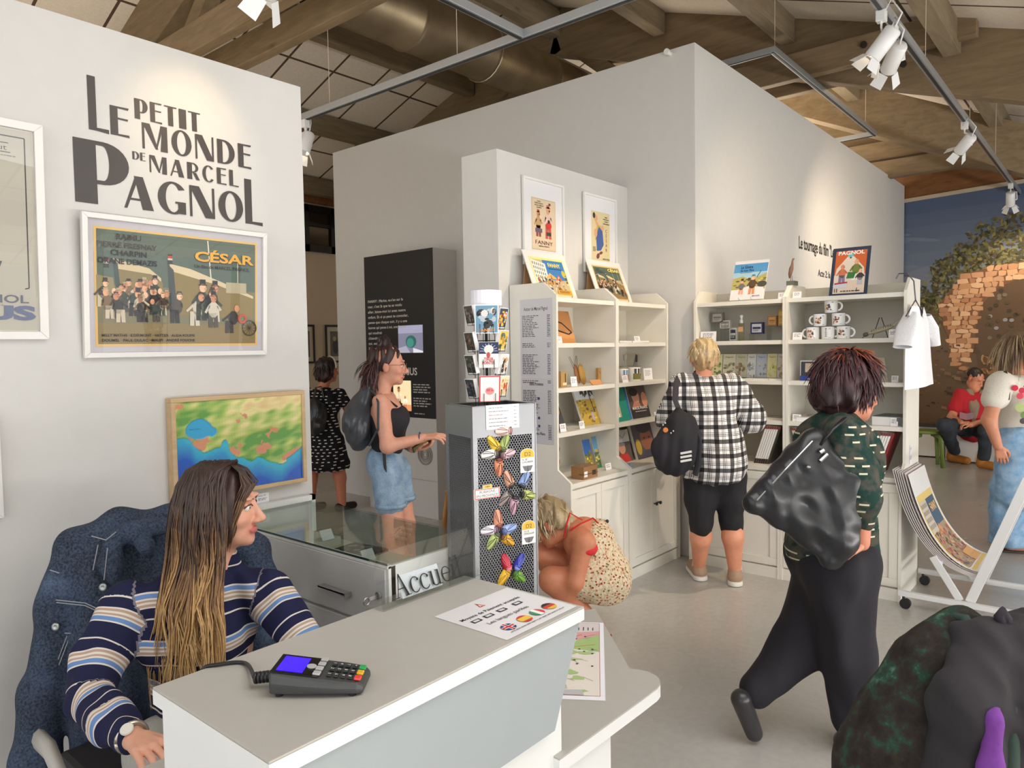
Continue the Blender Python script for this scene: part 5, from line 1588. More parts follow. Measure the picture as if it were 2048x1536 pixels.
# enamel mugs
ENAMEL = mat('white_enamel', S(238, 238, 236), .22, var=.01)
def enamel_mug(label, px, row, side, seed):
	c = onx(px, 660, 5.01); z = SHZ[1] + .0005 + row * .0855; r, h = .0415, .083
	t = thing('enamel_mug', label, 'mug', (5.01, c.y, z), 0, 'enamel mugs in a pyramid')
	m = MB(); m.lathe([(0, .001), (r * .93, 0), (r * .95, .004), (r, h * .94), (r, h), (r - .003, h), (r - .004, .006), (0, .005)], 26, (0, 0, 0)); o = m.build('body', ENAMEL, None, smooth=True); o.parent = t
	m = MB(); m.lathe([(r - .002, h - .002), (r + .0018, h - .001), (r + .0022, h + .0012), (r - .001, h + .002)], 26, (0, 0, 0)); o = m.build('rim', mat('navy_rim', S(40, 44, 60), .3), None, smooth=True); o.parent = t
	m = MB(); m.tube([(0, side * (r + .026 * math.sin(a)), h * .5 + .027 * math.cos(a)) for a in np.linspace(.05, PI - .05, 12)], .0042, 8, None, True, 1.5); o = m.build('handle', ENAMEL, None, smooth=True); o.parent = t
	A = Art((0, 0, 0), UY, UZ, .0001); rr = r * .985
	A.map = lambda x, y: (-(rr + .0005 + A.k * .00006) * math.cos(x / rr), -(rr + .0005 + A.k * .00006) * math.sin(x / rr), y)
	A.N = Vector((0, 0, 0)); rnd = random.Random(seed); off = rnd.uniform(-.012, .008)
	cols = [S(206, 140, 110), S(70, 54, 48), S(176, 70, 56), S(206, 180, 120), S(60, 60, 70)]
	if seed == 4:
		for i, ch in enumerate('MANON'): A.text(ch, -.006, .062 - .012 * i, .009, S(40, 38, 42), 'l', .02)
	else:
		for i in range(16): A.ell(off + rnd.uniform(-.018, .018), .034 + rnd.uniform(-.02, .024), rnd.uniform(.003, .008), rnd.uniform(.003, .008), rnd.choice(cols), 8)
	A.greek(off + .022, .07, .012, 2, .004, S(90, 90, 96), .5, seed, .1); A.greek(off + .022, .012, .012, 1, .004, S(90, 90, 96), .5, seed, .1)
	o = A.build('print', ART); o.parent = t
for a in (('white enamel mug at the left end of the bottom row, handle outwards', 1626, 0, 1, 3), ('white enamel mug lettered downwards in the middle of the bottom row', 1656, 0, -1, 4), ('white enamel mug at the right end of the bottom row', 1687, 0, -1, 5), ('white enamel mug on the left of the second row', 1640, 1, 1, 6), ('white enamel mug on the right of the second row', 1677, 1, -1, 7), ('white enamel mug alone at the top of the pyramid', 1662, 2, -1, 8)): enamel_mug(*a)
price('price card at the left foot of the mug pyramid', 'X', 1585, 1604, SHZ[1], 4.96, .048); price('price card behind the wooden cicada', 'X', 1777, 1797, SHZ[1], 4.98, .052)
p = onx(1757, 668, 5.02)
t = thing('cicada_sculpture', 'grey carved cicada on a bent wire stand beside the mugs', 'sculpture', (5.02, p.y, SHZ[1]))
m = MB(Matrix.Translation((5.02, p.y, SHZ[1] + .048)) @ Matrix.Rotation(math.radians(-16), 4, 'X'))
m.ell((0, -.01, 0), (.016, .085, .015), 14, 16, None, S(168, 158, 130)); m.ell((0, .078, -.002), (.017, .018, .014), 12, 8, None, S(96, 86, 76))
for k in range(9): m.tube([(.0, -.075 + k * .014, .016), (-.016, -.075 + k * .014, .004)], .0025, 5, S(120, 110, 92))
m.poly([(-.004, -.09, .012), (-.02, -.15, .03), (-.014, -.09, .002)], S(190, 182, 160)); m.build('cicada', PAINTED, t, smooth=True)
m = MB(Matrix.Translation((5.02, p.y, SHZ[1]))); m.tube([(.02, .04, .002), (.02, .0, .13), (.02, -.012, .13), (.02, -.05, .002)], .0025, 6); m.tube([(-.02, .09, .002), (0, .06, .04)], .002, 6); m.tube([(0, -.1, .002), (0, -.06, .06)], .002, 6); m.build('wire_stand', WIREBLK, t)
# third shelf
def pale_cover(c1, c2, c3, seed):
	def f(A, w, h):
		A.rect(0, 0, w, h, c1); rnd = random.Random(seed)
		for i in range(18): A.ell(w * rnd.uniform(.1, .9), h * rnd.uniform(.05, .6), w * rnd.uniform(.06, .18), h * rnd.uniform(.03, .09), rnd.choice([c1, c2, c3]), 8, 0, i % 5 == 0)
		A.text('Pagnol', w * .2, h * .84, h * .06, S(90, 86, 80), 'l', 0, w * .6)
	return f
rows = [(1421, 1443, (206, 200, 150), (160, 160, 90), (110, 120, 70), 'olive'), (1444, 1470, (196, 190, 164), (150, 150, 120), (120, 110, 90), 'beige'), (1470, 1493, (176, 172, 150), (110, 104, 84), (150, 120, 90), 'brownish'), (1493, 1511, (196, 196, 190), (150, 160, 170), (120, 120, 110), 'pale grey'), (1511, 1533, (168, 174, 186), (216, 190, 90), (130, 130, 130), 'slate blue'), (1533, 1553, (206, 200, 150), (190, 190, 100), (90, 90, 80), 'yellowish'), (1553, 1572, (198, 192, 180), (150, 140, 130), (170, 150, 120), 'greyish pink')]
for i, (a, b, c1, c2, c3, nm) in enumerate(rows): leaf('paperback', '%s paperback facing out in the row behind the plaid shopper' % nm, 'book', 'X', a + .6, b - .6, SHZ[2] + .012, 5.08, .168, .02, .012, pale_cover(S(*c1), S(*c2), S(*c3), i), group='paperbacks facing out')
for i, (a, b) in enumerate(((1488, 1506), (1508, 1538), (1540, 1571))):
	y0, y1 = onx(a, 760, 4.99).y, onx(b, 760, 4.99).y
	tag(MB().box((4.97, y0, SHZ[2]), (5.07, y1, SHZ[2] + .011), S(226, 222, 214)).build('booklet_stack', PAINTED), ('flat pile of booklets beside the open page under the paperbacks', 'flat pile of booklets in the middle under the paperbacks', 'flat pile of booklets beside the post under the paperbacks')[i], 'booklet')
def bluebox(A, w, h): A.rect(0, 0, w, h, S(196, 194, 190)); A.rect(w * .03, h * .2, w * .97, h * .94, S(52, 54, 66)); A.rect(w * .2, h * .42, w * .6, h * .86, S(190, 170, 150)); A.rect(0, 0, w, h * .24, S(30, 60, 150)); A.text('Artisans', w * .3, h * .05, h * .10, S(236, 236, 240), 'l', .01)
leaf('gift_box', 'window box with a blue lower band on the shelf behind the red haired woman', 'box', 'X', 1600, 1650, SHZ[2], 5.00, .135, .01, .05, bluebox, S(206, 204, 200))
leaf('postcard', 'tilted card on a stand behind the red haired woman', 'card', 'X', 1758, 1776, SHZ[2], 5.02, .15, .08, .003, fill(S(190, 176, 160)), skew=-.04)
price('price card at the end of the third shelf', 'X', 1783, 1797, SHZ[2], 4.97, .04)
# fourth shelf
for i, (a, b, x0, h, lab) in enumerate(((1508, 1540, 4.99, .014, 'flat pale book on the shelf below the paperbacks, left'), (1541, 1571, 4.99, .013, 'flat pale book on the shelf below the paperbacks, beside the post'))):
	y0, y1 = onx(a, 835, x0).y, onx(b, 835, x0).y
	m = MB(); m.box((x0, y0, SHZ[3]), (x0 + .2, y1, SHZ[3] + h), S(206, 198, 188)); m.box((x0 + .01, y0 - .01, SHZ[3] + h), (x0 + .19, y1 + .01, SHZ[3] + h + .0006), S(176, 164, 156)); tag(m.build('book', PAINTED), lab, 'book')
m = MB(Matrix.Translation((5.09, 1.60, SHZ[3] + .0005)) @ Matrix.Rotation(.1, 4, 'Z')); m.box((-.13, -.12, 0), (.13, .10, .03), S(232, 230, 228)); m.prism([(-.131, .10, .031), (-.131, -.12, .031), (.13, -.12, .031), (.13, .10, .031)], (0, 0, .002), S(196, 190, 180)); rnd = random.Random(6)
for i in range(14): m.ell((rnd.uniform(-.08, .1), rnd.uniform(-.08, .08), .0335), (.02, .014, .0004), 8, 4, None, rnd.choice([S(110, 104, 90), S(150, 120, 90), S(80, 80, 70)]))
tag(m.build('book', PAINTED), 'wide pale landscape book lying behind the red haired woman', 'book')
m = MB(Matrix.Translation((5.09, 1.13, SHZ[3] + .0005)) @ Matrix.Rotation(-.08, 4, 'Z')); m.box((-.12, -.085, 0), (.12, .085, .055), S(230, 228, 226)); m.box((-.121, -.086, .055), (.121, .086, .058), S(104, 110, 116)); m.box((-.05, -.05, .058), (.1, .05, .0586), S(96, 96, 76)); m.box((-.121, -.086, .002), (-.12, -.06, .054), S(96, 100, 104))
tag(m.build('book', PAINTED), 'thick boxed book with a grey blue cover beside the end panel', 'book')
price('price card at the left end of the fourth shelf by the post', 'X', 1585, 1602, SHZ[3], 4.97, .046); price('price card before the thick boxed book', 'X', 1782, 1797, SHZ[3], 4.96, .05)
# leaning magazines in the bottom compartments
def leaning(y_foot, n, dirn, cover, labs, zh=.262):
	for i in range(n):
		yf = y_foot - dirn * i * .0155
		tilt = .085
		last = i == n - 1
		c = cover if last else S(230, 228, 224)
		t = thing('magazine', labs[1] if last else labs[0], 'magazine', (5.0, yf, BZ), 0, labs[2])
		m = MB(); pr = [(4.94, yf, BZ + .0005), (4.94, yf - dirn * .013, BZ + .0005), (4.94, yf - dirn * (.013 + tilt), BZ + zh), (4.94, yf - dirn * tilt, BZ + zh)]
		m.prism(pr, (.21, 0, 0), c); m.build('pages', PAINTED, t)
		m = MB(); m.prism([Vector(q) for q in ((4.939, yf, BZ + .0005), (4.939, yf - dirn * .013, BZ + .0005), (4.939, yf - dirn * (.013 + tilt * .13), BZ + zh * .13), (4.939, yf - dirn * tilt * .13, BZ + zh * .13))], (-.0006, 0, 0), S(50, 36, 34) if not last else c); m.prism([Vector(q) for q in ((4.939, yf - dirn * tilt * .93, BZ + zh * .93), (4.939, yf - dirn * (.013 + tilt * .93), BZ + zh * .93), (4.939, yf - dirn * (.013 + tilt), BZ + zh), (4.939, yf - dirn * tilt, BZ + zh))], (-.0006, 0, 0), S(120, 50, 44)); m.build('spine_print', PAINTED, t)
leaning(1.975, 7, 1, S(60, 56, 46), ('white spined magazine leaning to the post behind the plaid shopper', 'dark covered magazine closing the leaning row behind the plaid shopper', 'magazines leaning by the post'))
leaning(1.245, 5, 1, S(140, 40, 44), ('white spined magazine leaning to the end panel beside the poster rack', 'red covered magazine closing the leaning row by the end panel', 'magazines leaning by the end panel'))
leaning(1.575, 4, -1, S(190, 186, 180), ('white spined magazine leaning on the far side of the post', 'grey covered magazine at the end of the small row beyond the post', 'magazines leaning beyond the post'))
# small notice on the end panel
q = ony(1822, 908, 1.018)
A = Art((q.x - .033, 1.0185, q.z - .06), AX, UZ); A.rect(0, 0, .066, .12, S(226, 224, 226)); A.rect(.006, .07, .06, .115, S(206, 208, 216)); A.greek(.012, .1, .04, 2, .008, S(110, 110, 120), .5, 3); A.greek(.01, .05, .05, 3, .009, S(130, 130, 134), .5, 4)
tag(A.build('price_card', ART), 'small printed notice taped low on the bookcase end panel', 'card')
def onpl(px, py, P, N):
	d = ray(px, py); N = Vector(N)
	return CP + d * ((Vector(P) - CP).dot(N) / d.dot(N))


# ================================================================== perforated magnet tower
def perforated():
	t = NT('perforated_steel')
	s = t.sep(t.coord('Object'))
	a = t.math('ADD', s['X'], s['Y'])
	p = .0105
	def lattice(off):
		fx = t.math('SUBTRACT', t.math('FRACT', t.math('ADD', t.math('DIVIDE', a, p), off)), .5)
		fz = t.math('MULTIPLY', t.math('SUBTRACT', t.math('FRACT', t.math('ADD', t.math('DIVIDE', s['Z'], p * 1.5), off)), .5), 1.5)
		return t.math('LESS_THAN', t.math('ADD', t.math('MULTIPLY', fx, fx), t.math('MULTIPLY', fz, fz)), .155)
	hole = t.math('MAXIMUM', lattice(0.0), lattice(.5))
	t.set(color=S(120, 120, 123), metal=.5, rough=.42)
	tr = t.n('BsdfTransparent'); mx = t.n('MixShader')
	t.t.links.new(hole, mx.inputs[0]); t.t.links.new(t.bsdf.outputs[0], mx.inputs[1]); t.t.links.new(tr.outputs[0], mx.inputs[2]); t.t.links.new(mx.outputs[0], t.out.inputs[0])
	return t.m


TA = math.radians(-18.5)
TP = Vector((1.739, 1.640, 0)); TH = 1.39; TW, TD = .246, .197
tower = thing('magnet_tower', 'tall grey perforated metal tower covered with magnets behind the counter ledge', 'display tower', TP, TA)
SM = mat('grey_sheet_metal', S(138, 138, 141), .38, .5, var=.03)
PM = perforated()
def loc(mb, name, m, parent, **k):
	o = mb.build(name, m, None, **k); o.parent = parent; return o
e = .0012
def sheet(ax, c):
	"""one tower face: solid border with a perforated field"""
	q = lambda a0, b0, a1, b1: [(a0, c, b0), (a1, c, b0), (a1, c, b1), (a0, c, b1)] if ax == 'x' else [(c, a0, b0), (c, a1, b0), (c, a1, b1), (c, a0, b1)]
	L = TW if ax == 'x' else TD
	m = MB()
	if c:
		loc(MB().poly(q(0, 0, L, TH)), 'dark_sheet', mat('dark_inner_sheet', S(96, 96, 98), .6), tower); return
	for r in ((0, 0, .016, TH), (L - .016, 0, L, TH), (.016, 0, L - .016, .05), (.016, 1.285, L - .016, TH)): m.poly(q(*r))
	loc(m, 'border', SM, tower)
	loc(MB().poly(q(.016, .05, L - .016, 1.285)), 'perforated_sheet', PM, tower)
sheet('x', 0); sheet('x', TD); sheet('y', 0); sheet('y', TW)
m = MB()
for x in (0, TW):
	for y in (0, TD): m.cbox((x, y, TH / 2), (.004, .004, TH))
m.box((0, 0, TH - .002), (TW, .012, TH + .001)); m.box((0, TD - .012, TH - .002), (TW, TD, TH + .001)); m.box((0, 0, TH - .002), (.012, TD, TH + .001)); m.box((TW - .012, 0, TH - .002), (TW, TD, TH + .001)); m.box((.01, .01, TH - .075), (TW - .01, TD - .01, TH - .072))
loc(m, 'frame', SM, tower)
tu = Vector((math.cos(TA), math.sin(TA), 0)); tn = Vector((math.sin(TA), -math.cos(TA), 0))
def onT(px, py): return onpl(px, py, TP, tn)


def cicada(label, px, py, ang, c1, c2, L=.060, group=None):
	"""a ceramic cicada magnet lying on the tower face, head at the inner end"""
	p = onT(px, py)
	M = Matrix((( tu.x, 0, tn.x, p.x + tn.x * .001), (tu.y, 0, tn.y, p.y + tn.y * .001), (0, 1, 0, p.z), (0, 0, 0, 1))) @ Matrix.Rotation(math.radians(ang), 4, 'Z')
	t = thing('cicada_magnet', label, 'magnet', p, group='cicada magnets on the tower')
	m = MB(M)
	n = 9; prof = [(-.5, .006, .003), (-.47, .013, .008), (-.36, .016, .012), (-.2, .0165, .013), (0, .0165, .012), (.2, .014, .010), (.38, .010, .006), (.5, .004, .003)]
	vs, fs = [], []
	for (x, w, h) in prof:
		for k in range(n): a = PI * k / (n - 1); vs.append((x * L, w * math.cos(a), h * math.sin(a)))
	for i in range(len(prof) - 1):
		for k in range(n - 1): fs.append((i * n + k, (i + 1) * n + k, (i + 1) * n + k + 1, i * n + k + 1))
	m.add(vs, fs, c1); m.build('wings', PAINTED, t, smooth=True)
	m = MB(M); m.ell((-.44 * L, 0, .007), (.008, .013, .007), 10, 8, None, c2)
	for s in (1, -1): m.ell((-.46 * L, s * .011, .008), .0032, 8, 6, None, S(40, 36, 36))
	m.build('head', PAINTED, t, smooth=True)
	m = MB(M); V = lambda x, y, z: (x * L, y, z)
	for s in (1, -1):
		m.tube([V(-.30, s * .002, .0125), V(.0, s * .005, .0125), V(.42, s * .009, .006)], .0011, 5, c2); m.tube([V(-.2, s * .004, .0125), V(.05, s * .011, .0095), V(.25, s * .013, .007)], .0009, 5, c2)
	m.tube([V(-.34, .012, .010), V(-.27, 0, .014), V(-.34, -.012, .010)], .0012, 5, c2)
	m.build('wing_veins', PAINTED, t)


K = S(52, 40, 40)
for lab, px, py, ang, c1, c2 in (
	('yellow cicada magnet, upper left petal of the top star', 986, 886, 128, (232, 196, 60), (120, 90, 30)), ('olive green cicada magnet, upper right petal of the top star', 1009, 885, 62, (168, 184, 104), (70, 80, 50)),
	('white cicada magnet, left petal of the top star', 977, 909, 186, (232, 230, 224), (80, 76, 70)), ('pink cicada magnet, right petal of the top star', 1015, 907, 8, (222, 190, 200), (110, 80, 84)), ('orange cicada magnet pointing down under the top star', 997, 935, 272, (230, 150, 110), (120, 50, 40)),
	('salmon winged cicada magnet, top petal of the dark hearted star', 1016, 957, 112, (222, 164, 136), (40, 34, 34)), ('blue winged cicada magnet of the dark hearted star', 1049, 958, 55, (140, 166, 216), (40, 34, 34)), ('lime winged cicada magnet at the right tower edge', 1056, 990, -12, (190, 200, 110), (40, 34, 34)), ('grey winged cicada magnet of the dark hearted star', 1009, 998, 222, (150, 138, 134), (40, 34, 34)), ('mauve winged cicada magnet pointing down in the dark hearted star', 1027, 1011, 262, (206, 160, 180), (40, 34, 34)),
	('peach cicada magnet at the top of the third star', 995, 1036, 94, (232, 160, 130), (120, 60, 50)), ('white and violet cicada magnet, left petal of the third star', 976, 1061, 182, (228, 226, 232), (110, 80, 110)), ('pale blue cicada magnet, right petal of the third star', 1018, 1057, 12, (156, 180, 224), (80, 90, 140)), ('pale green cicada magnet, lower left petal of the third star', 984, 1083, 232, (180, 196, 120), (80, 90, 60)), ('amber cicada magnet, lower right petal of the third star', 1015, 1080, -38, (232, 176, 60), (110, 70, 30)),
	('plain red cicada magnet of the lowest star', 1011, 1123, 108, (190, 36, 60), (220, 120, 130)), ('plain deep blue cicada magnet of the lowest star', 1038, 1122, 56, (34, 44, 150), (120, 130, 210)), ('plain yellow cicada magnet half hidden by the bar top', 1006, 1155, 232, (232, 186, 50), (180, 140, 40)), ('plain leaf green cicada magnet of the lowest star', 1038, 1153, -40, (120, 170, 60), (60, 100, 40)), ('pale pink cicada magnet just under the price sheet', 1005, 862, 180, (230, 206, 198), (160, 120, 110))):
	cicada(lab, px, py, ang, S(*c1), S(*c2))


def plaque(name, label, cat, px0, py0, px1, py1, shape, draw, th=.004):
	a, b = onT(px0, py1), onT(px1, py0)
	w, h = (b - a).dot(tu), b.z - a.z
	t = thing(name, label, cat, a)
	pts = shape(w, h)
	MB().prism([a + tu * x + UZ * y + tn * .0008 for x, y in pts], tn * th, S(236, 234, 228)).build('plate', PAINTED, t)
	A = Art(a + tn * (th + .0010), tu, UZ, .0001); draw(A, w, h); A.build('print', ART, t)
	return t
def tomb(w, h): return [(0, 0), (w, 0), (w, h * .76)] + [(w / 2 + w / 2 * math.cos(a), h * .76 + h * .24 * math.sin(a)) for a in np.linspace(0, PI, 12)[1:-1]] + [(0, h * .76)]
def kmstone(l1, l2):
	def d(A, w, h):
		A.poly([(w * .03, h * .62), (w * .97, h * .62), (w * .97, h * .76)] + [(w / 2 + w * .47 * math.cos(a), h * .76 + h * .225 * math.sin(a)) for a in np.linspace(0, PI, 12)[1:-1]] + [(w * .03, h * .76)], S(226, 178, 58))
		A.text('D2', w * .5, h * .68, h * .17, S(50, 44, 44), 'c', .0, w * .46); A.text(l1, w * .12, h * .51, h * .07, S(60, 60, 66), 'l', 0, w * .4); A.text(l2, w * .10, h * .40, h * .08, S(60, 60, 66), 'l', 0, w * .8)
		A.poly([(w * .12, h * .28), (w * .88, h * .28), (w * .72, h * .08), (w * .5, h * .04), (w * .28, h * .08)], S(110, 110, 112)); A.poly([(w * .46, h * .06), (w * .54, h * .06), (w * .5, h * .34)], S(60, 60, 62))
	return d
plaque('milestone_magnet', 'yellow topped milestone magnet D2 at the upper right of the tower', 'magnet', 1040, 895, 1067, 946, tomb, kmstone('LE', 'GALIBIER'))
plaque('milestone_magnet', 'yellow topped milestone magnet D2 beside the third star', 'magnet', 1043, 1038, 1069, 1089, tomb, kmstone('COL DE', "L'ESPIGOULIER"))
def town(w, h): return [(0, 0), (w, 0), (w, h * .74), (w * .7, h * .74), (w * .7, h), (w * .34, h), (w * .34, h * .74), (0, h * .74)]
def townart(A, w, h):
	A.rect(w * .35, h * .75, w * .69, h * .99, S(222, 192, 80)); A.text('D8N', w * .52, h * .80, h * .13, S(60, 56, 40), 'c', .01)
	A.rect(w * .02, h * .02, w * .98, h * .72, S(206, 70, 66)); A.rect(w * .05, h * .07, w * .95, h * .67, S(236, 232, 228)); A.text('AUBAGNE', w * .5, h * .42, h * .19, S(60, 56, 60), 'c', .0, w * .62); A.text('EN PROVENCE', w * .5, h * .13, h * .19, S(60, 56, 60), 'c', 0, w * .84)
plaque('town_sign_magnet', 'red bordered town sign magnet AUBAGNE EN PROVENCE on the tower', 'magnet', 947, 966, 998, 1000, town, townart)
def plist(A, w, h):
	A.rect(0, 0, w, h, S(232, 230, 232)); rnd = random.Random(8)
	for i in range(6):
		c = S(200, 130, 120) if i == 2 else S(130, 128, 136)
		A.greek(w * .08, h * (.90 - .15 * i), w * .62, 1, h * .055, c, .55, i, .35); A.greek(w * .84, h * (.90 - .15 * i), w * .1, 1, h * .05, c, .5, i + 9, .1)
plaque('price_sheet', 'white price sheet hung over the front of the magnet tower', 'price list', 972, 807, 1037, 860, lambda w, h: [(0, 0), (w, 0), (w, h), (0, h)], plist, .001)

# ---------------------------------------------------------------- postcard spinner
sc = TP + tu * .110 + Vector((-tn.x, -tn.y, 0)) * .095
spz = TH - .072
sp = thing('postcard_spinner', 'black wire postcard spinner with white paper collar on the magnet tower', 'postcard rack', (sc.x, sc.y, spz))
m = MB(); m.cyl((sc.x, sc.y, spz), (sc.x, sc.y, 1.78), .005, 10); m.lathe([(0, 0), (.07, 0), (.07, .004), (0, .006)], 24, (sc.x, sc.y, spz)); m.build('pole', WIREBLK, sp)
f0 = Vector((CP.x - sc.x, CP.y - sc.y, 0)).normalized(); r0 = Vector((-f0.y, f0.x, 0))
dirv = lambda a: f0 * math.cos(a) + r0 * math.sin(a)
z_top = onpl(970, 582, sc, f0).z; z_bot = onpl(970, 640, sc, f0).z
A = Art(sc, r0, UZ, .0001); R_ = .056
A.map = lambda x, y: sc + dirv(x / R_) * (R_ + A.k * .0001) + UZ * (y - sc.z); A.N = Vector((0, 0, 0))
for i in range(24): A.poly([(R_ * 2 * PI * i / 24, z_bot), (R_ * 2 * PI * (i + 1) / 24, z_bot), (R_ * 2 * PI * (i + 1) / 24, z_top), (R_ * 2 * PI * i / 24, z_top)], S(226, 225, 232), False)
A.text('CARTES - 1.00 €', -R_ * 1.9, z_bot + .035, .013, S(50, 48, 54), 'l', .0); A.text('CARTES - 1.00 €', R_ * .45, z_bot + .035, .013, S(50, 48, 54), 'l', 0)
A.build('paper_collar', ART, sp)
lv = [onpl(970, y, sc, f0).z for y in (662, 733, 798, 806)]
m = MB()
for k in range(6):
	d = dirv(k * PI / 3 + .25); m.tube([sc + d * .042 + UZ * (spz - sc.z + .002), sc + d * .042 + UZ * (z_bot - sc.z)], .0013, 5)
for z in (spz + .12, spz + .21, spz + .29, z_bot): m.tube([sc + dirv(a) * .042 + UZ * (z - sc.z) for a in np.linspace(0, 2 * PI, 25)], .0013, 5)
m.build('wire_cage', WIREBLK, sp)


def postcard(label, ang, zc, w, h, r, draw, th=.006, edge=S(230, 228, 226)):
	d = dirv(ang); u = Vector((d.y, -d.x, 0)) * -1; u = UZ.cross(d)
	V = (UZ + d * .22).normalized(); a = sc + d * r + UZ * (zc - h / 2 - sc.z) - u * (w / 2)
	t = thing('postcard', label, 'postcard', a, group='postcards on the spinner')
	N = u.cross(V).normalized()
	MB().prism([a, a + u * w, a + u * w + V * h, a + V * h], -N * th, edge).build('card_stock', PAINTED, t)
	A = Art(a + N * .0006, u, V, .00008); draw(A, w, h); A.build('picture', ARTG, t)
	m = MB()
	for q in (.22, .78): m.tube([a + u * (w * q) - UZ * .004 - d * .02, a + u * (w * q) - UZ * .004 + N * .004, a + u * (w * q) + V * (h * .34) + N * .0045], .0011, 5)
	m.build('wire_pocket', WIREBLK, sp)
def pc(bg, cols, seed, txt=None, tc=None, band=None):
	def f(A, w, h):
		A.rect(0, 0, w, h, S(236, 234, 230)); A.rect(w * .04, h * .03, w * .96, h * .97, bg); rnd = random.Random(seed)
		for i in range(22): A.ell(w * rnd.uniform(.15, .85), h * rnd.uniform(.12, .8), w * rnd.uniform(.05, .16), h * rnd.uniform(.04, .13), rnd.choice(cols), 8, 0, i % 6 == 0)
		if band: A.rect(w * .04, h * .03, w * .96, h * .2, band)
		if txt: A.text(txt, w * .5, h * .07, h * .10, tc, 'c', .02, w * .7)
	return f
zf = [onpl(980, y, sc, f0).z for y in (639, 709, 775)]
dk = [S(50, 46, 46), S(96, 86, 80), S(30, 28, 30), S(130, 112, 100)]
postcard('large film postcard at the front top of the spinner', .03, zf[0], .080, .098, .062, pc(S(110, 150, 176), [S(36, 36, 40), S(220, 214, 208), S(60, 60, 62), S(180, 190, 196)], 1, 'FANNY', S(230, 150, 60)))
def tirer(A, w, h):
	A.rect(0, 0, w, h, S(44, 56, 88)); A.rect(0, 0, w, h * .55, S(232, 228, 226))
	for k in range(9): a = PI * k / 8; A.line([(w * .5 + w * .2 * math.cos(a), h * .66 + h * .14 * math.sin(a)), (w * .5 + w * .46 * math.cos(a), h * .66 + h * .30 * math.sin(a))], w * .02, S(220, 220, 224), k == 0)
	A.ell(w * .5, h * .72, w * .24, h * .18, S(224, 220, 216)); A.ell(w * .48, h * .5, w * .1, h * .12, S(190, 80, 80)); A.text('TIRER', w * .5, h * .28, h * .12, S(190, 50, 60), 'c', .03, w * .5); A.text('POINTER', w * .5, h * .14, h * .12, S(190, 50, 60), 'c', .03, w * .66)
postcard('navy and white postcard with red lettering in the middle of the spinner', .10, zf[1], .066, .088, .062, tirer)
postcard('red edged white postcard with a pink heart at the front bottom', .12, zf[2], .070, .09, .062, lambda A, w, h: (A.rect(0, 0, w, h, S(206, 50, 60)), A.rect(w * .05, h * .02, w * .95, h * .96, S(236, 230, 228)), A.ell(w * .5, h * .42, w * .22, h * .15, S(226, 150, 150)), A.greek(w * .34, h * .5, w * .34, 2, h * .05, S(190, 60, 70), .6, 2, .1)))
for i, (y, lab) in enumerate(((630, 'dark photo postcard, highest on the shaded side of the spinner'), (683, 'dark photo postcard, second from the top on the shaded side'), (728, 'dark photo postcard, third from the top on the shaded side'), (775, 'dark photo postcard, lowest on the shaded side of the spinner'))):
	postcard(lab, -1.0, onpl(935, y, sc, f0).z, .058, .064, .060, pc(S(60, 56, 54), dk + ([S(140, 60, 50)] if i == 1 else []), 10 + i), .014)
for i, (y, lab, bg, cs) in enumerate(((636, 'orange and navy film postcard on the bright side of the spinner', S(70, 74, 90), [S(226, 110, 50), S(230, 190, 70), S(210, 200, 190)]), (680, 'yellow postcard with a green title on the bright side', S(226, 190, 90), [S(196, 150, 60), S(90, 120, 110), S(160, 110, 60)]), (727, 'white postcard with black sketches on the bright side', S(226, 222, 216), [S(60, 54, 52), S(210, 160, 110), S(200, 196, 190)]), (770, 'cream postcard with a red figure on the bright side', S(232, 216, 170), [S(200, 80, 60), S(220, 190, 140)]))):
	postcard(lab, 1.02, onpl(1010, y, sc, f0).z, .058, .068, .060, pc(bg, cs, 20 + i), .012)

# ================================================================== information board in the passage
PX, PY0, PY1, PZ = 4.66, 4.855, 5.845, 2.512
tb = thing('information_board', 'tall white display block with black text panel and screen in the passage', 'information board', (PX, PY1, 0))
MB().box((PX, PY0, 0), (XB, PY1, PZ)).build('block', WALL, tb)
A = Art((PX - .001, PY1, 0), UY, UZ, .0004)
A.rect(0, .94, PY1 - PY0, PZ, S(24, 23, 26)); A.build('black_panel', ART, tb)
A = Art((PX - .0016, PY1, 0), UY, UZ, .0003)
for i, s in enumerate(("FANNY : Marius, va-t'en sur la", "mer, c'est là que tu as voulu", 'aller, laisse-moi ici avec notre', 'enfant. Et si ça peut te consoler,', 'pense que chaque soir, il y a une', 'femme qui pense à toi, une femme', 'qui voudrait', "s'étendre contre", 'toi, sentir', "l'odeur de tes", 'cheveux', "s'endormir", 'chaque soir')):
	A.text(s, .045, 2.075 - .052 * i - .02, .026, S(222, 218, 210), 'l', .012, .0175 * len(s))
A.text('MARIUS', .43, 1.345, .068, S(226, 222, 214), 'l', .02, .32); A.greek(.69, 1.26, .24, 4, .024, S(190, 186, 180), .45, 3); A.greek(.69, 1.13, .26, 4, .024, S(190, 186, 180), .45, 4); A.greek(.70, .985, .18, 1, .02, S(190, 186, 180), .45, 5)
A.ring(.83, .60, .02, .03, S(160, 152, 140), 18); A.ring(.83, .60, .04, .052, S(140, 132, 122), 24); A.ring(.83, .60, .06, .075, S(160, 152, 142), 24); A.ring(.83, .60, .085, .10, S(150, 142, 132), 26); A.rect(0, .355, .99, .358, S(150, 142, 132))
A.build('lettering', ART, tb)
em = NT('lit_photo_screen'); c = em.attr('Col'); em.set(color=c, emit=c, estr=.8)
A = Art((PX - .0018, PY1, 0), UY, UZ, .0003)
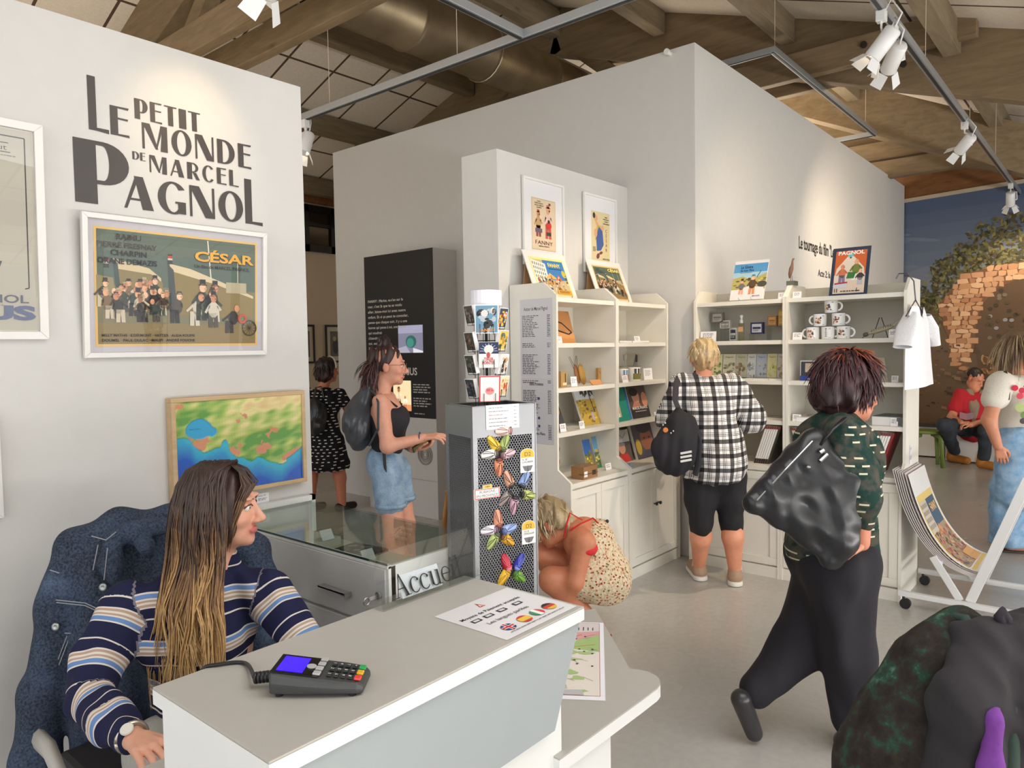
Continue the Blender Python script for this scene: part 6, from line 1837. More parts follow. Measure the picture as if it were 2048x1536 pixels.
A.rect(.49, 1.555, .835, 1.815, S(120, 120, 142)); A.rect(.49, 1.74, .835, 1.815, S(150, 150, 176)); A.ell(.67, 1.66, .075, .06, S(40, 90, 90)); A.ell(.66, 1.65, .05, .045, S(60, 130, 120)); A.poly([(.49, 1.6), (.6, 1.62), (.66, 1.555), (.49, 1.555)], S(160, 160, 176)); A.poly([(.70, 1.60), (.835, 1.57), (.835, 1.555), (.70, 1.555)], S(210, 210, 220)); A.build('screen', em.m, tb)
A = Art((PX - .0018, PY1, 0), UY, UZ, .0003)
A.rect(.40, 1.00, .655, 1.29, S(236, 216, 170)); A.rect(.40, 1.0, .655, 1.06, S(226, 150, 100)); A.k += 2; caricature(A, .48, 1.03, .2, S(226, 206, 176), S(120, 76, 50), S(170, 110, 70), S(70, 50, 40)); A.k += 2; caricature(A, .57, 1.02, .13, S(236, 226, 206), S(190, 120, 76), S(180, 120, 80)); A.build('lit_photo', em.m, tb)

# bentwood chair and paper bag half hidden by the tower
def bent_chair():
	t = thing('wooden_chair', 'bentwood chair behind the magnet tower', 'chair', (4.25, 3.95, 0), .3)
	Wd = wood_mat('honey_beech', S(176, 122, 70), S(198, 146, 90), 'Z')
	for s in (-1, 1):
		m = MB(); m.tube([(-.24, s * .2, 0), (-.22, s * .2, .25), (-.17, s * .2, .42), (-.05, s * .2, .45), (.2, s * .2, .45)], .016, 8, None, True, 1.8); loc(m, 'front_leg', Wd, t, smooth=True)
		m = MB(); m.tube([(.24, s * .2, 0), (.2, s * .2, .4), (.24, s * .2, .72), (.27, s * .19, .84)], .016, 8); loc(m, 'rear_leg', Wd, t, smooth=True)
	loc(MB().box((-.2, -.21, .455), (.22, .21, .475)), 'seat', Wd, t, bevel=.006)
	loc(MB().prism([(.245, -.2, .66), (.245, .2, .66), (.28, .2, .84), (.28, -.2, .84)], (.012, 0, 0)), 'backrest', Wd, t)
bent_chair()

# framed pictures on the rear wall
for lab, px0, px1, sd in (('dark framed picture with cream mount beside the end of the lettered wall', 590, 628, 1), ('dark framed picture half hidden by the grey box wall', 652, 690, 2)):
	a, b = ony(px0, 727, 9.69), ony(px1, 649, 9.69)
	t, A, pw, ph = framed('framed_picture', lab, 'picture', (a.x, 9.695, 1.40), AX, UZ, b.x - a.x, .60, .03, .02, mat('black_frame', S(24, 22, 22), .4), S(206, 190, 160), (.06, .07, .06, .07), None, False)
	A.rect(0, 0, pw, ph, S(110, 96, 76)); A.ell(pw * .5, ph * .4, pw * .3, ph * .3, S(60, 52, 44)); A.ell(pw * .4, ph * .7, pw * .16, ph * .1, S(170, 160, 110)); A.build('print', ART, t)

# lettering on the bright side of the box
wt = thing('wall_lettering', 'small black wall text Le tournage du film above the mug bookcase', 'lettering', (7.7, YB, 2.4))
A = Art((0, YB - .002, 0), AX, UZ, .0004); A.text('Le tournage du film "Le temps', 7.15, 2.495, .118, S(44, 42, 42), 'l', .015, 1.42); A.build('heading', ART, wt)
A = Art((0, YB - .002, 0), AX, UZ, .0004); A.text('Acte 2: la Provence', 7.73, 2.267, .068, S(50, 48, 48), 'l', .01, .82); A.build('subheading', ART, wt)

# ================================================================== photo mural
mur = thing('photo_mural', 'wall sized photo of a ruined stone arch, pines and blue sky', 'mural', (M0.x, M0.y, 0))
MO = Vector((M0.x, M0.y, 0)) - mn * .004
def mu(px, py): p = onpl(px, py, MO, mn) - MO; return (p.dot(md), p.z)
A = Art(MO, md, UZ, .0006)
HM = M0.z
n = 14
for i in range(n):
	f = i / (n - 1); c = tuple(a + (b - a) * f for a, b in zip(S(150, 160, 166), S(84, 100, 130)))
	A.rect(-1.0, 1.0 + (HM - 1.0) * i / n, 5.0, 1.0 + (HM - 1.0) * (i + 1) / n, c, False)
rnd = random.Random(11)
for i in range(30): x, y = rnd.uniform(-.8, 1.6), rnd.uniform(1.8, 3.2); A.ell(x, y, rnd.uniform(.1, .4), rnd.uniform(.02, .06), S(122 + rnd.randint(-12, 12), 132, 150), 10, rnd.uniform(-.3, .3), i % 10 == 0)
A.rect(-1.0, 0, 5.0, 1.62, S(112, 88, 66))
hill = [mu(x, y) for x, y in ((1818, 640), (1870, 620), (1930, 690), (2048, 640))]
A.poly([(-1.0, 1.0), (5.0, 1.0), (5.0, 2.3), (1.6, 2.1), (1.2, 1.9), (.5, 2.05), (.1, 1.95), (-1.0, 1.9)], S(104, 84, 62))
# pine crowns: many small leaf tufts
blobs = [(mu(px, py), r) for px, py, r in ((1870, 590, .22), (1885, 545, .18), (1905, 560, .26), (1925, 520, .22), (1900, 600, .26), (1860, 640, .2), (1960, 500, .30), (1985, 480, .28), (2015, 470, .30), (1975, 530, .3), (2010, 520, .32), (2048, 480, .34), (1940, 545, .26), (2080, 500, .4), (2045, 540, .3), (1855, 605, .12))]
for k in range(6):
	A.k += 1
	for (x, y), r in blobs:
		for j in range(16):
			a, q = rnd.uniform(0, 2 * PI), r * rnd.random() ** .5
			cx, cy, s = x + q * math.cos(a), y + q * math.sin(a), rnd.uniform(.02, .055)
			c = rnd.choice([S(78, 76, 46), S(96, 92, 56), S(62, 62, 40), S(116, 110, 66), S(84, 72, 52), S(134, 128, 74)])
			g = rnd.uniform(0, PI); A.poly([(cx + s * math.cos(g), cy + s * math.sin(g)), (cx + s * .4 * math.cos(g + 1.6), cy + s * .4 * math.sin(g + 1.6)), (cx - s * .9 * math.cos(g), cy - s * .9 * math.sin(g)), (cx - s * .5 * math.cos(g + 1.8), cy - s * .5 * math.sin(g + 1.8))], c, False)
# ruin: dark inner side, pier and arch of loose stones
ap = lambda *q: [mu(*p) for p in q]
A.poly(ap((1950, 690), (1952, 640), (1965, 605), (1990, 575), (2048, 548), (2200, 520), (2200, 760), (1960, 760)), S(96, 74, 54))
pier = ap((1882, 605), (1905, 575), (1930, 548), (1960, 540), (2000, 532), (2048, 522), (2200, 500), (2200, 530), (2048, 552), (1992, 578), (1966, 608), (1953, 645), (1950, 690), (1935, 735), (1915, 740), (1900, 680), (1886, 650))
A.poly(pier, S(120, 84, 58))
def inside(p, poly):
	x, y = p; r = False
	for i in range(len(poly)):
		(x0, y0), (x1, y1) = poly[i], poly[i - 1]
		if (y0 > y) != (y1 > y) and x < (x1 - x0) * (y - y0) / (y1 - y0) + x0: r = not r
	return r
A.k += 1
xs = [p[0] for p in pier]; ys = [p[1] for p in pier]
y = min(ys)
while y < max(ys):
	x = min(xs) - rnd.random() * .1; hh = rnd.uniform(.045, .075)
	while x < min(max(xs), 2.2):
		ww = rnd.uniform(.06, .16)
		if inside((x + ww / 2, y + hh / 2), pier):
			j = lambda: rnd.uniform(-.012, .012)
			A.poly([(x + j(), y + j()), (x + ww * .5, y - .006), (x + ww - .012 + j(), y + j()), (x + ww - .01 + j(), y + hh - .012 + j()), (x + ww * .4, y + hh - .004), (x + j(), y + hh - .012 + j())], rnd.choice([S(206, 160, 122), S(190, 140, 102), S(216, 176, 140), S(176, 126, 92), S(196, 150, 116)]), False)
		x += ww
	y += hh
for i in range(150):
	px, py = rnd.uniform(1818, 2120), rnd.uniform(690, 860); x, y = mu(px, py); s = rnd.uniform(.02, .09)
	if px < 1950 or py > 740: A.poly([(x, y), (x + s, y - s * .2), (x + s * .9, y + s * .35), (x + s * .1, y + s * .4)], rnd.choice([S(132, 102, 76), S(90, 70, 52), S(150, 116, 88), S(108, 86, 66), S(74, 60, 46)]), i % 25 == 0)
for i in range(40):
	x, y = mu(rnd.uniform(1962, 2040), rnd.uniform(715, 745)); A.ell(x, y, .05, .02, rnd.choice([S(190, 146, 100), S(160, 120, 84), S(210, 164, 112)]), 7, rnd.uniform(0, 3), i == 0)
for i in range(60):
	x, y = mu(rnd.uniform(1975, 2120), rnd.uniform(575, 690)); A.ell(x, y, .03, .025, rnd.choice([S(120, 110, 96), S(84, 72, 50), S(150, 146, 150), S(70, 60, 44)]), 6, 0, i % 20 == 0)
A.build('print', ART, mur)

# benches and stool before the mural
for lab, dp in (('white faceted bench box under the seated man', 0), ('low white bench behind the green stool', .25)):
	y0, y1 = (1.02, 1.80) if dp == 0 else (1.86, 2.60)
	t = thing('bench', lab, 'bench', (11.0, (y0 + y1) / 2, 0))
	m = MB(); m.box((10.95 + dp, y0, .02), (11.45 + dp, y1, .42)); m.build('body', WHITE, t, bevel=.004)
	m = MB(); m.box((10.92 + dp, y0 - .01, .42), (11.47 + dp, y1 + .01, .45)); m.build('seat_pad', mat('dark_seat_pad', S(60, 58, 56), .6), t)
	if dp == 0:
		m = MB(); m.prism([(10.949, y0 + .1, .02), (10.949, y0 + .45, .02), (10.949, y0 + .35, .42)], (-.006, 0, 0)); m.build('facet', mat('bench_facet', S(206, 202, 196), .4), t)
def stool():
	p = Vector((10.45, 1.93, 0)); t = thing('green_stool', 'olive green round wooden stool beside the seated man', 'stool', p)
	G = mat('olive_green_paint', S(112, 132, 62), .4)
	m = MB(); m.lathe([(0, .42), (.17, .42), (.19, .43), (.19, .455), (.17, .46), (0, .46)], 28, p); m.build('seat', G, t, smooth=True)
	for k in range(4):
		a = PI / 4 + k * PI / 2 + .35; d = Vector((math.cos(a), math.sin(a), 0))
		m = MB(); m.tube([p + d * .10 + UZ * .40, p + d * .17 + UZ * .395, p + d * .195 + UZ * .34, p + d * .225], .016, 8, None, True, 1.9); m.build('leg', G, t, smooth=True)
stool()

# ================================================================== poster browser on castors
rk = thing('poster_rack', 'white metal poster browser on castors beside the end panel', 'poster rack', (5.0, .6, 0))
RW = mat('white_powder_coat', S(222, 222, 222), .35, var=.01)
for X in (4.74, 5.28):
	MB().box((X - .015, .10, .075), (X + .015, 1.012, .105)).build('base_rail', RW, rk, bevel=.002)
	for y, ca in ((.985, 1), (.14, 1)):
		m = MB(); m.cyl((X - .014, y - .01, .031), (X + .014, y - .01, .031), .030, 18); m.cyl((X, y, .05), (X, y, .076), .008, 8)
		m.build('castor', BLACK, rk)
	xi = X + (.025 if X < 5 else -.025)
	MB().beam((xi, .652, .10), (xi, .392, .83), .016, .05, (0, 1, 0)).build('slanted_post', RW, rk, bevel=.002)
	MB().beam((xi, .70, .10), (xi, .84, .33), .014, .04, (0, 1, 0)).build('brace', RW, rk, bevel=.002)
MB().box((4.74, .12, .08), (5.28, .15, .10)).build('cross_bar', RW, rk)
MB().beam((4.765, .40, .80), (5.255, .40, .80), .03, .03).build('top_bar', RW, rk)
MB().beam((4.765, .80, .30), (5.255, .80, .30), .02, .02).build('cradle_bar', RW, rk)
MB().beam((4.765, .615, .20), (5.255, .615, .20), .02, .02).build('cradle_bar', RW, rk)


def sling(label, off, x0, x1, top, draw, col):
	"""a poster sheet in plastic sagging in the browser"""
	pts = [(1.056 - off, .80 + top), (1.005 - off, .62), (.93 - off * .95, .46), (.84 - off * .9, .345), (.74 - off * .8, .275 + off * .12), (.635 - off * .6, .245 + off * .3)]
	P = []
	for i in range(len(pts) - 1):
		p0, p1, p2, p3 = [np.array(pts[max(0, min(len(pts) - 1, i + q))]) for q in (-1, 0, 1, 2)]
		for j in range(5):
			s = j / 5; P.append(.5 * (2 * p1 + (p2 - p0) * s + (2 * p0 - 5 * p1 + 4 * p2 - p3) * s * s + (3 * p1 - p0 - 3 * p2 + p3) * s ** 3))
	P.append(np.array(pts[-1])); P = P[::-1]                # from the bottom of the picture upwards
	L = [0]
	for a, b in zip(P, P[1:]): L.append(L[-1] + float(np.hypot(*(b - a))))
	H = L[-1]; ys, zs = [p[0] for p in P], [p[1] for p in P]
	A = Art((0, 0, 0), UY, UZ, .00025)
	def mp_(x, y):
		yy, zz = np.interp(y, L, ys), np.interp(y, L, zs); y2, z2 = np.interp(min(y + .02, H), L, ys), np.interp(min(y + .02, H), L, zs); y1, z1 = np.interp(max(y - .02, 0), L, ys), np.interp(max(y - .02, 0), L, zs)
		t = np.array([y2 - y1, z2 - z1]); t /= np.linalg.norm(t) + 1e-9; k = A.k * .00025
		return (x0 + x, yy - t[1] * k, zz + t[0] * k)
	A.map = mp_; A.N = Vector((0, 0, 0))
	n = 24
	for i in range(n): A.poly([(0, H * i / n), (x1 - x0, H * i / n), (x1 - x0, H * (i + 1) / n), (0, H * (i + 1) / n)], col, False)
	if draw: draw(A, x1 - x0, H)
	o = A.build('poster_sheet', ARTG); tag(o, label, 'poster', 'posters in the browser')
	sd = o.modifiers.new('thickness', 'SOLIDIFY'); sd.thickness = .004 if draw is None else .0
	if draw: o.modifiers.remove(sd)
def stripe(A, x0, y0, x1, y1, c, up=True):
	if up: A.k += 1
	n = max(1, int((y1 - y0) / .03))
	for i in range(n): A.poly([(x0, y0 + (y1 - y0) * i / n), (x1, y0 + (y1 - y0) * i / n), (x1, y0 + (y1 - y0) * (i + 1) / n), (x0, y0 + (y1 - y0) * (i + 1) / n)], c, False)
def fanny_sheet(A, w, h):
	stripe(A, w * .06, h * .06, w * .94, h * .80, S(226, 196, 110)); stripe(A, w * .10, h * .10, w * .90, h * .74, S(170, 140, 104)); stripe(A, w * .42, h * .50, w * .90, h * .74, S(66, 84, 104)); stripe(A, w * .10, h * .46, w * .44, h * .74, S(206, 190, 168))
	for r in range(4):
		for c in range(5): A.rect(w * (.12 + .06 * c), h * (.50 + .06 * r), w * (.15 + .06 * c), h * (.535 + .06 * r), S(120, 110, 100), r + c == 0)
	A.poly([(w * .35, h * .42), (w * .5, h * .52), (w * .66, h * .42)], S(206, 150, 90)); rnd = random.Random(4)
	for i in range(170): A.ell(w * rnd.uniform(.11, .89), h * rnd.uniform(.12, .46), w * rnd.uniform(.012, .03), h * rnd.uniform(.008, .02), rnd.choice([S(190, 110, 90), S(210, 170, 130), S(110, 84, 70), S(150, 150, 100), S(80, 84, 90), S(200, 80, 70)]), 6, 0, i % 34 == 0)
	stripe(A, w * .52, h * .10, w * .90, h * .22, S(214, 156, 70)); A.text('FANNY', w * .5, h * .62, h * .07, S(236, 190, 120), 'l', .03, w * .34)
labs = ['rearmost plain sheet in the poster browser', 'second plain sheet from the rear in the browser', 'third plain sheet from the rear in the browser', 'fourth plain sheet from the rear in the browser', 'fifth plain sheet in the browser with a curled top', 'sheet showing dark lettering along its edge behind the front poster']
for i, l in enumerate(labs): sling(l, .012 * i, 4.775 + .002 * i, 5.262 - .004 * i, .004 * (5 - i), (lambda A, w, h: (stripe(A, w * .02, h * .10, w * .12, h * .62, S(222, 206, 184)), A.text('ORANE DEMAZIS', w * .035, h * .52, w * .05, S(70, 60, 60), 'l', .01, h * .40, -PI / 2))) if i == 5 else None, S(206 + 4 * (i % 2), 200, 198))
sling('front FANNY poster sheet in plastic sagging in the browser', .075, 4.80, 5.262, -.01, fanny_sheet, S(226, 224, 222))

# ================================================================== track lighting
ALU = mat('track_aluminium', S(176, 180, 184), .35, .6, var=.02)
LW = mat('white_spot_body', S(226, 226, 226), .35, var=.01)
def track(label, runs, wires, z=3.4, off=.02):
	t = thing('light_track', label, 'light track', Vector(runs[0][0]))
	for a, b in runs:
		a, b = Vector(a), Vector(b); d = (b - a).normalized(); s = d.cross(UZ)
		MB().beam(a + UZ * .025, b + UZ * .025, .045, .05).build('rail', ALU, t, bevel=.002)
		MB().beam(a - UZ * .002, b - UZ * .002, .018, .006).build('slot', BLACK, t)
	for p in wires:
		p = Vector(p); m = MB(); m.cyl(p + UZ * .05, Vector((p.x, p.y, roof_z(p.y))), .0022, 6); m.build('suspension_wire', mat('pale_wire', S(206, 190, 170), .4), t)
		m = MB(); m.lathe([(.003, -.03), (.012, -.05), (.012, 0), (0, 0)], 10, (p.x, p.y, roof_z(p.y) - .02)); m.build('wire_anchor', LW, t)
track('long aluminium track running deep over the passage', [((3.42, 1.3, 3.4), (3.42, 6.3, 3.4)), ((-.5, 2.76, 3.4), (3.40, 2.76, 3.4))], [(3.42, 1.9, 3.4), (3.42, 4.65, 3.4), (3.42, 3.3, 3.4), (1.6, 2.76, 3.4)])
track('aluminium track over the receptionist before the lettered wall', [((-1.5, 2.33, 3.10), (1.75, 2.33, 3.10))], [(0, 2.33, 3.10)], 3.10)
track('aluminium track running along the bright wall to the mural', [((3.2, 1.065, 3.4), (11.3, 1.065, 3.4))], [(5.6, 1.065, 3.4), (9.0, 1.065, 3.4), (7.4, 1.065, 3.4)])
ZQ = 3.95; q1, q2 = onz(1545, 105, ZQ), onz(1750, 272, ZQ)
track('rectangular aluminium track above the tall box', [((q1.x, q1.y, ZQ), (q2.x, q2.y, ZQ)), ((q1.x + .02, q1.y + .02, ZQ), (q1.x + .02, 5.2, ZQ)), ((q2.x - .02, q2.y + .02, ZQ), (q2.x - .02, 5.2, ZQ))], [(q1.x + .05, q1.y, ZQ), (q2.x - .4, q2.y, ZQ)], ZQ)


def spotlight(label, base, target, power, angle, blend=.5, col=(1.0, .80, .56), double=False):
	base = Vector(base); d = (Vector(target) - base - Vector((0, 0, -.16))).normalized()
	t = thing('spotlight', label, 'spotlight', base)
	MB().cbox((base.x, base.y, base.z - .03), (.05, .05, .06)).build('adapter', LW, t, bevel=.004)
	h = base + Vector((0, 0, -.19))
	s = d.cross(UZ).normalized(); u = s.cross(d)
	m = MB(); m.tube([base - UZ * .06, base - UZ * .09, h + UZ * .085 + s * .058, h + s * .062, h + s * .05], .006, 6, None, True, 2.0); m.build('bracket', LW, t)
	m = MB()
	m.lathe([(0, -.10), (.040, -.10), (.046, -.09), (.046, .07), (.042, .075), (.040, .06), (0, .055)], 24, h, axis=d)
	m.build('lamp_head', LW, t, smooth=True, bevel=0)
	em_ = MATS.get('lamp_glow')
	if not em_:
		e_ = NT('lamp_glow'); e_.set(color=(1, .9, .7), emit=(1, .82, .55), estr=9.0); MATS['lamp_glow'] = em_ = e_.m
	m = MB(); m.lathe([(0, .060), (.034, .060), (.036, .062), (0, .0621)], 18, h, axis=d); m.build('lens', em_, t)
	for k in range(4):
		a = k * PI / 2 + PI / 4; e1 = s * math.cos(a) + u * math.sin(a); e2 = d.cross(e1)
		c0 = h + d * .075 + e1 * .044; c1 = h + d * .14 + e1 * .085
		MB().prism([c0 - e2 * .03, c0 + e2 * .03, c1 + e2 * .036, c1 - e2 * .036], e1 * .0025).build('barn_door', LW, t)
	m = MB(); q0 = base - UZ * .05 - s * .02; m.tube([q0, q0 - d * .08 - UZ * .02 + UZ * .05, h - d * .16 + UZ * .03, h - d * .10], .005, 7); m.build('lamp_cable', LW, t, smooth=True)
	l = spot('lamp_beam', h + d * .07, h + d * 2, power, angle, col, blend, .03); l.parent = t; l.matrix_parent_inverse = Matrix.Translation(-base)
spotlight('white spotlight hanging over the big lettering at the picture top', (1.49, 2.33, 3.10), (1.47, 2.96, 2.50), 11, 58, .95, (1, .70, .36))
spotlight('white spotlight with bent cable beside the end of the lettered wall', (3.42, 4.97, 3.4), (2.6, 4.9, 1.0), 10, 60)
spotlight('front white barn door spotlight of the pair on the bright wall track', (4.46, 1.065, 3.4), (4.25, 2.75, 1.15), 125, 72, .6)
spotlight('rear white barn door spotlight of the pair on the bright wall track', (4.72, 1.065, 3.4), (6.6, 2.42, 1.9), 60, 100, 1)
spotlight('white barn door spotlight halfway along the bright wall track', (7.15, 1.065, 3.4), (8.6, 2.42, 2.2), 125, 105, 1)
spotlight('far white barn door spotlight before the mural sky', (10.3, 1.065, 3.4), (11.6, 1.2, 1.6), 70, 84, .8)
# ================================================================== soft bodies: rounded shapes blended into one skin
class Soft:
	def __init__(s):
		s.p, s.cuts = [], []

	def cap(s, a, b, ra, rb=None, col=(.8, .6, .5), k=.02, u=(0, 0)):
		s.p.append(('c', np.array(a, float), np.array(b, float), ra, ra if rb is None else rb, np.array(col), k, u)); return s

	def chain(s, pts, rs, col, k=.02, u0=0.0):
		u = u0
		for i in range(len(pts) - 1):
			L = (Vector(pts[i + 1]) - Vector(pts[i])).length
			s.cap(pts[i], pts[i + 1], rs[i], rs[i + 1], col, k, (u, u + L)); u += L
		return s

	def ell(s, c, r, axes=None, col=(.8, .6, .5), k=.02, u=(0, 0)):
		R = np.eye(3) if axes is None else np.array([list(a) for a in axes], float)     # rows = local axes in world
		s.p.append(('e', np.array(c, float), R, np.array(r, float), None, np.array(col), k, u)); return s

	def cut(s, c, n):
		"""remove everything on the side of c that n points to"""
		s.cuts.append(('p', np.array(c, float), np.array(Vector(n).normalized()), .004)); return s

	def scoop(s, c, r, axes=None, k=.01):
		R = np.eye(3) if axes is None else np.array([list(a) for a in axes], float)
		s.cuts.append(('e', np.array(c, float), R, np.array(r, float), k)); return s

	@staticmethod
	def dist(q, P):
		if q[0] == 'c':
			a, b = q[1], q[2]
			ab = b - a; L2 = max(float(ab @ ab), 1e-12)
			t = np.clip(((P - a) @ ab) / L2, 0, 1)
			d = np.linalg.norm(P - a - t[..., None] * ab, axis=-1) - (q[3] + (q[4] - q[3]) * t)
			return d, t
		x = (P - q[1]) @ q[2].T
		k0 = np.linalg.norm(x / q[3], axis=-1); k1 = np.linalg.norm(x / q[3] ** 2, axis=-1) + 1e-9
		return k0 * (k0 - 1) / k1, k0 * 0

	@staticmethod
	def bbox(q, m):
		if q[0] == 'c':
			r = max(q[3], q[4]) + m
			return np.minimum(q[1], q[2]) - r, np.maximum(q[1], q[2]) + r
		e = np.sqrt(((q[2] * q[3][:, None]) ** 2).sum(0)) + m
		return q[1] - e, q[1] + e

	def build(s, name, h, m, parent=None, fold=0.0, freq=18.0, seed=1, lat=None, col_blend=.005, smooth=True):
		bbs = [s.bbox(q, q[6] + 3 * h + fold) for q in s.p]
		lo = np.min([b[0] for b in bbs], 0); hi = np.max([b[1] for b in bbs], 0)
		n = np.ceil((hi - lo) / h).astype(int) + 1
		ax = [lo[i] + h * np.arange(n[i]) for i in range(3)]
		F = np.full(n, 1.0, np.float32)
		for q, (b0, b1) in zip(s.p, bbs):
			i0 = np.maximum(((b0 - lo) / h).astype(int), 0); i1 = np.minimum(((b1 - lo) / h).astype(int) + 2, n)
			sl = tuple(slice(a, b) for a, b in zip(i0, i1))
			G = np.stack(np.meshgrid(ax[0][sl[0]], ax[1][sl[1]], ax[2][sl[2]], indexing='ij'), -1)
			d, _ = s.dist(q, G)
			f = F[sl]; k = q[6]
			hh = np.maximum(k - np.abs(f - d), 0) / max(k, 1e-6)
			F[sl] = np.minimum(f, d) - hh * hh * k * .25
		for c in s.cuts:
			if c[0] == 'p':
				G0 = (ax[0][:, None, None] - c[1][0]) * c[2][0] + (ax[1][None, :, None] - c[1][1]) * c[2][1] + (ax[2][None, None, :] - c[1][2]) * c[2][2]
				F = np.maximum(F, G0).astype(np.float32)
			else:
				b0, b1 = s.bbox(c, .05); i0 = np.maximum(((b0 - lo) / h).astype(int), 0); i1 = np.minimum(((b1 - lo) / h).astype(int) + 2, n)
				if (i1 <= i0).any(): continue
				sl = tuple(slice(a, b) for a, b in zip(i0, i1))
				G = np.stack(np.meshgrid(ax[0][sl[0]], ax[1][sl[1]], ax[2][sl[2]], indexing='ij'), -1)
				d = -s.dist(c, G)[0]; f = F[sl]; k = c[4]
				hh = np.maximum(k - np.abs(f - d), 0) / k
				F[sl] = np.maximum(f, d) + hh * hh * k * .25
		if fold:
			rs = np.random.RandomState(seed); N = 0
			for i in range(4):
				w = rs.normal(size=3) * freq * (1 + .5 * i); ph = rs.uniform(0, 6.28)
				w2 = rs.normal(size=3) * freq * .4
				N = N + np.sin(ax[0][:, None, None] * w[0] + ax[1][None, :, None] * w[1] + ax[2][None, None, :] * w[2] * .45 + ph + 1.5 * np.sin(ax[0][:, None, None] * w2[0] + ax[1][None, :, None] * w2[1] + ax[2][None, None, :] * w2[2])) / (1 + .4 * i)
			F = (F + fold * .5 * N).astype(np.float32)
		# surface nets
		S_ = F < 0
		cnt = sum(S_[a:n[0] - 1 + a, b:n[1] - 1 + b, c:n[2] - 1 + c].astype(np.int8) for a in (0, 1) for b in (0, 1) for c in (0, 1))
		mixed = (cnt > 0) & (cnt < 8)
		I = np.argwhere(mixed)
		idx = np.full(mixed.shape, -1, np.int64); idx[mixed] = np.arange(len(I))
		acc = np.zeros((len(I), 3)); num = np.zeros(len(I))
		C = [(a, b, c) for a in (0, 1) for b in (0, 1) for c in (0, 1)]
		for p in C:
			for a in range(3):
				if p[a]: continue
				r = list(p); r[a] = 1
				fa = F[I[:, 0] + p[0], I[:, 1] + p[1], I[:, 2] + p[2]]; fb = F[I[:, 0] + r[0], I[:, 1] + r[1], I[:, 2] + r[2]]
				x = (fa < 0) != (fb < 0); t = np.where(x, fa / np.where(x, fa - fb, 1), 0)
				o = np.tile(np.array(p, float), (len(I), 1)); o[:, a] += t
				acc[x] += o[x]; num[x] += 1
		V = lo + h * (I + acc / num[:, None])
		faces = []
		for a in range(3):
			b, c = (a + 1) % 3, (a + 2) % 3
			s0 = [slice(None)] * 3; s1 = [slice(None)] * 3
			s0[a], s1[a] = slice(0, -1), slice(1, None)
			ch = S_[tuple(s0)] != S_[tuple(s1)]
			E = np.argwhere(ch); E = E[(E[:, b] > 0) & (E[:, c] > 0) & (E[:, b] < n[b] - 1) & (E[:, c] < n[c] - 1)]
			sg = S_[tuple(E.T)]
			def cell(db, dc): q = E.copy(); q[:, b] += db; q[:, c] += dc; return idx[tuple(q.T)]
			q = np.stack([cell(-1, -1), cell(0, -1), cell(0, 0), cell(-1, 0)], 1)
			q[~sg] = q[~sg][:, ::-1]
			faces.append(q[(q >= 0).all(1)])
		Q = np.concatenate(faces)
		W_ = np.zeros(len(V)); CC = np.zeros((len(V), 3)); best = np.full(len(V), 9.0); U = np.zeros(len(V))
		for q in s.p:
			d, t = s.dist(q, V); w = np.exp(-np.maximum(d, -.002) / col_blend) + 1e-12
			CC += w[:, None] * q[5]; W_ += w
			m_ = d < best; best[m_] = d[m_]; U[m_] = (q[7][0] + (q[7][1] - q[7][0]) * t)[m_]
			if q[7] == (0, 0): U[m_] = V[m_, 2]
		me = bpy.data.meshes.new(name)
		me.vertices.add(len(V)); me.vertices.foreach_set('co', V.astype(np.float32).ravel())
		me.loops.add(len(Q) * 4); me.loops.foreach_set('vertex_index', Q.ravel().astype(np.int32))
		me.polygons.add(len(Q)); me.polygons.foreach_set('loop_start', np.arange(0, len(Q) * 4, 4, dtype=np.int32))
		me.polygons.foreach_set('use_smooth', np.ones(len(Q), bool))
		me.update(calc_edges=True)
		ca = me.color_attributes.new('Col', 'FLOAT_COLOR', 'POINT')
		ca.data.foreach_set('color', np.concatenate([CC / W_[:, None], np.ones((len(V), 1))], 1).astype(np.float32).ravel())
		lat = Vector(lat or CR)
		for nm, val in (('U', U), ('W', V[:, 2]), ('L', V @ np.array(lat))):
			at_ = me.attributes.new(nm, 'FLOAT', 'POINT'); at_.data.foreach_set('value', val.astype(np.float32))
		me.materials.append(m)
		o = bpy.data.objects.new(name, me); COL.objects.link(o)
		if parent is not None: par(o, parent)
		return o


def join(objs, name=None):
	"""weld several skins of one body into one mesh"""
	bm = bmesh.new()
	for o in objs: bm.from_mesh(o.data)
	bm.to_mesh(objs[0].data); bm.free()
	for o in objs[1:]:
		d = o.data; bpy.data.objects.remove(o); bpy.data.meshes.remove(d)
	return objs[0]


SKINM = colmat('skin', .48, .10, 40, .05, 300, sss=.0)
HAIRM = colmat('hair', .45, .25, 90)
CLOTH = colmat('plain_cloth', .85, .14, 120, .12, 500)
LEATHER = colmat('black_leather', .32, .15, 30, .12, 60)


def basis(f, up=UZ):
	f = Vector(f).normalized(); r = f.cross(Vector(up)).normalized(); u = r.cross(f)
	return r, f, u


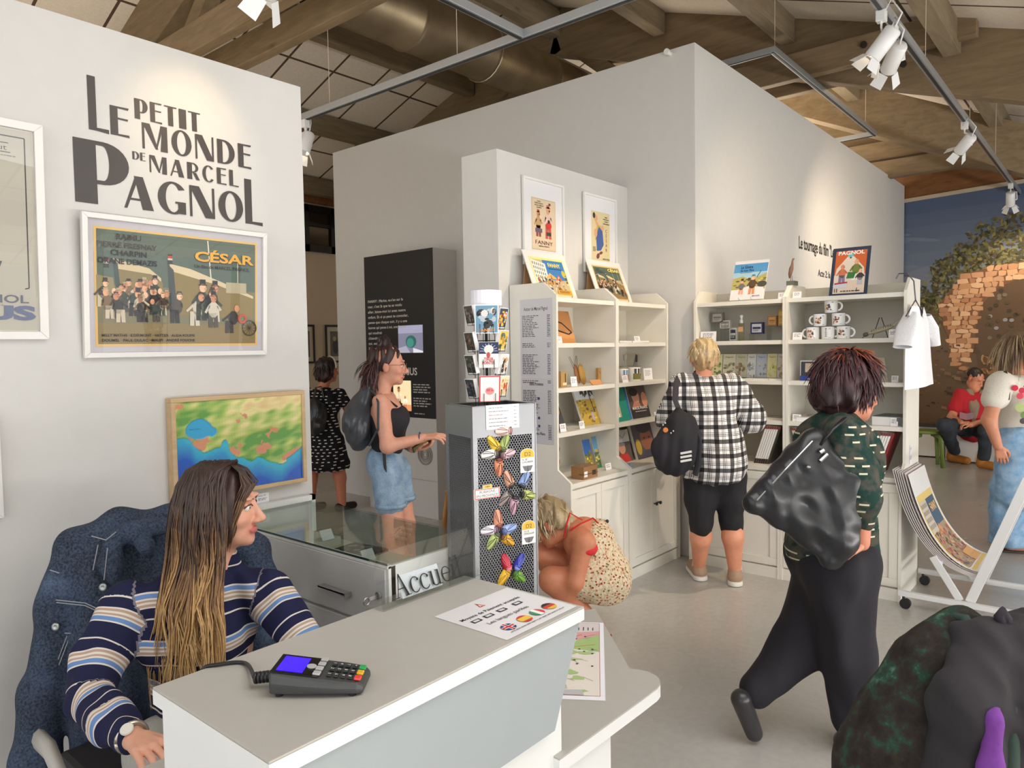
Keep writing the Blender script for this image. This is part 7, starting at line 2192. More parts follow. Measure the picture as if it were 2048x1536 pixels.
def head(B, c, f, up=UZ, s=1.0, skin=(.7, .45, .35), lip=None, fine=True):
	"""face, jaw, nose, lips, ears; c = point between the ears at eye level, f = where the face looks"""
	r, f, u = basis(f, up); ax = (r, f, u); c = Vector(c)
	P = lambda x, y, z: c + (r * x + f * y + u * z) * s
	lip = lip or tuple(a * b for a, b in zip(skin, (.86, .52, .52)))
	dk = tuple(a * b for a, b in zip(skin, (.96, .84, .84)))
	E = lambda p, q, col=skin, k=.02: B.ell(P(*p), tuple(x * s for x in q), ax, col, k * s)
	E((0, -.012, .042), (.073, .094, .080)); E((0, .034, -.020), (.060, .064, .086), skin, .03); E((0, .045, -.080), (.043, .042, .030), skin, .03); E((0, .076, -.097), (.017, .016, .015), skin, .02)
	for x in (-1, 1):
		E((x * .040, .062, -.028), (.022, .024, .020), tuple(a * b for a, b in zip(skin, (1.03, .93, .92))), .02)
		E((x * .076, -.006, -.012), (.009, .019, .030), dk, .006); E((x * .030, .090, .030), (.020, .012, .007), skin, .012)
		B.scoop(P(x * .032, .108, .004), (.018 * s, .018 * s, .011 * s), ax, .014 * s)
		E((x * .031, .0835, .0125), (.0165, .0125, .0085), dk, .004); E((x * .0125, .103, -.040), (.0085, .011, .008), dk, .008)
		B.cap(P(x * .026, .093, -.064), P(0, .0995, -.062), .0028 * s, .0042 * s, lip, .004 * s); B.cap(P(x * .022, .092, -.070), P(0, .0975, -.0708), .003 * s, .0052 * s, lip, .004 * s)
	B.cap(P(0, .093, .014), P(0, .116, -.032), .0075 * s, .0115 * s, skin, .012 * s); E((0, .119, -.035), (.0105, .010, .009), skin, .008)
	return ax


def eyes(c, f, parent, up=UZ, s=1.0, iris=(.12, .08, .05), brow=(.08, .05, .04)):
	r, f, u = basis(f, up); c = Vector(c); P = lambda x, y, z: c + (r * x + f * y + u * z) * s
	for x in (-1, 1):
		m = MB(); m.ell(P(x * .031, .0815, .004), .0125 * s, 16, 12, None, S(226, 220, 214)); m.ell(P(x * .031, .0895, .003), (.0056 * s,) * 3, 12, 8, None, iris); m.ell(P(x * .031, .0933, .003), (.0026 * s,) * 3, 8, 6, None, (.01, .01, .01)); m.build('eye', colmat('eye', .15), parent, smooth=True)
		m = MB(); m.tube([P(x * .016, .097, .006), P(x * .026, .0965, .0125), P(x * .040, .090, .011), P(x * .047, .082, .004)], .0020 * s, 6, brow); m.build('eyelash', CLOTH, parent)
		m = MB(); m.tube([P(x * .014, .0985, .025), P(x * .030, .0985, .031), P(x * .047, .086, .026)], .003 * s, 6, brow, True, .6, [.0032 * s, .0032 * s, .001 * s]); m.build('eyebrow', HAIRM, parent, smooth=True)


def hand(B, w, d, n, thumb, curl=.35, s=1.0, skin=(.7, .45, .35), spread=.10, grip=None):
	"""w wrist, d towards the fingers, n towards the palm side, thumb = side of the thumb"""
	w = Vector(w); d = Vector(d).normalized(); n = Vector(n); n = (n - d * n.dot(d)).normalized(); t = d.cross(n); t = t if t.dot(Vector(thumb)) > 0 else -t
	nail = tuple(min(1, a * b) for a, b in zip(skin, (1.1, 1.0, 1.0)))
	for i, (o, L) in enumerate(((.029, .92), (.0095, 1.0), (-.0095, .95), (-.028, .76))):
		kn = w + (d * (.088 - .006 * abs(i - 1)) + t * o) * s
		B.cap(w + (d * .012 + t * o * .55) * s, kn, .0125 * s, .0105 * s, skin, .012 * s)
		p, a = kn, (curl[i] if isinstance(curl, (list, tuple)) else curl * (1 + .12 * i)); dd = (d + t * (spread * o / .029)).normalized(); ang = 0
		for j, l in enumerate((.043, .026, .021)):
			ang += a * (1.0, 1.1, .8)[j]
			q = p + (dd * math.cos(ang) + n * math.sin(ang)) * (l * L * s)
			B.cap(p, q, (.0092, .0084, .0076)[j] * s, (.0084, .0076, .0068)[j] * s, skin, .003 * s); p = q
	a0 = w + (d * .022 + t * .024) * s; a1 = a0 + (d * .030 + t * .026 + n * .012) * s; a2 = a1 + (d * .030 + t * .008 + n * (.010 + .02 * (curl if not isinstance(curl, (list, tuple)) else curl[0]))) * s; a3 = a2 + (d * .024 - t * .004 + n * .010) * s
	B.cap(a0, a1, .0135 * s, .0115 * s, skin, .012 * s); B.cap(a1, a2, .0105 * s, .0095 * s, skin, .004 * s); B.cap(a2, a3, .0095 * s, .0078 * s, skin, .003 * s)


def strands(name, parent, roots, m=None, rnd=random, n=5):
	"""roots: list of (points, radius list, colours)"""
	mb = MB()
	for pts, rs, cols in roots: mb.tube(pts, .004, n, None, True, .55, rs, cols)
	return mb.build(name, m or HAIRM, parent, smooth=True)


def tuft(B_c, ax, rnd, n, az, el, length, drop, r, cols, wave=.0, s=1.0, base=(.078, .100, .086), lift=.0, cz=.040):
	"""short or medium hair: locks that leave the skull, then bend down"""
	out = []
	R, F_, U_ = ax
	for i in range(n):
		a = rnd.uniform(*az); e = rnd.uniform(*el)
		dv = R * (math.sin(a) * math.cos(e) * base[0]) + F_ * (math.cos(a) * math.cos(e) * base[1]) + U_ * (math.sin(e) * base[2])
		p0 = Vector(B_c) + U_ * (cz * s) + F_ * (-.012 * s) + dv * (s * .93)
		o = dv.normalized(); tan = (-U_ - o * (-U_).dot(o)); tan = tan.normalized() if tan.length > .05 else R * rnd.choice((-1, 1))
		tan = (tan + Vector((rnd.uniform(-1, 1), rnd.uniform(-1, 1), rnd.uniform(-.3, .3))) * .45).normalized()
		L = length * rnd.uniform(.7, 1.2); pts = [p0]; p = p0.copy(); v = (o * (.5 + lift) + tan).normalized()
		for j in range(5):
			v = (v + Vector((0, 0, -1)) * drop + Vector((rnd.uniform(-1, 1), rnd.uniform(-1, 1), rnd.uniform(-1, 1))) * wave).normalized(); p = p + v * (L / 5)
			rel = p - (Vector(B_c) + U_ * (cz * s))
			if rel.length < .088 * s: p = p + rel.normalized() * (.088 * s - rel.length)
			pts.append(p.copy())
		c = rnd.choice(cols); out.append((pts, [r * .7, r, r, r * .9, r * .6, r * .15], [tuple(x * (1 + .06 * j) for x in c) for j in range(6)]))
	return out


def patt(name, fn, rough=.85):
	t = NT(name); a = {k: t.attr(k, 'Fac') for k in 'ULW'}
	t.set(color=fn(t, a), rough=rough, spec=.2); t.bump(t.noise(t.coord('Object'), 400, 2), .08, .002); MATS[name] = t.m
	return t.m


def dash_mat(name, bg, bg2, dc, pz, pl, fz, fl_, keep):
	def f(t, a):
		w = t.math('DIVIDE', a['W'], pz); row = t.math('FLOOR', w)
		sh = t.math('FRACT', t.math('MULTIPLY', t.math('SINE', t.math('MULTIPLY', row, 12.99)), 43.7))
		l = t.math('ADD', t.math('DIVIDE', a['L'], pl), sh); cell = t.math('FLOOR', l)
		rn = t.math('FRACT', t.math('MULTIPLY', t.math('SINE', t.math('ADD', t.math('MULTIPLY', row, 7.31), t.math('MULTIPLY', cell, 3.77))), 97.3))
		ok = t.math('MULTIPLY', t.math('MULTIPLY', t.math('LESS_THAN', t.math('FRACT', w), fz), t.math('LESS_THAN', t.math('FRACT', l), fl_)), t.math('LESS_THAN', rn, keep))
		n = t.noise(t.coord('Object'), 22, 4)
		return t.mix(ok, t.ramp(n, (.42, bg), (.6, bg2)), dc)
	return patt(name, f, .8)
# ================================================================== people
def person(label, loc):
	return thing('person', label, 'person', loc)


def proto_legs(B, hips, knees, ankles, rs, col, k=.03):
	for i in range(2): B.chain([hips[i], knees[i], ankles[i]], rs, col, k)


# ---------------------------------------------------------------- the receptionist
def receptionist():
	SK = S(222, 164, 138); N_ = S(30, 32, 62)
	hc = at(441, 1015, 2.07); hf = (CR + CF * .06 + CU * .02); hup = (UZ + CR * -.03).normalized()
	t = person('seated young woman with long blonde tipped hair in a striped top behind the counter', (at(400, 1470, 2.0).x, at(400, 1470, 2.0).y, .45))
	body = Soft(); ax = head(body, hc, hf, hup, .97, SK, S(196, 104, 96))
	nb = at(428, 1150, 2.09)
	body.chain([hc + Vector((0, 0, -.07)) - hf.normalized() * .02, nb], [.052, .058], SK, .03)
	a = body.build('body', .0034, SKINM)
	B = Soft(); sR, sL = at(250, 1215, 2.02), at(540, 1185, 2.12)
	eR, wR = at(178, 1400, 1.84), at(268, 1478, 1.66); hR = at(330, 1512, 1.56)
	B.ell(at(400, 1290, 2.1), (.15, .10, .17), (CR, CF, UZ), SK, .05); B.chain([sR, eR, wR], [.045, .036, .026], SK)
	b = B.build('arms', .008, SKINM)
	H = Soft(); H.chain([at(255, 1470, 1.70), wR], [.027, .025], SK, .02); d = (hR - wR).normalized(); hand(H, wR, d, Vector((0, 0, -1)) - d * .2, CF, .28, .95, SK); c = H.build('h', .0033, SKINM)
	L2 = Soft(); hips = [at(330, 1500, 1.95), at(470, 1500, 2.0)]; hips = [Vector((p.x, p.y, .52)) for p in hips]; kn = [p + Vector((-.02 + .03 * i, -.36, .02)) for i, p in enumerate(hips)]; an = [Vector((p.x, p.y + .06, .06)) for p in kn]
	proto_legs(L2, hips, kn, an, [.075, .055, .042], SK); e = L2.build('l', .012, SKINM)
	par(join([a, b, c, e]), t)
	eyes(hc, hf, t, hup, .97, S(96, 110, 96), S(84, 58, 46))
	# striped top
	def stripes(t_, a_):
		f = t_.math('FRACT', t_.math('DIVIDE', a_['U'], .118)); N1 = S(34, 36, 66); W1 = S(214, 206, 196); T1 = S(176, 150, 132); Bl = S(104, 136, 186)
		return t_.ramp(f, (0, N1), (.26, W1), (.295, N1), (.52, W1), (.555, T1), (.61, W1), (.66, T1), (.70, W1), (.735, Bl), (.83, W1), (.865, N1), const=True)
	SM_ = patt('striped_jersey', stripes, .9)
	T = Soft(); ch, wa, hp = at(395, 1265, 2.09), at(402, 1400, 2.03), at(405, 1500, 1.98)
	T.ell(ch, (.158, .105, .15), (CR, CF, UZ), N_, .05); T.ell(ch - CF * .075 + UZ * .0 - CR * .06, (.07, .06, .065), (CR, CF, UZ), N_, .05); T.ell(ch - CF * .075 + CR * .075, (.07, .06, .065), (CR, CF, UZ), N_, .05); T.ell(wa, (.125, .095, .13), (CR, CF, UZ), N_, .06); T.ell(hp, (.15, .11, .10), (CR, CF, UZ), N_, .06)
	T.cap(sR + CR * .01, at(415, 1172, 2.1), .058, .062, N_, .05); T.cap(sL - CR * .01, at(440, 1172, 2.1), .055, .062, N_, .05); T.cap(at(428, 1160, 2.09), at(434, 1128, 2.09), .066, .060, N_, .02)
	T.chain([sR, sR.lerp(eR, .5) - CR * .012, eR], [.068, .064, .055], N_, .03, .03); T.chain([eR, eR.lerp(wR, .5), wR - (wR - eR).normalized() * .035], [.055, .052, .040], N_, .02, .27)
	eL, wL = at(628, 1320, 2.02), at(560, 1420, 1.85); T.chain([sL, eL], [.062, .052], N_, .03, .03); T.chain([eL, wL], [.052, .038], N_, .02, .27)
	T.build('striped_top', .0065, SM_, t, .007, 26, 3)
	J = Soft();
	for i in range(2): J.chain([hips[i], kn[i]], [.10, .075], S(170, 166, 158), .04); J.chain([kn[i], an[i] + Vector((0, 0, .05))], [.075, .06], S(170, 166, 158), .04)
	J.build('grey_trousers', .012, CLOTH, t, .008, 20)
	F2 = Soft()
	for p in an: F2.cap(p + Vector((0, .03, -.025)), p + Vector((0, -.13, -.032)), .034, .028, S(50, 48, 50), .02)
	F2.build('shoes', .009, CLOTH, t)
	# bracelet watch
	dw = (wR - eR).normalized(); q = wR - dw * .012; x1 = dw.cross(UZ).normalized(); y1 = x1.cross(dw)
	m = MB(); m.tube([q + x1 * (.031 * math.cos(g)) + y1 * (.031 * math.sin(g)) for g in np.linspace(0, 2 * PI, 22)], .0055, 6, None, True, 1.5); o = m.build('watch_strap', mat('watch_steel', S(190, 180, 164), .3, .8), t, smooth=True)
	m = MB(); cc = q + y1 * .026 - CF * .018; m.lathe([(0, 0), (.014, 0), (.015, .004), (.013, .007), (0, .007)], 20, cc, axis=(y1 - CF * .7)); m.build('watch_dial', mat('watch_face', S(226, 222, 212), .3), t)
	# hair
	rnd = random.Random(21); R, F_, U_ = ax
	Hc = Soft(); P = lambda x, y, z: hc + (R * x + F_ * y + U_ * z) * .97
	HB = S(62, 42, 36)
	Hc.ell(P(0, -.016, .045), (.083, .103, .089), ax, HB, .02); Hc.ell(P(.0, -.05, -.04), (.078, .06, .10), ax, HB, .03); Hc.ell(P(.055, .012, -.02), (.030, .05, .09), ax, HB, .03); Hc.ell(P(-.055, .012, -.02), (.030, .05, .09), ax, HB, .03)
	Hc.scoop(P(0, .105, -.03), (.054, .06, .115), ax, .01)
	Hc.build('hair_cap', .005, HAIRM, t, .004, 60)
	def col(q):
		b = [S(58, 40, 34), S(84, 60, 46), S(152, 112, 72), S(206, 164, 106), S(220, 182, 128)]; q = max(0, min(3.999, q * 4)); i = int(q); return tuple(u_ + (v_ - u_) * (q - i) for u_, v_ in zip(b[i], b[i + 1]))
	roots = []
	for i in range(96):
		# side +1 is towards the viewer (her right); a runs from sideways to the back; strands gather in locks
		side = 1 if rnd.random() < .78 else -1
		a0 = rnd.uniform(-.28, 1.08) * PI * .5 if rnd.random() < .85 else rnd.uniform(.5, 1.0) * PI
		tip0 = rnd.uniform(.36, .58) if side > 0 else rnd.uniform(.25, .45)
		ph, amp, fl, tone0 = rnd.uniform(0, 6.28), rnd.uniform(.004, .013), rnd.uniform(-.035, .045), rnd.uniform(-.28, .2)
		kx = rnd.uniform(0, .014); out = rnd.uniform(.8, 1.3)
		for j in range(7):
			a = a0 + rnd.uniform(-.07, .07); ca, sa = math.cos(a), math.sin(a); tip = tip0 * rnd.uniform(.86, 1.04)
			x0, y0 = side * .012, .05 - .10 * rnd.random()
			pts = [P(x0, y0, .135 + rnd.uniform(-.004, .004))]
			rx, ry = .090 + kx + rnd.uniform(0, .006), .108 + kx + rnd.uniform(0, .006)
			ex, ey = side * rx * ca, min(.060, -.012 - ry * sa)
			for q in (.35, .65, .9): pts.append(P(x0 + (ex - x0) * math.sin(q * PI / 2), y0 + (ey - y0) * math.sin(q * PI / 2), .135 - .135 * (1 - math.cos(q * PI / 2))))
			jx, jy = rnd.uniform(-.006, .006), rnd.uniform(-.008, .008)
			for k in range(1, 12):
				g = k / 11; z = -tip * g; bulge = .058 * out * max(0, min(1, (-z - .13) / .12)) * (1 if side > 0 else .2)
				w = amp * g ** .5 * math.sin(ph + k * .95); nar = 1 - .75 * g
				pts.append(P(ex + side * (bulge + w) + jx * nar * 1.3, ey + fl * g ** 1.4 + 1.5 * w + jy * nar - .02 * g, z))
			r0 = rnd.uniform(.0026, .0046); n_ = len(pts); tone = tone0 + rnd.uniform(-.1, .1)
			roots.append((pts, [r0 * (1 - .8 * (q / (n_ - 1)) ** 2) for q in range(n_)], [col((q / (n_ - 1)) * 1.25 - .12 + tone * min(1, q / 4)) for q in range(n_)]))
	for i in range(34):    # fringe falling beside the forehead
		x0 = rnd.uniform(-.03, .045); e0 = rnd.uniform(.058, .084); pts = [P(x0 * .4, .03, .136), P(x0 + .01, .075, .112), P(x0 + .02, e0 + .024, .075), P(.055 + rnd.uniform(-.012, .012), e0 + .004, .03), P(.068 + rnd.uniform(-.006, .008), e0 - .018, -.03), P(.070, e0 - .040, -.085 - rnd.uniform(0, .03))]
		if i % 3 == 0: pts = pts[:4]
		roots.append((pts, [.002, .003, .003, .0025, .002, .0008][:len(pts)], [col(.05 + .1 * j) for j in range(len(pts))]))
	strands('long_hair', t, roots)


receptionist()


def office_chair():
	c = at(330, 1460, 2.12); c = Vector((c.x, c.y, 0))
	t = thing('office_chair', 'dark mesh office chair with a pale grey armrest under the receptionist', 'chair', c)
	G = mat('chair_grey_plastic', S(176, 172, 166), .45); K_ = mat('chair_black_mesh', S(40, 38, 40), .7)
	m = MB(); m.box((c.x - .22, c.y - .20, .40), (c.x + .24, c.y + .20, .45)); m.build('seat', K_, t, bevel=.02)
	m = MB(); m.cyl(c + UZ * .08, c + UZ * .40, .028, 12); m.build('column', BLACK, t)
	for k in range(5):
		a = 2 * PI * k / 5; d = Vector((math.cos(a), math.sin(a), 0)); m = MB(); m.beam(c + UZ * .09, c + d * .30 + UZ * .065, .05, .03); m.ell(c + d * .30 + UZ * .03, (.028, .028, .03), 10, 8); m.build('base_foot', BLACK, t)
	b0 = at(250, 1440, 2.33); m = MB(); q = at(215, 1110, 2.37); q2 = at(500, 1090, 2.50)
	m.prism([Vector((q.x, q.y, .50)), Vector((q2.x, q2.y, .50)), Vector((q2.x, q2.y, q2.z - .05)), Vector((q.x, q.y, q.z - .05))], Vector((CF.x, CF.y, 0)) * .03); m.build('backrest', K_, t, bevel=.01)
	m = MB(); m.beam(Vector((c.x, c.y, .42)), (Vector((q.x, q.y, .52)) + Vector((q2.x, q2.y, .52))) / 2 + Vector((CF.x, CF.y, 0)) * .04, .05, .02); m.build('back_bracket', BLACK, t)
	pts = [at(78, 1478, 1.95), at(100, 1500, 1.90), at(118, 1545, 1.86), at(150, 1640, 1.9)]; m = MB(); m.tube(pts, .018, 8, None, True, 1.6); m.tube([at(150, 1640, 1.9), Vector((c.x - .1, c.y - .1, .42))], .014, 8); m.build('armrest', G, t, smooth=True)


office_chair()


def denim_jacket():
	c = at(200, 1300, 2.3)
	t = thing('denim_jacket', 'dark blue denim jacket hung over the office chair behind the receptionist', 'jacket', (c.x, c.y, c.z))
	D = S(44, 58, 82); D2 = S(34, 44, 64)
	def dn(t_, a_):
		n = t_.noise(t_.coord('Object'), 7, 5, .6); n2 = t_.noise(t_.coord('Object'), 160, 3)
		return t_.mix(.14, t_.ramp(n, (.36, S(24, 31, 47)), (.58, S(40, 52, 74)), (.78, S(74, 92, 118))), t_.ramp(n2, (.35, (.05, .06, .09)), (.65, (.35, .42, .52))))
	DM = patt('dark_denim', dn, .9)
	B = Soft()
	B.chain([at(150, 1090, 2.28), at(240, 1060, 2.34), at(340, 1050, 2.42), at(440, 1060, 2.46), at(505, 1100, 2.46)], [.055, .06, .06, .06, .05], D, .04)
	B.chain([at(205, 1130, 2.28), at(215, 1260, 2.27), at(215, 1400, 2.25), at(205, 1520, 2.25)], [.085, .10, .10, .09], D, .06)      # front panel
	B.chain([at(145, 1100, 2.26), at(118, 1220, 2.22), at(90, 1380, 2.19), at(72, 1520, 2.17), at(66, 1640, 2.16)], [.058, .06, .062, .062, .058], D2, .03)   # hanging sleeve
	B.chain([at(300, 1090, 2.36), at(320, 1250, 2.38), at(320, 1500, 2.4)], [.06, .08, .08], D2, .06)
	B.chain([at(500, 1100, 2.46), at(520, 1160, 2.46), at(525, 1260, 2.44), at(520, 1400, 2.42)], [.05, .055, .05, .05], D2, .04)
	B.scoop(at(290, 1130, 2.24), (.05, .06, .06), (CR, CF, UZ), .02)
	B.build('denim_shell', .008, DM, t, .008, 13, 5)
	Cc = Soft(); Cc.chain([at(225, 1078, 2.25), at(262, 1062, 2.24), at(330, 1052, 2.30)], [.022, .028, .026], D, .03); Cc.chain([at(225, 1080, 2.22), at(222, 1130, 2.20), at(232, 1165, 2.19)], [.024, .034, .012], D, .02); Cc.chain([at(262, 1066, 2.24), at(292, 1092, 2.23), at(300, 1110, 2.25)], [.02, .022, .014], D, .02)
	Cc.build('collar', .006, DM, t, .004, 40, 2)
	st = mat('pale_stitching', S(150, 152, 156), .8)
	for pts in ([(112, 1200), (170, 1206), (205, 1222)], [(113, 1205), (170, 1211), (205, 1227)], [(108, 1262), (125, 1266), (178, 1268), (196, 1232)], [(100, 1140), (118, 1146)], [(183, 1072), (212, 1080), (232, 1064)], [(196, 1090), (186, 1140)], [(215, 1096), (208, 1160)], [(134, 1272), (112, 1330)], [(140, 1272), (118, 1330)]):
		m = MB(); m.tube([at(x, y, 2.165 if x > 118 or y > 1250 else 2.155) for x, y in pts], .0016, 5); m.build('seam', st, t)
	for x, y in ((112, 1253), (207, 1174)):
		p = at(x, y, 2.15); m = MB(); m.lathe([(0, 0), (.011, 0), (.012, .004), (.006, .005), (.004, .003), (0, .003)], 18, p, axis=-CF); m.build('button', mat('zinc_button', S(170, 172, 170), .35, .7), t, smooth=True)


denim_jacket()


# ---------------------------------------------------------------- helpers for standing figures
def stand(label, d, hc, hf, J, SK, hs=1.0, arms=(), hands=(), legs=None, torso=None, vox=.008, hv=.0045, lip=None):
	"""body of a standing or seated person; J in world space"""
	t = person(label, (hc.x, hc.y, 0))
	B = Soft(); ax = head(B, hc, hf, UZ, hs, SK, lip)
	r, f, u = ax
	B.chain([hc - u * .075 * hs - f * .018 * hs, J['neck']], [.050 * hs, .056 * hs], SK, .03)
	a = B.build('body', hv, SKINM)
	parts = [a]
	B = Soft()
	if torso:
		for c, rr in torso: B.ell(c, rr, (r if not J.get('lat') else J['lat'], J.get('fw', f), UZ), SK, .06)
	for pts, rs in arms: B.chain(pts, rs, SK, .03)
	if legs:
		for pts, rs in legs: B.chain(pts, rs, SK, .03)
	parts.append(B.build('b', vox, SKINM))
	if hands:
		B = Soft()
		for (w, dd, n, th, cu, pre) in hands: B.cap(pre, w, .027, .023, SK, .02); hand(B, w, dd, n, th, cu, .95, SK)
		parts.append(B.build('h', .0042, SKINM))
	par(join(parts), t)
	return t, ax


def glasses_woman():
	SK = S(216, 156, 132); d = 4.4; hc = at(775, 731, d); hf = CR + CF * .12 - UZ * .03
	f = Vector((CR.x, CR.y, 0)).normalized(); la = Vector((-CF.x, -CF.y, 0)).normalized()      # towards the viewer
	P = lambda x, y, o=0: at(x, y, d) + la * o
	nk, ch, wa, pv = P(762, 790), P(772, 835), P(775, 880), P(778, 920)
	sN, eN, wN = P(768, 806, .16), P(786, 884, .19), P(852, 870, .14); wF, eF = P(822, 900, -.05), P(790, 885, -.17)
	hN, kN, aN = P(778, 945, .08), P(795, 1062, .09), P(800, 1196, .10); hF, kF, aF = P(785, 945, -.08), P(808, 1055, -.08), P(818, 1185, -.09)
	aN.z = .07; aF.z = .07
	t, ax = stand('woman with glasses, denim shorts and grey drawstring bag by the black panel', d, hc, hf, dict(neck=nk, lat=la, fw=f), SK, 1.0,
		[([P(768, 800, .13), eN, wN], [.047, .040, .027]), ([P(770, 800, -.14), eF, wF], [.045, .038, .026])],
		[(wN, CR + UZ * .15, la * -.3 - UZ, UZ * .4 + la * -1, [.3, .35, .4, .45], eN.lerp(wN, .8)), (wF, CR + UZ * .05, UZ, la, .45, eF.lerp(wF, .8))],
		[([hN, kN, aN], [.088, .055, .038]), ([hF, kF, aF], [.088, .055, .038])], [(ch, (.165, .10, .15)), (wa, (.14, .095, .13))], .008)
	eyes(hc, hf, t, UZ, 1.0, S(70, 50, 40), S(60, 40, 34))
	r, ff, u = ax; Q = lambda x, y, z: hc + r * x + ff * y + u * z
	m = MB()
	for x in (-1, 1): m.tube([Q(x * .033 + .022 * math.cos(g), .112, -.002 + .019 * math.sin(g)) for g in np.linspace(0, 2 * PI, 20)], .0013, 5); m.tube([Q(x * .055, .110, .004), Q(x * .074, .06, .006), Q(x * .078, -.005, .004)], .0013, 5)
	m.tube([Q(-.011, .114, .002), Q(.011, .114, .002)], .0013, 5); m.build('spectacles', mat('thin_bronze_frame', S(120, 96, 80), .3, .6), t)
	T = Soft(); K2 = S(32, 31, 38)
	T.ell(ch + UZ * -.01, (.172, .108, .135), (la, f, UZ), K2, .05); T.ell(ch + f * .075 + la * .07 - UZ * .01, (.065, .06, .065), (la, f, UZ), K2, .05); T.ell(ch + f * .075 - la * .07 - UZ * .01, (.065, .06, .065), (la, f, UZ), K2, .05); T.ell(wa, (.148, .102, .13), (la, f, UZ), K2, .05)
	T.scoop(ch + UZ * .16 - f * .03, (.3, .16, .12), (la, f, UZ), .03)
	T.build('tank_top', .008, CLOTH, t, .004, 24)
	for s in (1, -1): m = MB(); m.tube([ch + f * .085 + la * (s * .09) + UZ * .07, P(768, 786, s * .10), ch - f * .10 + la * (s * .08) + UZ * .04], .006, 6, K2); m.build('shoulder_strap', CLOTH, t)
	def dn(t_, a_): n = t_.noise(t_.coord('Object'), 9, 5, .6); n2 = t_.noise(t_.coord('Object'), 220, 2); return t_.mix(.2, t_.ramp(n, (.35, S(98, 128, 160)), (.7, S(158, 182, 204))), t_.ramp(n2, (.35, (.1, .18, .28)), (.65, (.6, .7, .8))))
	DL = patt('light_denim', dn, .9); B = Soft()
	B.ell(pv + UZ * -.01 - f * .025, (.16, .115, .12), (la, f, UZ), K2, .05)
	for h_, k_ in ((hN, kN), (hF, kF)): B.cap(h_, h_.lerp(k_, .47), .098, .087, K2, .03)
	B.cut(P(775, 876), UZ); B.build('denim_shorts', .008, DL, t, .004, 30)
	for h_, k_ in ((hN, kN), (hF, kF)):
		q = h_.lerp(k_, .50); m = MB(); m.tube([q + f * (.089 * math.cos(g)) + la * (.089 * math.sin(g)) for g in np.linspace(0, 2 * PI, 22)], .008, 6, None, True, 1.8); m.build('turned_hem', DL, t, smooth=True)
	m = MB(); m.tube([P(776, 882, .175), P(779, 905, .178), P(780, 935, .165)], .014, 6, S(60, 60, 62), True, .3); m.build('hanging_belt', CLOTH, t)
	B = Soft()
	for a_ in (aN, aF): B.cap(Vector((a_.x, a_.y, .045)) - f * .03, Vector((a_.x, a_.y, .038)) + f * .15, .042, .036, S(222, 220, 216), .02)
	B.cut((0, 0, .004), (0, 0, -1)); B.build('white_shoes', .009, CLOTH, t)
	m = MB(); g0 = wN - CR * .02; m.tube([g0 + la * (.032 * math.cos(g)) + UZ * (.032 * math.sin(g)) for g in np.linspace(0, 2 * PI, 16)], .004, 5, S(70, 74, 100)); m.build('bracelet', CLOTH, t)
	rnd = random.Random(5); cs = [S(58, 34, 32), S(72, 42, 40), S(46, 28, 28), S(94, 52, 50)]
	B = Soft(); B.ell(Q(0, -.02, .046), (.080, .098, .086), ax, cs[0], .02); B.ell(Q(0, -.03, .142), (.040, .042, .034), ax, cs[2], .02); B.ell(Q(0, -.085, -.06), (.075, .05, .12), ax, cs[0], .04); B.ell(Q(.02, -.10, -.15), (.07, .05, .08), ax, cs[1], .04)
	B.scoop(Q(0, .10, -.03), (.10, .09, .115), ax, .01); B.build('hair', .006, HAIRM, t, .012, 50)
	strands('curls', t, tuft(hc - ff * .04 - u * .06, ax, rnd, 190, (1.7, 4.6), (-.6, .7), .13, .35, .004, cs, .26, 1.0, (.08, .07, .10)))
	# bag and phone belong to nobody's body: things of their own
	b = thing('drawstring_bag', 'dark grey drawstring bag on the back of the woman with glasses', 'bag', P(724, 840))
	B = Soft(); g = S(66, 70, 78); B.ell(P(722, 850, .05), (.15, .085, .15), (la, f, UZ), g, .04); B.cap(P(728, 800, .05), P(722, 840, .05), .05, .11, g, .05); B.cap(P(742, 775, .07), P(730, 805, .05), .022, .05, g, .04)
	B.build('sack', .009, LEATHER, b, .012, 30)
	m = MB(); m.tube([P(742, 776, .08), P(758, 785, .13), P(768, 800, .19), P(768, 850, .20), P(748, 885, .15)], .007, 6, g); m.build('cord', CLOTH, b)
	ph = thing('smartphone', 'smartphone held up by the woman with glasses', 'phone', P(848, 893, -.02))
	a, c = P(826, 908, -.03), P(866, 882, -.03); x = (c - a); y = (UZ * .5 + la * .8).normalized() * .072
	MB().prism([a, a + x, a + x + y, a + y], x.cross(y).normalized() * -.009, S(34, 44, 44)).build('case', PAINTED, ph, bevel=.002)
	n = x.cross(y).normalized(); A = Art(a + n * .001 + x * .05 + y * .08, x, y); A.rect(0, 0, x.length * .7, .060, S(120, 116, 60)); A.build('screen', ARTG, ph)


glasses_woman()


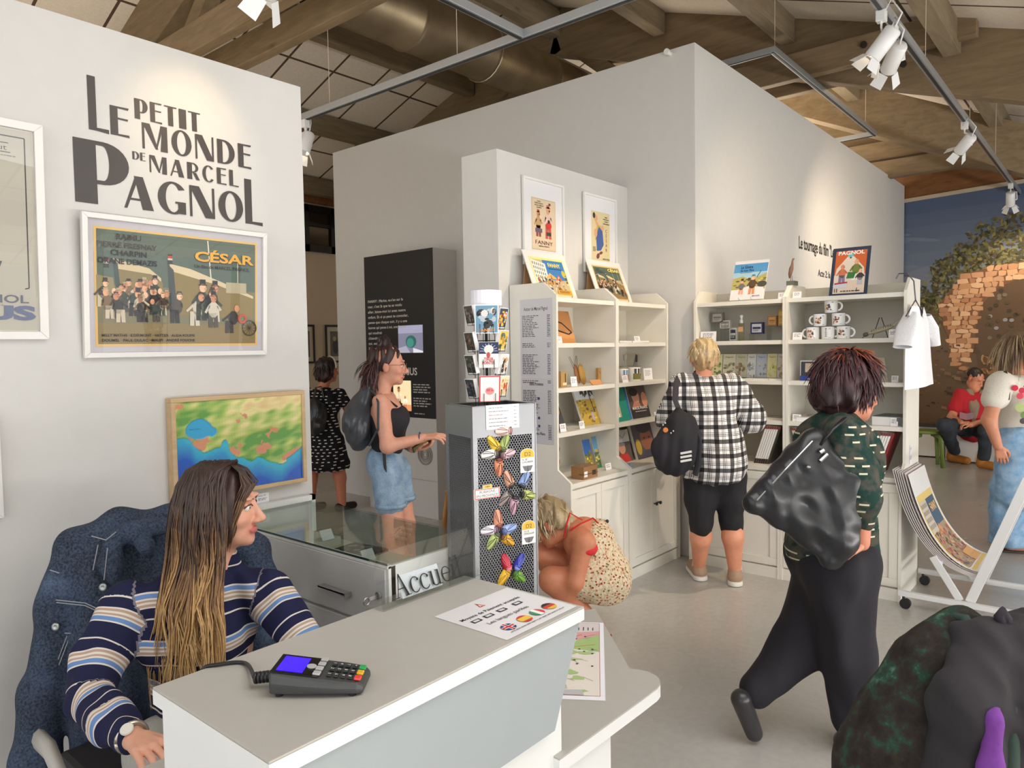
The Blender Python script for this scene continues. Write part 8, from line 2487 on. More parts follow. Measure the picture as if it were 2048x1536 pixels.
def dress_woman():
	SK = S(196, 122, 92); d = 7.2; hc = at(655, 741, d); f = (Vector((CF.x, CF.y, 0)) * .75 + Vector((CR.x, CR.y, 0)) * .65).normalized(); la = f.cross(UZ)
	P = lambda x, y, o=0: at(x, y, d - o)
	nk, ch, wa, pv = P(645, 778), P(650, 806), P(650, 850), P(652, 890)
	kL, aL, kR, aR = P(622, 960), P(622, 1015), P(680, 955), P(684, 1005)
	aL.z = aR.z = .06
	t, ax = stand('woman in a black dress with white dashes seen from behind in the passage', d, hc, f, dict(neck=nk, lat=la, fw=f), SK, 1.0,
		[([P(680, 790), P(700, 825, -.05), P(716, 850, -.25)], [.05, .042, .03]), ([P(622, 792), P(610, 840), P(612, 880, -.1)], [.05, .042, .03])], [],
		[([P(630, 905), kL, aL], [.09, .058, .04]), ([P(670, 905), kR, aR], [.09, .058, .04])], [(ch, (.17, .11, .16))], .012, .007)
	DM = dash_mat('black_dashed_cotton', S(22, 20, 24), S(26, 24, 28), S(210, 206, 200), .030, .055, .30, .42, .8); B = Soft(); c = S(22, 20, 24)
	B.ell(ch, (.185, .125, .16), (la, f, UZ), c, .05); B.ell(wa, (.165, .12, .16), (la, f, UZ), c, .06); B.cap(pv, P(654, 925), .19, .215, c, .06); B.cap(P(678, 788), P(690, 803), .062, .055, c, .04); B.cap(P(624, 790), P(615, 806), .062, .055, c, .04)
	B.cut(P(654, 938), -UZ); B.build('dashed_dress', .012, DM, t, .008, 22)
	B = Soft()
	for a in (aL, aR): B.cap(Vector((a.x, a.y, .045)) - f * .04, Vector((a.x, a.y, .04)) + f * .14, .042, .036, S(40, 30, 30), .02)
	B.cut((0, 0, .004), (0, 0, -1)); B.build('shoes', .011, CLOTH, t)
	rnd = random.Random(8); cs = [S(40, 24, 24), S(58, 36, 32), S(34, 22, 22)]; B = Soft(); r, ff, u = ax; Q = lambda x, y, z: hc + r * x + ff * y + u * z
	B.ell(Q(0, -.02, .04), (.092, .108, .098), ax, cs[0], .02); B.ell(Q(0, -.05, -.045), (.10, .075, .075), ax, cs[1], .03); B.scoop(Q(0, .11, -.03), (.08, .07, .11), ax, .01); B.build('hair', .009, HAIRM, t, .01, 50)
	strands('hair_ends', t, tuft(hc, ax, rnd, 90, (1.5, 4.8), (-.6, .3), .09, .3, .006, cs, .3, 1.1))
	m = MB(); m.tube([Q(.095 * math.cos(g), .035, .035 + .105 * math.sin(g)) for g in np.linspace(-.1, PI + .1, 20)], .006, 6, S(216, 206, 196), True, 1.8); m.build('headband', CLOTH, t)
	b = thing('backpack', 'black backpack on the woman in the dashed dress', 'backpack', P(630, 830, .2)); B = Soft(); g = S(30, 29, 32)
	B.ell(P(630, 832, .17), (.14, .10, .18), (la, f, UZ), g, .03); B.ell(P(630, 852, .24), (.10, .06, .09), (la, f, UZ), g, .03); B.build('sack', .012, LEATHER, b, .008, 30); m = MB(); m.tube([P(626, 800, .16), P(632, 775, .12), P(642, 773, .12), P(648, 796, .15)], .014, 6, g, True, .5); m.tube([P(612, 800, .12), P(612, 785, .05), P(618, 775, -.02)], .018, 6, g, True, .5); m.build('straps', LEATHER, b)


dress_woman()


def plaid_woman():
	SK = S(222, 150, 118); d = 4.72; hc = at(1408, 716, d); f = Vector((CF.x, CF.y, 0)).normalized(); f = (f + CR * .12).normalized(); la = f.cross(UZ).normalized()
	P = lambda x, y, o=0: at(x, y, d - o)
	nk = P(1405, 757); sL, sR = P(1362, 775), P(1462, 775); eL, eR = P(1340, 835, -.02), P(1500, 835, -.10); wL, wR = P(1370, 850, -.25), P(1478, 842, -.30)
	kL, kR = P(1402, 1045, .02), P(1462, 1040, 0); aL, aR = P(1398, 1140), P(1470, 1148)
	f1, f2 = onz(1398, 1157, 0), onz(1470, 1168, 0); aL = Vector((f1.x, f1.y, .08)); aR = Vector((f2.x, f2.y, .08))
	t, ax = stand('woman with short blonde hair in a black and white plaid shirt facing the shelves', d, hc, f - UZ * .15, dict(neck=nk, lat=la, fw=f), SK, 1.0,
		[([sL, eL, wL], [.05, .043, .03]), ([sR, eR, wR], [.05, .043, .03])], [(wL, f + UZ * .1, -UZ, la, .4, eL.lerp(wL, .8)), (wR, f + CR * -.2 + UZ * .2, -UZ, -la, .4, eR.lerp(wR, .8))],
		[([P(1400, 955), kL, kL.lerp(aL, .30) - f * .02, aL], [.10, .064, .066, .040]), ([P(1458, 955), kR, kR.lerp(aR, .30) - f * .02, aR], [.10, .064, .066, .040])], [(P(1412, 830), (.17, .12, .2))], .009)
	def plaid(t_, a_):
		def bands(s, p, segs):
			fr = t_.math('FRACT', t_.math('DIVIDE', s, p)); out = None
			for lo, hi in segs:
				q = t_.math('MULTIPLY', t_.math('GREATER_THAN', fr, lo), t_.math('LESS_THAN', fr, hi)); out = q if out is None else t_.math('MAXIMUM', out, q)
			return out
		W1, K1 = S(226, 222, 220), S(34, 32, 34); p = .088
		wide = t_.math('ADD', bands(a_['L'], p, [(.0, .30)]), bands(a_['W'], p, [(.0, .30)])); thin = t_.math('MAXIMUM', bands(a_['L'], p, [(.52, .555), (.62, .655), (.74, .765)]), bands(a_['W'], p, [(.52, .555), (.62, .655), (.74, .765)]))
		return t_.mix(thin, t_.ramp(t_.math('DIVIDE', wide, 2.0), (0, W1), (.3, S(92, 90, 90)), (.8, K1), const=True), K1)
	PMt = patt('black_white_plaid', plaid, .9); B = Soft(); c = S(200, 200, 200)
	B.ell(P(1412, 800), (.20, .135, .15), (la, f, UZ), c, .06); B.cap(P(1414, 840), P(1428, 925, .02), .185, .205, c, .08); B.cap(sL, sR, .075, .075, c, .06); B.cap(P(1405, 752), P(1405, 765), .06, .075, c, .03)
	B.cap(sL, eL, .085, .090, c, .04); B.cap(eL, eL.lerp(wL, .35), .090, .078, c, .03); B.cap(sR, eR, .085, .095, c, .04); B.cap(eR, eR.lerp(wR, .4), .095, .07, c, .03)
	B.cut(P(1428, 957), -UZ + CR * .06); B.build('plaid_shirt', .008, PMt, t, .012, 20, 6)
	B = Soft(); kc = S(26, 24, 28)
	for h_, k_, a_ in ((P(1400, 955), kL, aL), (P(1458, 955), kR, aR)): B.chain([h_, h_.lerp(k_, .5), k_], [.112, .098, .074], kc, .03); B.cap(k_, k_.lerp(a_, .12), .074, .072, kc, .02)
	B.ell(P(1430, 945), (.17, .13, .11), (la, f, UZ), kc, .06); B.build('leggings', .009, CLOTH, t, .003, 26)
	for i, a_ in enumerate((aL, aR)):
		g = Vector((a_.x, a_.y, 0)); B = Soft(); tn_ = S(170, 140, 116); ff = (f + CR * (.15 if i else -.15)).normalized()
		B.cap(g + UZ * .055 - ff * .02, g + UZ * .045 + ff * .17, .045, .038, tn_, .02); B.cap(g + UZ * .06 - ff * .015, g + UZ * .095 - ff * .005, .045, .044, tn_, .02); B.cut((0, 0, .022), (0, 0, -1)); B.build('trainer', .006, CLOTH, t)
		B = Soft(); B.cap(g + UZ * .016 - ff * .03, g + UZ * .016 + ff * .18, .048, .040, S(226, 222, 212), .01); B.cut((0, 0, .032), UZ); B.cut((0, 0, .002), -UZ); B.build('white_sole', .006, CLOTH, t)
		m = MB(); m.cyl(g + UZ * .085, g + UZ * .125, .047, 16, S(226, 222, 216), .043); m.build('sock', CLOTH, t, smooth=True)
	q = aR + UZ * .12 - f * .047 + CR * .012; m = MB(); m.tube([q, q + UZ * .02 + CR * .012, q + UZ * .045, q + UZ * .06 + CR * .008, q + UZ * .08 - CR * .002], .0025, 5, S(60, 56, 60)); m.build('tattoo', CLOTH, t)
	rnd = random.Random(3); cs = [S(206, 178, 134), S(222, 198, 158), S(184, 150, 108), S(232, 212, 176)]; r, ff, u = ax; Q = lambda x, y, z: hc + r * x + ff * y + u * z
	B = Soft(); B.ell(Q(0, -.018, .040), (.084, .104, .090), ax, cs[0], .02); B.ell(Q(0, -.055, -.03), (.070, .055, .06), ax, cs[2], .03); B.scoop(Q(0, .12, -.03), (.1, .08, .12), ax, .01); B.build('hair', .006, HAIRM, t, .010, 70)
	strands('short_locks', t, tuft(hc, ax, rnd, 340, (.6, 5.7), (-.5, 1.5), .055, .25, .0040, cs, .15, lift=-.2))
	# backpack on her left shoulder
	b = thing('backpack', 'black backpack with orange badge and three white bars on the plaid shoulder', 'backpack', P(1350, 890, .2)); g = S(30, 28, 34)
	bx = (CR * .93 + UZ * -.30).normalized(); bz = (UZ * .95 + CR * .30).normalized(); by = bx.cross(bz)
	B = Soft(); o = P(1352, 885, .20); B.ell(o, (.125, .10, .19), (bx, by, bz), g, .03); B.ell(o + UZ * -.07, (.13, .10, .14), (bx, by, bz), g, .04); B.ell(o - bx * .075 - bz * .05 - CF * .05, (.075, .05, .10), (bx, by, bz), S(38, 34, 42), .02); B.cap(P(1357, 822, .2), P(1358, 838, .2), .03, .07, g, .04); B.build('sack', .008, CLOTH, b, .008, 26)
	m = MB(); m.tube([P(1360, 825, .2), P(1350, 800, .17), P(1352, 770, .13), P(1360, 752, .02)], .024, 6, S(48, 46, 52), True, .3); m.build('shoulder_strap', CLOTH, b); m = MB(); m.tube([P(1388, 845, .22), P(1398, 880, .24), P(1396, 930, .22), P(1390, 950, .2)], .020, 6, S(52, 50, 56), True, .35); m.build('loose_strap', CLOTH, b)
	for k in range(3): p = P(1372, 905 + k * 8, .30); m = MB(); m.beam(p - CR * .034 + UZ * -.006, p + CR * .034 + UZ * .006, .006, .013, UZ, S(216, 214, 210)); m.build('white_bar', CLOTH, b)
	p = P(1331, 860, .305); m = MB(); m.lathe([(0, .004), (.014, .004), (.016, 0)], 18, p, S(214, 128, 62), -CF); m.build('orange_badge', CLOTH, b)
	for x, y in ((1326, 850), (1342, 866)): p = P(x, y, .30); m = MB(); m.ell(p, .005, 8, 6, None, S(210, 210, 210)); m.ell(p + CR * .014 + UZ * .012, .005, 8, 6, None, S(210, 210, 210)); m.build('rivets', CLOTH, b)


plaid_woman()


def crouching_woman():
	SK = S(206, 132, 98); d = 3.95; f = (-Vector((CR.x, CR.y, 0)) * .95 + Vector((CF.x, CF.y, 0)) * .25).normalized(); la = Vector((-CF.x, -CF.y, 0)).normalized()
	P = lambda x, y, o=0: at(x, y, d - o)
	hc = P(1098, 1045, .03); hf = f * .75 - UZ * .62
	nk = P(1140, 1050); hip = P(1215, 1155); hN, hF = P(1210, 1165, .09), P(1215, 1160, -.09); kN, kF = P(1104, 1160, .12), P(1086, 1110, -.06); aN, aF = P(1196, 1205, .10), P(1170, 1195, -.10); aN.z = .09; aF.z = .09
	sN, eN, wN = P(1168, 1085, .16), P(1150, 1165, .18), P(1120, 1212, .14); sF = P(1150, 1060, -.14)
	t, ax = stand('tanned blonde woman crouching in a floral dress with red straps beside the magnet tower', d, hc, hf, dict(neck=nk, lat=la, fw=f), SK, 1.0,
		[([P(1152, 1065, .10), sN, eN, wN], [.05, .056, .043, .028]), ([sF, P(1110, 1120, -.2), P(1090, 1160, -.1)], [.05, .042, .03])], [(wN, f - UZ * .6, -f * .2 - la, UZ + f, .4, eN.lerp(wN, .8))],
		[([hN, kN, aN], [.10, .066, .042]), ([hF, kF, aF], [.10, .066, .042])], [(P(1165, 1075), (.15, .10, .11)), (P(1190, 1110), (.14, .11, .13))], .008)
	eyes(hc, hf, t)
	def flo(t_, a_):
		v = t_.n('TexVoronoi'); t_.t.links.new(t_.coord('Object'), v.inputs['Vector']); v.inputs['Scale'].default_value = 62; n = t_.noise(t_.coord('Object'), 90, 2)
		base = t_.ramp(n, (.35, S(190, 170, 138)), (.6, S(222, 206, 178))); sp = t_.math('LESS_THAN', v.outputs['Distance'], .36)
		c = t_.sep(v.outputs['Color'])['X']; return t_.mix(sp, base, t_.ramp(c, (0, S(150, 60, 48)), (.3, S(206, 190, 160)), (.55, S(124, 104, 66)), (.75, S(184, 110, 84)), const=True))
	FM = patt('small_floral_cotton', flo, .9); B = Soft(); c = S(200, 180, 150)
	B.ell(P(1185, 1085), (.175, .10, .115), (la, f, UZ), c, .05); B.cap(P(1190, 1090), P(1208, 1140), .115, .135, c, .06); B.ell(P(1208, 1158, 0), (.19, .115, .10), (la, f, UZ), c, .06)
	B.cap(hN, hN.lerp(kN, .45), .118, .10, c, .05); B.cap(hF, hF.lerp(kF, .45), .115, .10, c, .05); B.cap(P(1165, 1180, .05), P(1225, 1178, .05), .055, .06, c, .05); B.scoop(P(1135, 1035), (.3, .13, .12), (la, f, UZ), .03)
	B.build('floral_dress', .007, FM, t, .010, 30, 4)
	rd = S(216, 48, 52)
	m = MB(); m.tube([P(1128, 1075, .12), P(1133, 1050, .14), P(1140, 1026, .10), P(1165, 1040, .08)], .006, 6, rd, True, .5); m.build('halter_strap', CLOTH, t)
	m = MB(); m.tube([P(1140, 1060, .14), P(1160, 1048, .15), P(1186, 1036, .12), P(1196, 1046, .10)], .008, 6, rd, True, .5); m.build('shoulder_strap', CLOTH, t)
	B = Soft(); B.ell(P(1178, 1098, .16), (.06, .045, .035), (la, f, UZ), rd, .02); B.build('red_bra_cup', .006, CLOTH, t)
	for a_ in (aN, aF):
		g = Vector((a_.x, a_.y, 0)); B = Soft(); B.cap(g + UZ * .03 - f * .03, g + UZ * .022 + f * .16, .036, .03, SK, .02); B.cap(g + UZ * .04 - f * .02, g + UZ * .09, .036, .036, SK, .02); B.cut((0, 0, .012), -UZ); par(B.build('foot', .007, SKINM), t)
		m = MB(); m.beam(g + UZ * .007 - f * .07, g + UZ * .007 + f * .20, .085, .012, UZ, S(90, 40, 40)); m.tube([g + UZ * .02 + la * .04 - f * .05, g + UZ * .06 - f * .065, g + UZ * .02 - la * .04 - f * .05], .007, 6, S(150, 40, 44)); m.tube([g + UZ * .015 + la * .042 + f * .08, g + UZ * .06 + f * .08, g + UZ * .015 - la * .042 + f * .08], .009, 6, S(150, 40, 44)); m.build('sandal', CLOTH, t)
	rnd = random.Random(4); cs = [S(196, 176, 140), S(214, 198, 166), S(160, 138, 104), S(180, 160, 126)]; r, ff, u = ax; Q = lambda x, y, z: hc + r * x + ff * y + u * z
	B = Soft(); B.ell(Q(0, -.02, .040), (.088, .108, .094), ax, cs[2], .02); B.ell(Q(0, -.07, -.03), (.078, .055, .08), ax, cs[0], .03); B.scoop(Q(0, .115, -.04), (.08, .07, .11), ax, .01); B.build('hair', .006, HAIRM, t, .012, 60)
	strands('wavy_locks', t, tuft(hc, ax, rnd, 340, (.5, 5.8), (-.7, 1.5), .085, .22, .0042, cs, .22, 1.03, lift=-.25))


crouching_woman()


def walking_woman():
	SK = S(212, 138, 110); d = 2.85; f = (Vector((CR.x, CR.y, 0)) * .86 + Vector((CF.x, CF.y, 0)) * .50).normalized(); la = f.cross(UZ).normalized()       # la: her right, towards the viewer
	P = lambda x, y, o=0: at(x, y, d - o)
	hc = P(1703, 780); hf = CR * .96 + CF * .28 - UZ * .14
	nk, ch, wa, pv = P(1672, 852), P(1672, 905), P(1668, 1010), P(1660, 1100)
	sR, eR, wR = P(1690, 875, .17), P(1718, 1000, .24), P(1712, 1080, .20); sL, eL, wL = P(1635, 875, -.16), P(1590, 1000, -.14), P(1620, 1085, -.02)
	wR = P(1722, 1085, .22)
	hR, hL = P(1678, 1135, .08), P(1652, 1135, -.08); kR, kL = P(1695, 1310, .08), P(1590, 1300, -.08); fR = onz(1706, 1498, 0); aR = Vector((fR.x, fR.y, .09)); aL = P(1502, 1430, -.02)
	aL.z = .20
	t, ax = stand('woman with short auburn hair walking past in a dark green blouse and black trousers', d, hc, hf, dict(neck=nk, lat=la, fw=f), SK, 1.0,
		[([sR, eR, wR], [.05, .044, .031]), ([sL, eL, wL], [.05, .044, .031])],
		[(wR, -CR * .75 - UZ * .55, UZ * .8 - CR * .5, -CF, [.5, .55, .55, .5], eR.lerp(wR, .8)), (wL, -CR * .3 - UZ * .25 - CF, UZ * .6 - CF * .4, CR, .8, eL.lerp(wL, .85))],
		[([kR.lerp(aR, .75), aR], [.042, .038]), ([kL.lerp(aL, .7), aL], [.042, .036])], [(ch, (.15, .10, .15))], .009, .004)
	eyes(hc, hf, t)
	GM = dash_mat('green_dashed_blouse', S(22, 52, 46), S(74, 70, 62), S(196, 190, 166), .026, .052, .24, .55, .5); c = S(30, 56, 50); B = Soft()
	B.ell(ch, (.185, .125, .16), (la, f, UZ), c, .06); B.cap(wa + UZ * .06, P(1662, 1088), .155, .175, c, .08); B.cap(P(1672, 843), P(1674, 855), .062, .075, c, .03); B.cap(sR - la * .02, sL + la * .02, .07, .07, c, .05)
	B.chain([sR, sR.lerp(eR, .5), eR], [.075, .080, .078], c, .04); B.cap(eR, eR.lerp(wR, .38), .078, .055, c, .02); B.chain([sL, eL], [.072, .072], c, .04); B.cap(eL, eL.lerp(wL, .4), .072, .052, c, .02)
	B.cut(P(1662, 1112), -UZ); B.build('green_blouse', .0075, GM, t, .010, 24, 2)
	B = Soft(); k_ = S(28, 25, 33); B.ell(pv - UZ * .02, (.185, .15, .13), (la, f, UZ), k_, .06)
	B.chain([hR, kR, kR.lerp(aR, .86)], [.128, .092, .082], k_, .06); B.chain([hL, kL, kL.lerp(aL, .84)], [.125, .090, .072], k_, .06); B.cap(kR.lerp(aR, .86), kR.lerp(aR, .92), .060, .058, k_, .02); B.cap(kL.lerp(aL, .84), kL.lerp(aL, .90), .055, .055, k_, .02)
	B.build('black_trousers', .009, CLOTH, t, .010, 18, 7)
	bk = S(52, 50, 52)
	B = Soft(); g = Vector((aR.x, aR.y, 0)); B.cap(g + UZ * .045 - f * .05, g + UZ * .040 + f * .15, .042, .036, bk, .02); B.cut((0, 0, .004), -UZ); B.scoop(g + UZ * .10 + f * .02, (.07, .05, .04), (f, la, UZ), .01); B.build('slip_on_shoe', .006, LEATHER, t)
	B = Soft(); dn = (f * .42 - UZ * .9).normalized(); hl = aL - f * .055 - UZ * .0; B.cap(hl, hl + dn * .17, .040, .034, bk, .02); B.scoop(aL + f * .03 + UZ * .03, (.045, .05, .05), (f, la, UZ), .01); B.build('slip_on_shoe', .006, LEATHER, t)
	rnd = random.Random(6); cs = [S(58, 24, 28), S(74, 30, 32), S(44, 22, 26), S(112, 54, 36)]; r, ff, u = ax; Q = lambda x, y, z: hc + r * x + ff * y + u * z
	B = Soft(); B.ell(Q(0, -.035, .040), (.110, .125, .105), ax, cs[0], .02); B.ell(Q(0, -.075, -.03), (.10, .075, .085), ax, cs[2], .04); B.scoop(Q(0, .115, -.05), (.075, .06, .10), ax, .01); B.build('hair', .006, HAIRM, t, .014, 50)
	strands('feathery_locks', t, tuft(hc - ff * .03, ax, rnd, 620, (.55, 5.75), (-.7, 1.3), .085, .16, .0036, cs[:3], .10, 1.26, lift=-.32) + tuft(hc - ff * .02, ax, rnd, 120, (0, 6.28), (.7, 1.5), .07, .12, .004, [cs[3], S(140, 72, 44)], .14, 1.27, lift=-.2))
	# shoulder bag
	b = thing('shoulder_bag', 'big black leather shoulder bag carried behind the walking woman', 'bag', P(1600, 1010, .25)); k2 = S(34, 34, 37); B = Soft()
	q = [P(1512, 1003, .22), P(1625, 882, .22), P(1705, 960, .26), P(1690, 1085, .26), P(1662, 1118, .25)]
	ctr = P(1618, 1000, .24); bx_ = (CR * .80 - UZ * .62).normalized(); by_ = (CR * .55 + UZ * .80).normalized()
	for i in range(5):
		for j in range(i): B.cap(q[i], q[j], .030 + .008 * (i % 2), .032, k2, .03)
	for w_ in (.25, .5, .75): B.cap(q[0].lerp(q[1], w_), q[4].lerp(q[2], w_), .045, .045, k2, .04)
	B.build('bag_body', .0075, LEATHER, b, .007, 26, 3)
	m = MB(); m.tube([P(1640, 890, .26), P(1665, 858, .26), P(1688, 838, .24), P(1695, 832, .10), P(1690, 835, -.02)], .010, 7, k2, True, .5); m.build('shoulder_strap', LEATHER, b, smooth=True)
	m = MB(); m.tube([P(1512, 1003, .262), P(1570, 940, .275), P(1625, 882, .262)], .003, 5, S(120, 120, 116)); m.tube([P(1640, 905, .275), P(1648, 900, .275)], .007, 6, S(190, 180, 150)); m.tube([P(1640, 922, .275), P(1655, 908, .275)], .007, 6, S(190, 180, 150)); m.ell(P(1617, 934, .285), (.010, .008, .006), 10, 8, None, S(200, 200, 196)); m.build('metal_fittings', STEEL, b)


walking_woman()


def flower_woman():
	SK = S(206, 138, 106); d = 5.35; f = (CR * .88 - Vector((CF.x, CF.y, 0)) * .35); f = Vector((f.x, f.y, 0)).normalized(); la = Vector((-CF.x, -CF.y, 0)) * .9 - CR * .35; la = la.normalized()
	P = lambda x, y, o=0: at(x, y, d - o)
	hc = P(2040, 697); nk = P(2035, 738)
	sR, eR, wR = P(2000, 768, .12), P(1978, 840, .16), P(1996, 893, .2); sL = P(2075, 765, -.1)
	g = onz(2032, 1104, 0); g2 = g + Vector((.25, -.12, 0))
	t, ax = stand('woman in a white T-shirt with a red flower print and wide blue trousers', d, hc, f, dict(neck=nk, lat=la, fw=f), SK, 1.0,
		[([sR, eR, wR], [.055, .046, .03]), ([sL, P(2110, 840), P(2120, 900)], [.05, .042, .03])], [(wR, -UZ + CR * .35, -la, f, .35, eR.lerp(wR, .8)), (P(2120, 900), -UZ, la, f, .4, P(2115, 880))], None, [(P(2040, 800), (.16, .11, .16))], .01, .005)
	eyes(hc, f, t)
	B = Soft(); c = S(226, 220, 208); B.ell(P(2040, 795), (.18, .125, .15), (la, f, UZ), c, .06); B.cap(P(2042, 820), P(2046, 856), .155, .165, c, .06); B.cap(sR, sR.lerp(eR, .42), .085, .085, c, .04); B.cap(sL, sL.lerp(P(2110, 840), .4), .08, .08, c, .04); B.cap(sR, sL, .07, .07, c, .05); B.scoop(P(2042, 738), (.10, .10, .06), (la, f, UZ), .01)
	B.cut(P(2046, 868), -UZ); B.build('white_tshirt', .009, CLOTH, t, .006, 18)
	A = MB(); rnd = random.Random(3)
	for (px, py, r_, c_) in ((2030, 776, .030, S(206, 40, 70)), (2044, 781, .03, S(200, 50, 80)), (2040, 792, .032, S(214, 70, 90)), (2052, 773, .022, S(70, 56, 60)), (2048, 790, .026, S(226, 120, 130)), (2040, 815, .045, S(176, 190, 130)), (2050, 830, .04, S(110, 140, 80)), (2046, 842, .03, S(80, 70, 76))):
		q = P(px, py, .22); A.ell(q, (r_ * .8, r_, r_ * .7), 10, 8, Matrix((CR, CF * .06, UZ)).transposed(), c_)
	A.build('flower_print', CLOTH, t)
	def dn(t_, a_): n = t_.noise(t_.coord('Object'), 16, 5, .6); return t_.ramp(n, (.35, S(116, 156, 196)), (.7, S(164, 194, 220)))
	B = Soft(); BM = patt('pale_blue_chambray', dn, .9)
	B.ell(P(2046, 872), (.18, .14, .12), (la, f, UZ), c, .06); B.chain([P(2030, 880, .06), P(2022, 980, .05), Vector((g.x, g.y, .10)) - f * .03], [.12, .125, .14], c, .05); B.chain([P(2062, 880, -.06), P(2068, 980, -.06), Vector((g2.x, g2.y, .10))], [.12, .125, .14], c, .05)
	B.cut((0, 0, .055), -UZ); B.build('wide_trousers', .01, BM, t, .02, 18, 4)
	for q in (g, g2):
		q = Vector((q.x, q.y, 0)); B = Soft(); B.cap(q + UZ * .035 - f * .04, q + UZ * .03 + f * .14, .036, .032, SK, .02); B.cut((0, 0, .014), -UZ); B.build('foot', .008, SKINM, t); m = MB(); m.beam(q + UZ * .009 - f * .09, q + UZ * .009 + f * .18, .085, .014, UZ, S(80, 70, 64)); m.tube([q + la * .042 + UZ * .015 + f * .07, q + UZ * .066 + f * .07, q - la * .042 + UZ * .015 + f * .07], .012, 6, S(70, 64, 62)); m.build('sandal', CLOTH, t)
	rnd = random.Random(9); cs = [S(150, 126, 96), S(174, 150, 116), S(124, 102, 78), S(96, 78, 62)]; r, ff, u = ax; Q = lambda x, y, z: hc + r * x + ff * y + u * z
	B = Soft(); B.ell(Q(0, -.02, .042), (.085, .106, .092), ax, cs[2], .02); B.ell(Q(0, -.06, -.06), (.08, .06, .12), ax, cs[0], .04); B.scoop(Q(0, .115, -.04), (.09, .075, .12), ax, .01); B.build('hair', .008, HAIRM, t, .008, 40)
	strands('straight_hair', t, tuft(hc, ax, rnd, 200, (1.1, 5.2), (-.2, 1.2), .26, .5, .005, cs, .06))
	m = MB(); m.tube([P(2010, 742, .16), P(2018, 770, .20), P(2016, 800, .2)], .011, 6, S(60, 50, 46), True, .4); m.build('bag_strap', LEATHER, t)


flower_woman()


def seated_man():
	SK = S(214, 144, 112); d = 9.3; f = (-Vector((CF.x, CF.y, 0)) + CR * .35).normalized(); f = Vector((f.x, f.y, 0)).normalized(); la = f.cross(UZ).normalized()
	o = Vector((11.12, 1.40, 0)); hc = at(1950, 757, d + .1); hf = f - UZ * .55
	P = lambda x, y, o_=0: at(x, y, d - o_)
	nk = P(1950, 778, -.05); sR, sL = P(1922, 790), P(1968, 795); eR, wR = P(1903, 835, .1), P(1922, 845, .35); eL, wL = P(1982, 840, .1), P(1940, 850, .38)
	hR, hL = P(1930, 855, 0), P(1962, 858, 0); kR, kL = P(1890, 850, .42), P(1972, 862, .45); fR, fL = onz(1908, 925, 0), onz(1968, 938, 0); aR = Vector((fR.x, fR.y, .12)); aL = Vector((fL.x, fL.y, .12))
	t, ax = stand('bearded man in red polo and beige vest sitting on the bench before the mural', d, hc, hf, dict(neck=nk, lat=la, fw=f), SK, 1.05, [([sR, eR, wR], [.055, .048, .034]), ([sL, eL, wL], [.055, .048, .034])], [(wR, CR + UZ * .1, -UZ, f, .6, eR.lerp(wR, .8)), (wL, -CR + UZ * .1, -UZ, f, .6, eL.lerp(wL, .8))], None, [(P(1945, 815), (.17, .12, .2))], .012, .006)
	B = Soft(); rd = S(186, 30, 44); B.ell(P(1945, 815), (.19, .14, .2), (la, f, UZ), rd, .06); B.cap(P(1945, 840), P(1946, 858), .165, .17, rd, .06); B.cap(sR, sR.lerp(eR, .62), .085, .08, rd, .04); B.cap(sL, sL.lerp(eL, .6), .085, .08, rd, .04); B.build('red_polo', .012, CLOTH, t, .006, 20)
	B = Soft(); vb = S(150, 130, 110)
	for s, q in ((1, sR), (-1, sL)): B.chain([q.lerp(nk, .4) + f * .03, q.lerp(nk, .25) + f * .13 - UZ * .15, q.lerp(nk, .25) + f * .13 - UZ * .34], [.055, .06, .065], vb, .04)
	B.build('beige_vest', .011, CLOTH, t, .008, 24)
	B = Soft(); jn = S(50, 56, 66); B.ell(P(1946, 862), (.19, .15, .11), (la, f, UZ), jn, .06); B.chain([hR, kR, aR + UZ * .03], [.10, .08, .065], jn, .05); B.chain([hL, kL, aL + UZ * .03], [.10, .08, .065], jn, .05); B.build('jeans', .012, CLOTH, t, .010, 22)
	for g in (fR, fL): g = Vector((g.x, g.y, 0)); B = Soft(); bt = S(190, 124, 56); B.cap(g + UZ * .06 - f * .04, g + UZ * .05 + f * .18, .055, .048, bt, .03); B.cap(g + UZ * .07 - f * .03, g + UZ * .16 - f * .02, .058, .06, bt, .02); B.cut((0, 0, .004), -UZ); B.build('tan_boot', .009, CLOTH, t)
	r, ff, u = ax; Q = lambda x, y, z: hc + (r * x + ff * y + u * z) * 1.05; cs = S(44, 34, 32)
	B = Soft(); B.ell(Q(0, -.02, .048), (.082, .10, .086), ax, cs, .02); B.scoop(Q(0, .10, -.03), (.09, .06, .09), ax, .01); B.build('hair', .008, HAIRM, t, .006, 60)
	B = Soft(); B.ell(Q(0, .066, -.085), (.046, .036, .030), ax, S(120, 96, 84), .02); B.scoop(Q(0, .11, -.066), (.03, .02, .008), ax, .01); B.build('beard', .007, HAIRM, t, .004, 90)
	b = thing('wallet', 'dark red wallet held open by the seated man', 'wallet', P(1932, 842, .42)); c = P(1932, 840, .43)
	m = MB(); m.prism([c, c - CR * .09 + UZ * .02, c - CR * .09 + UZ * .10, c + UZ * .08], f * .012, S(120, 30, 40)); m.prism([c, c + CR * .08 + UZ * .02, c + CR * .08 + UZ * .10, c + UZ * .08], f * .012, S(90, 26, 36)); m.build('cover', PAINTED, b)


seated_man()


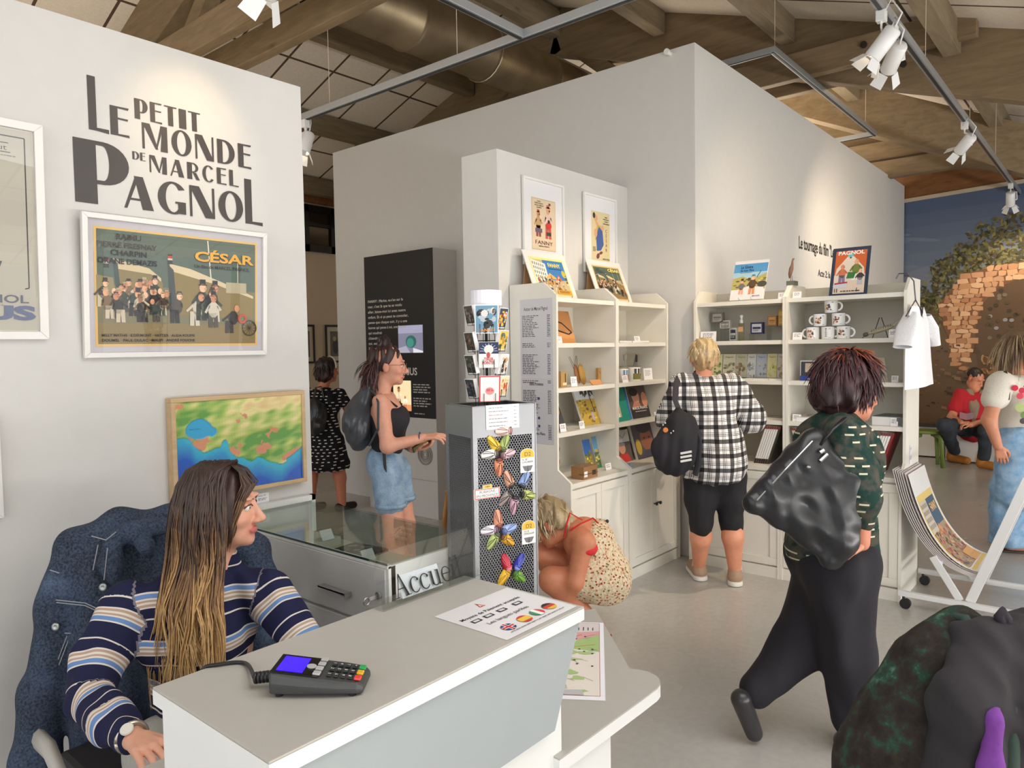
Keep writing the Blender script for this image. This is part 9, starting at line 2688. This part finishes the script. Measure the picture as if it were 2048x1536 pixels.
def draped_coat():
	d = 1.22; c = at(1930, 1450, d)
	t = thing('draped_coat', 'dark green and black coat with purple lining heaped at the picture corner', 'coat', (c.x, c.y, 0)); g = S(38, 42, 38)
	P = lambda x, y, o=0: at(x, y, d - o)
	def ct(t_, a_): n = t_.noise(t_.coord('Object'), 24, 5, .65); return t_.ramp(n, (.36, S(34, 28, 27)), (.52, S(46, 40, 34)), (.62, S(38, 66, 54)), (.74, S(88, 112, 92)))
	CM = patt('mottled_coat_cloth', ct, .9); B = Soft()
	B.chain([P(1925, 1262), P(1862, 1330), P(1815, 1440), P(1780, 1560), P(1755, 1700)], [.034, .05, .065, .075, .08], g, .06); B.chain([P(1940, 1290, -.04), P(1900, 1450, -.02), P(1880, 1620), P(1870, 1800)], [.05, .10, .12, .12], g, .06)
	B.chain([P(1880, 1800), Vector((c.x + .05, c.y - .02, .12))], [.13, .16], g, .06)
	B.build('green_shell', .0065, CM, t, .008, 40, 4)
	B = Soft(); k_ = S(38, 34, 38); B.chain([P(1950, 1280, .03), P(2000, 1285, .04), P(2070, 1280, .03)], [.026, .028, .03], k_, .03); B.chain([P(1955, 1290, .05), P(1935, 1400, .10), P(1925, 1560, .10), P(1925, 1720, .08)], [.03, .045, .05, .05], k_, .04); B.chain([P(2040, 1300, .06), P(2050, 1440, .10), P(2060, 1650, .09)], [.03, .04, .05], k_, .04); B.chain([P(2060, 1280, 0), P(2090, 1450, 0), P(2110, 1700, 0)], [.05, .09, .1], k_, .05)
	B.build('black_folds', .0065, CLOTH, t, .006, 40, 5)
	B = Soft(); pu = S(112, 52, 140); B.chain([P(2002, 1370, .12), P(1988, 1440, .15), P(1976, 1540, .16), P(1972, 1640, .16)], [.005, .010, .015, .017], pu, .02); B.chain([P(2020, 1420, .12), P(2012, 1640, .14)], [.010, .020], S(44, 62, 52), .02); B.build('purple_lining', .006, CLOTH, t, .004, 40)
	m = MB(); m.tube([P(2014, 1262, .05), P(2014, 1238, .05), P(2004, 1222, .05), P(1998, 1232, .05), P(2006, 1252, .05)], .008, 7, S(40, 34, 44)); m.tube([P(1948, 1268, .05), P(1930, 1238, .02), P(1906, 1234, .0), P(1895, 1250, 0)], .009, 7, S(40, 60, 54)); m.build('hanging_loop', CLOTH, t, smooth=True)


draped_coat()


def tshirt():
	y = .955
	p = lambda px, py, dy=0: ony(px, py, y + dy)
	hg = thing('clothes_hanger', 'grey wire clothes hanger hooked over the bookcase end panel', 'hanger', p(1830, 560)); a = p(1831, 600); zt = 1.977
	m = MB(); m.tube([Vector((a.x, 1.06, zt - .02)), Vector((a.x, 1.045, zt + .010)), Vector((a.x, 1.0, zt + .010)), Vector((a.x, y + .01, zt - .04)), Vector((a.x, y, a.z)), p(1812, 632), p(1850, 634), a], .004, 7); m.build('wire', mat('hanger_wire', S(96, 96, 100), .3, .6), hg)
	t = thing('tshirt', 'plain white T-shirt hanging on the end panel of the mug bookcase', 'T-shirt', p(1835, 700)); c = S(236, 236, 240)
	rows = ((605, 1826, 1842), (622, 1820, 1850), (640, 1816, 1856), (675, 1812, 1860), (720, 1811, 1862), (780, 1811, 1866))
	NC, NR = 18, 26; ys = np.linspace(612, 780, NR); m = MB(); vs = []
	for sd in (0, 1):
		for j, py in enumerate(ys):
			xl, xr = (np.interp(py, [r[0] for r in rows], [r[k] for r in rows]) for k in (1, 2)); a, b = p(xl, py), p(xr, py)
			for i in range(NC):
				q = i / (NC - 1); neck = .055 * max(0, 1 - abs(q - .5) / .22) * max(0, 1 - j / 3) * (1.4 if not sd else .5)
				e = math.sin(PI * q) ** .5; fold = .006 * math.sin(9 * q + .8 * j / NR) * min(1, j / 8)
				vs.append((a.x + (b.x - a.x) * q, y + (.024 if sd else -.024) * e + fold, a.z - neck))
	fs = [(sd * NC * NR + j * NC + i, sd * NC * NR + j * NC + i + 1, sd * NC * NR + (j + 1) * NC + i + 1, sd * NC * NR + (j + 1) * NC + i) for sd in (0, 1) for j in range(NR - 1) for i in range(NC - 1)]
	m.add(vs, fs, c); m.build('front_and_back', CLOTH, t, smooth=True)
	for q0, q1, q2 in ((p(1822, 626), p(1813, 655), p(1805, 694)), (p(1850, 630), p(1858, 655), p(1864, 690))):
		m = MB(); m.tube([q0, q1, q2], .05, 14, c, False, .32, [.035, .055, .05]); m.build('sleeve', CLOTH, t, smooth=True)


tshirt()
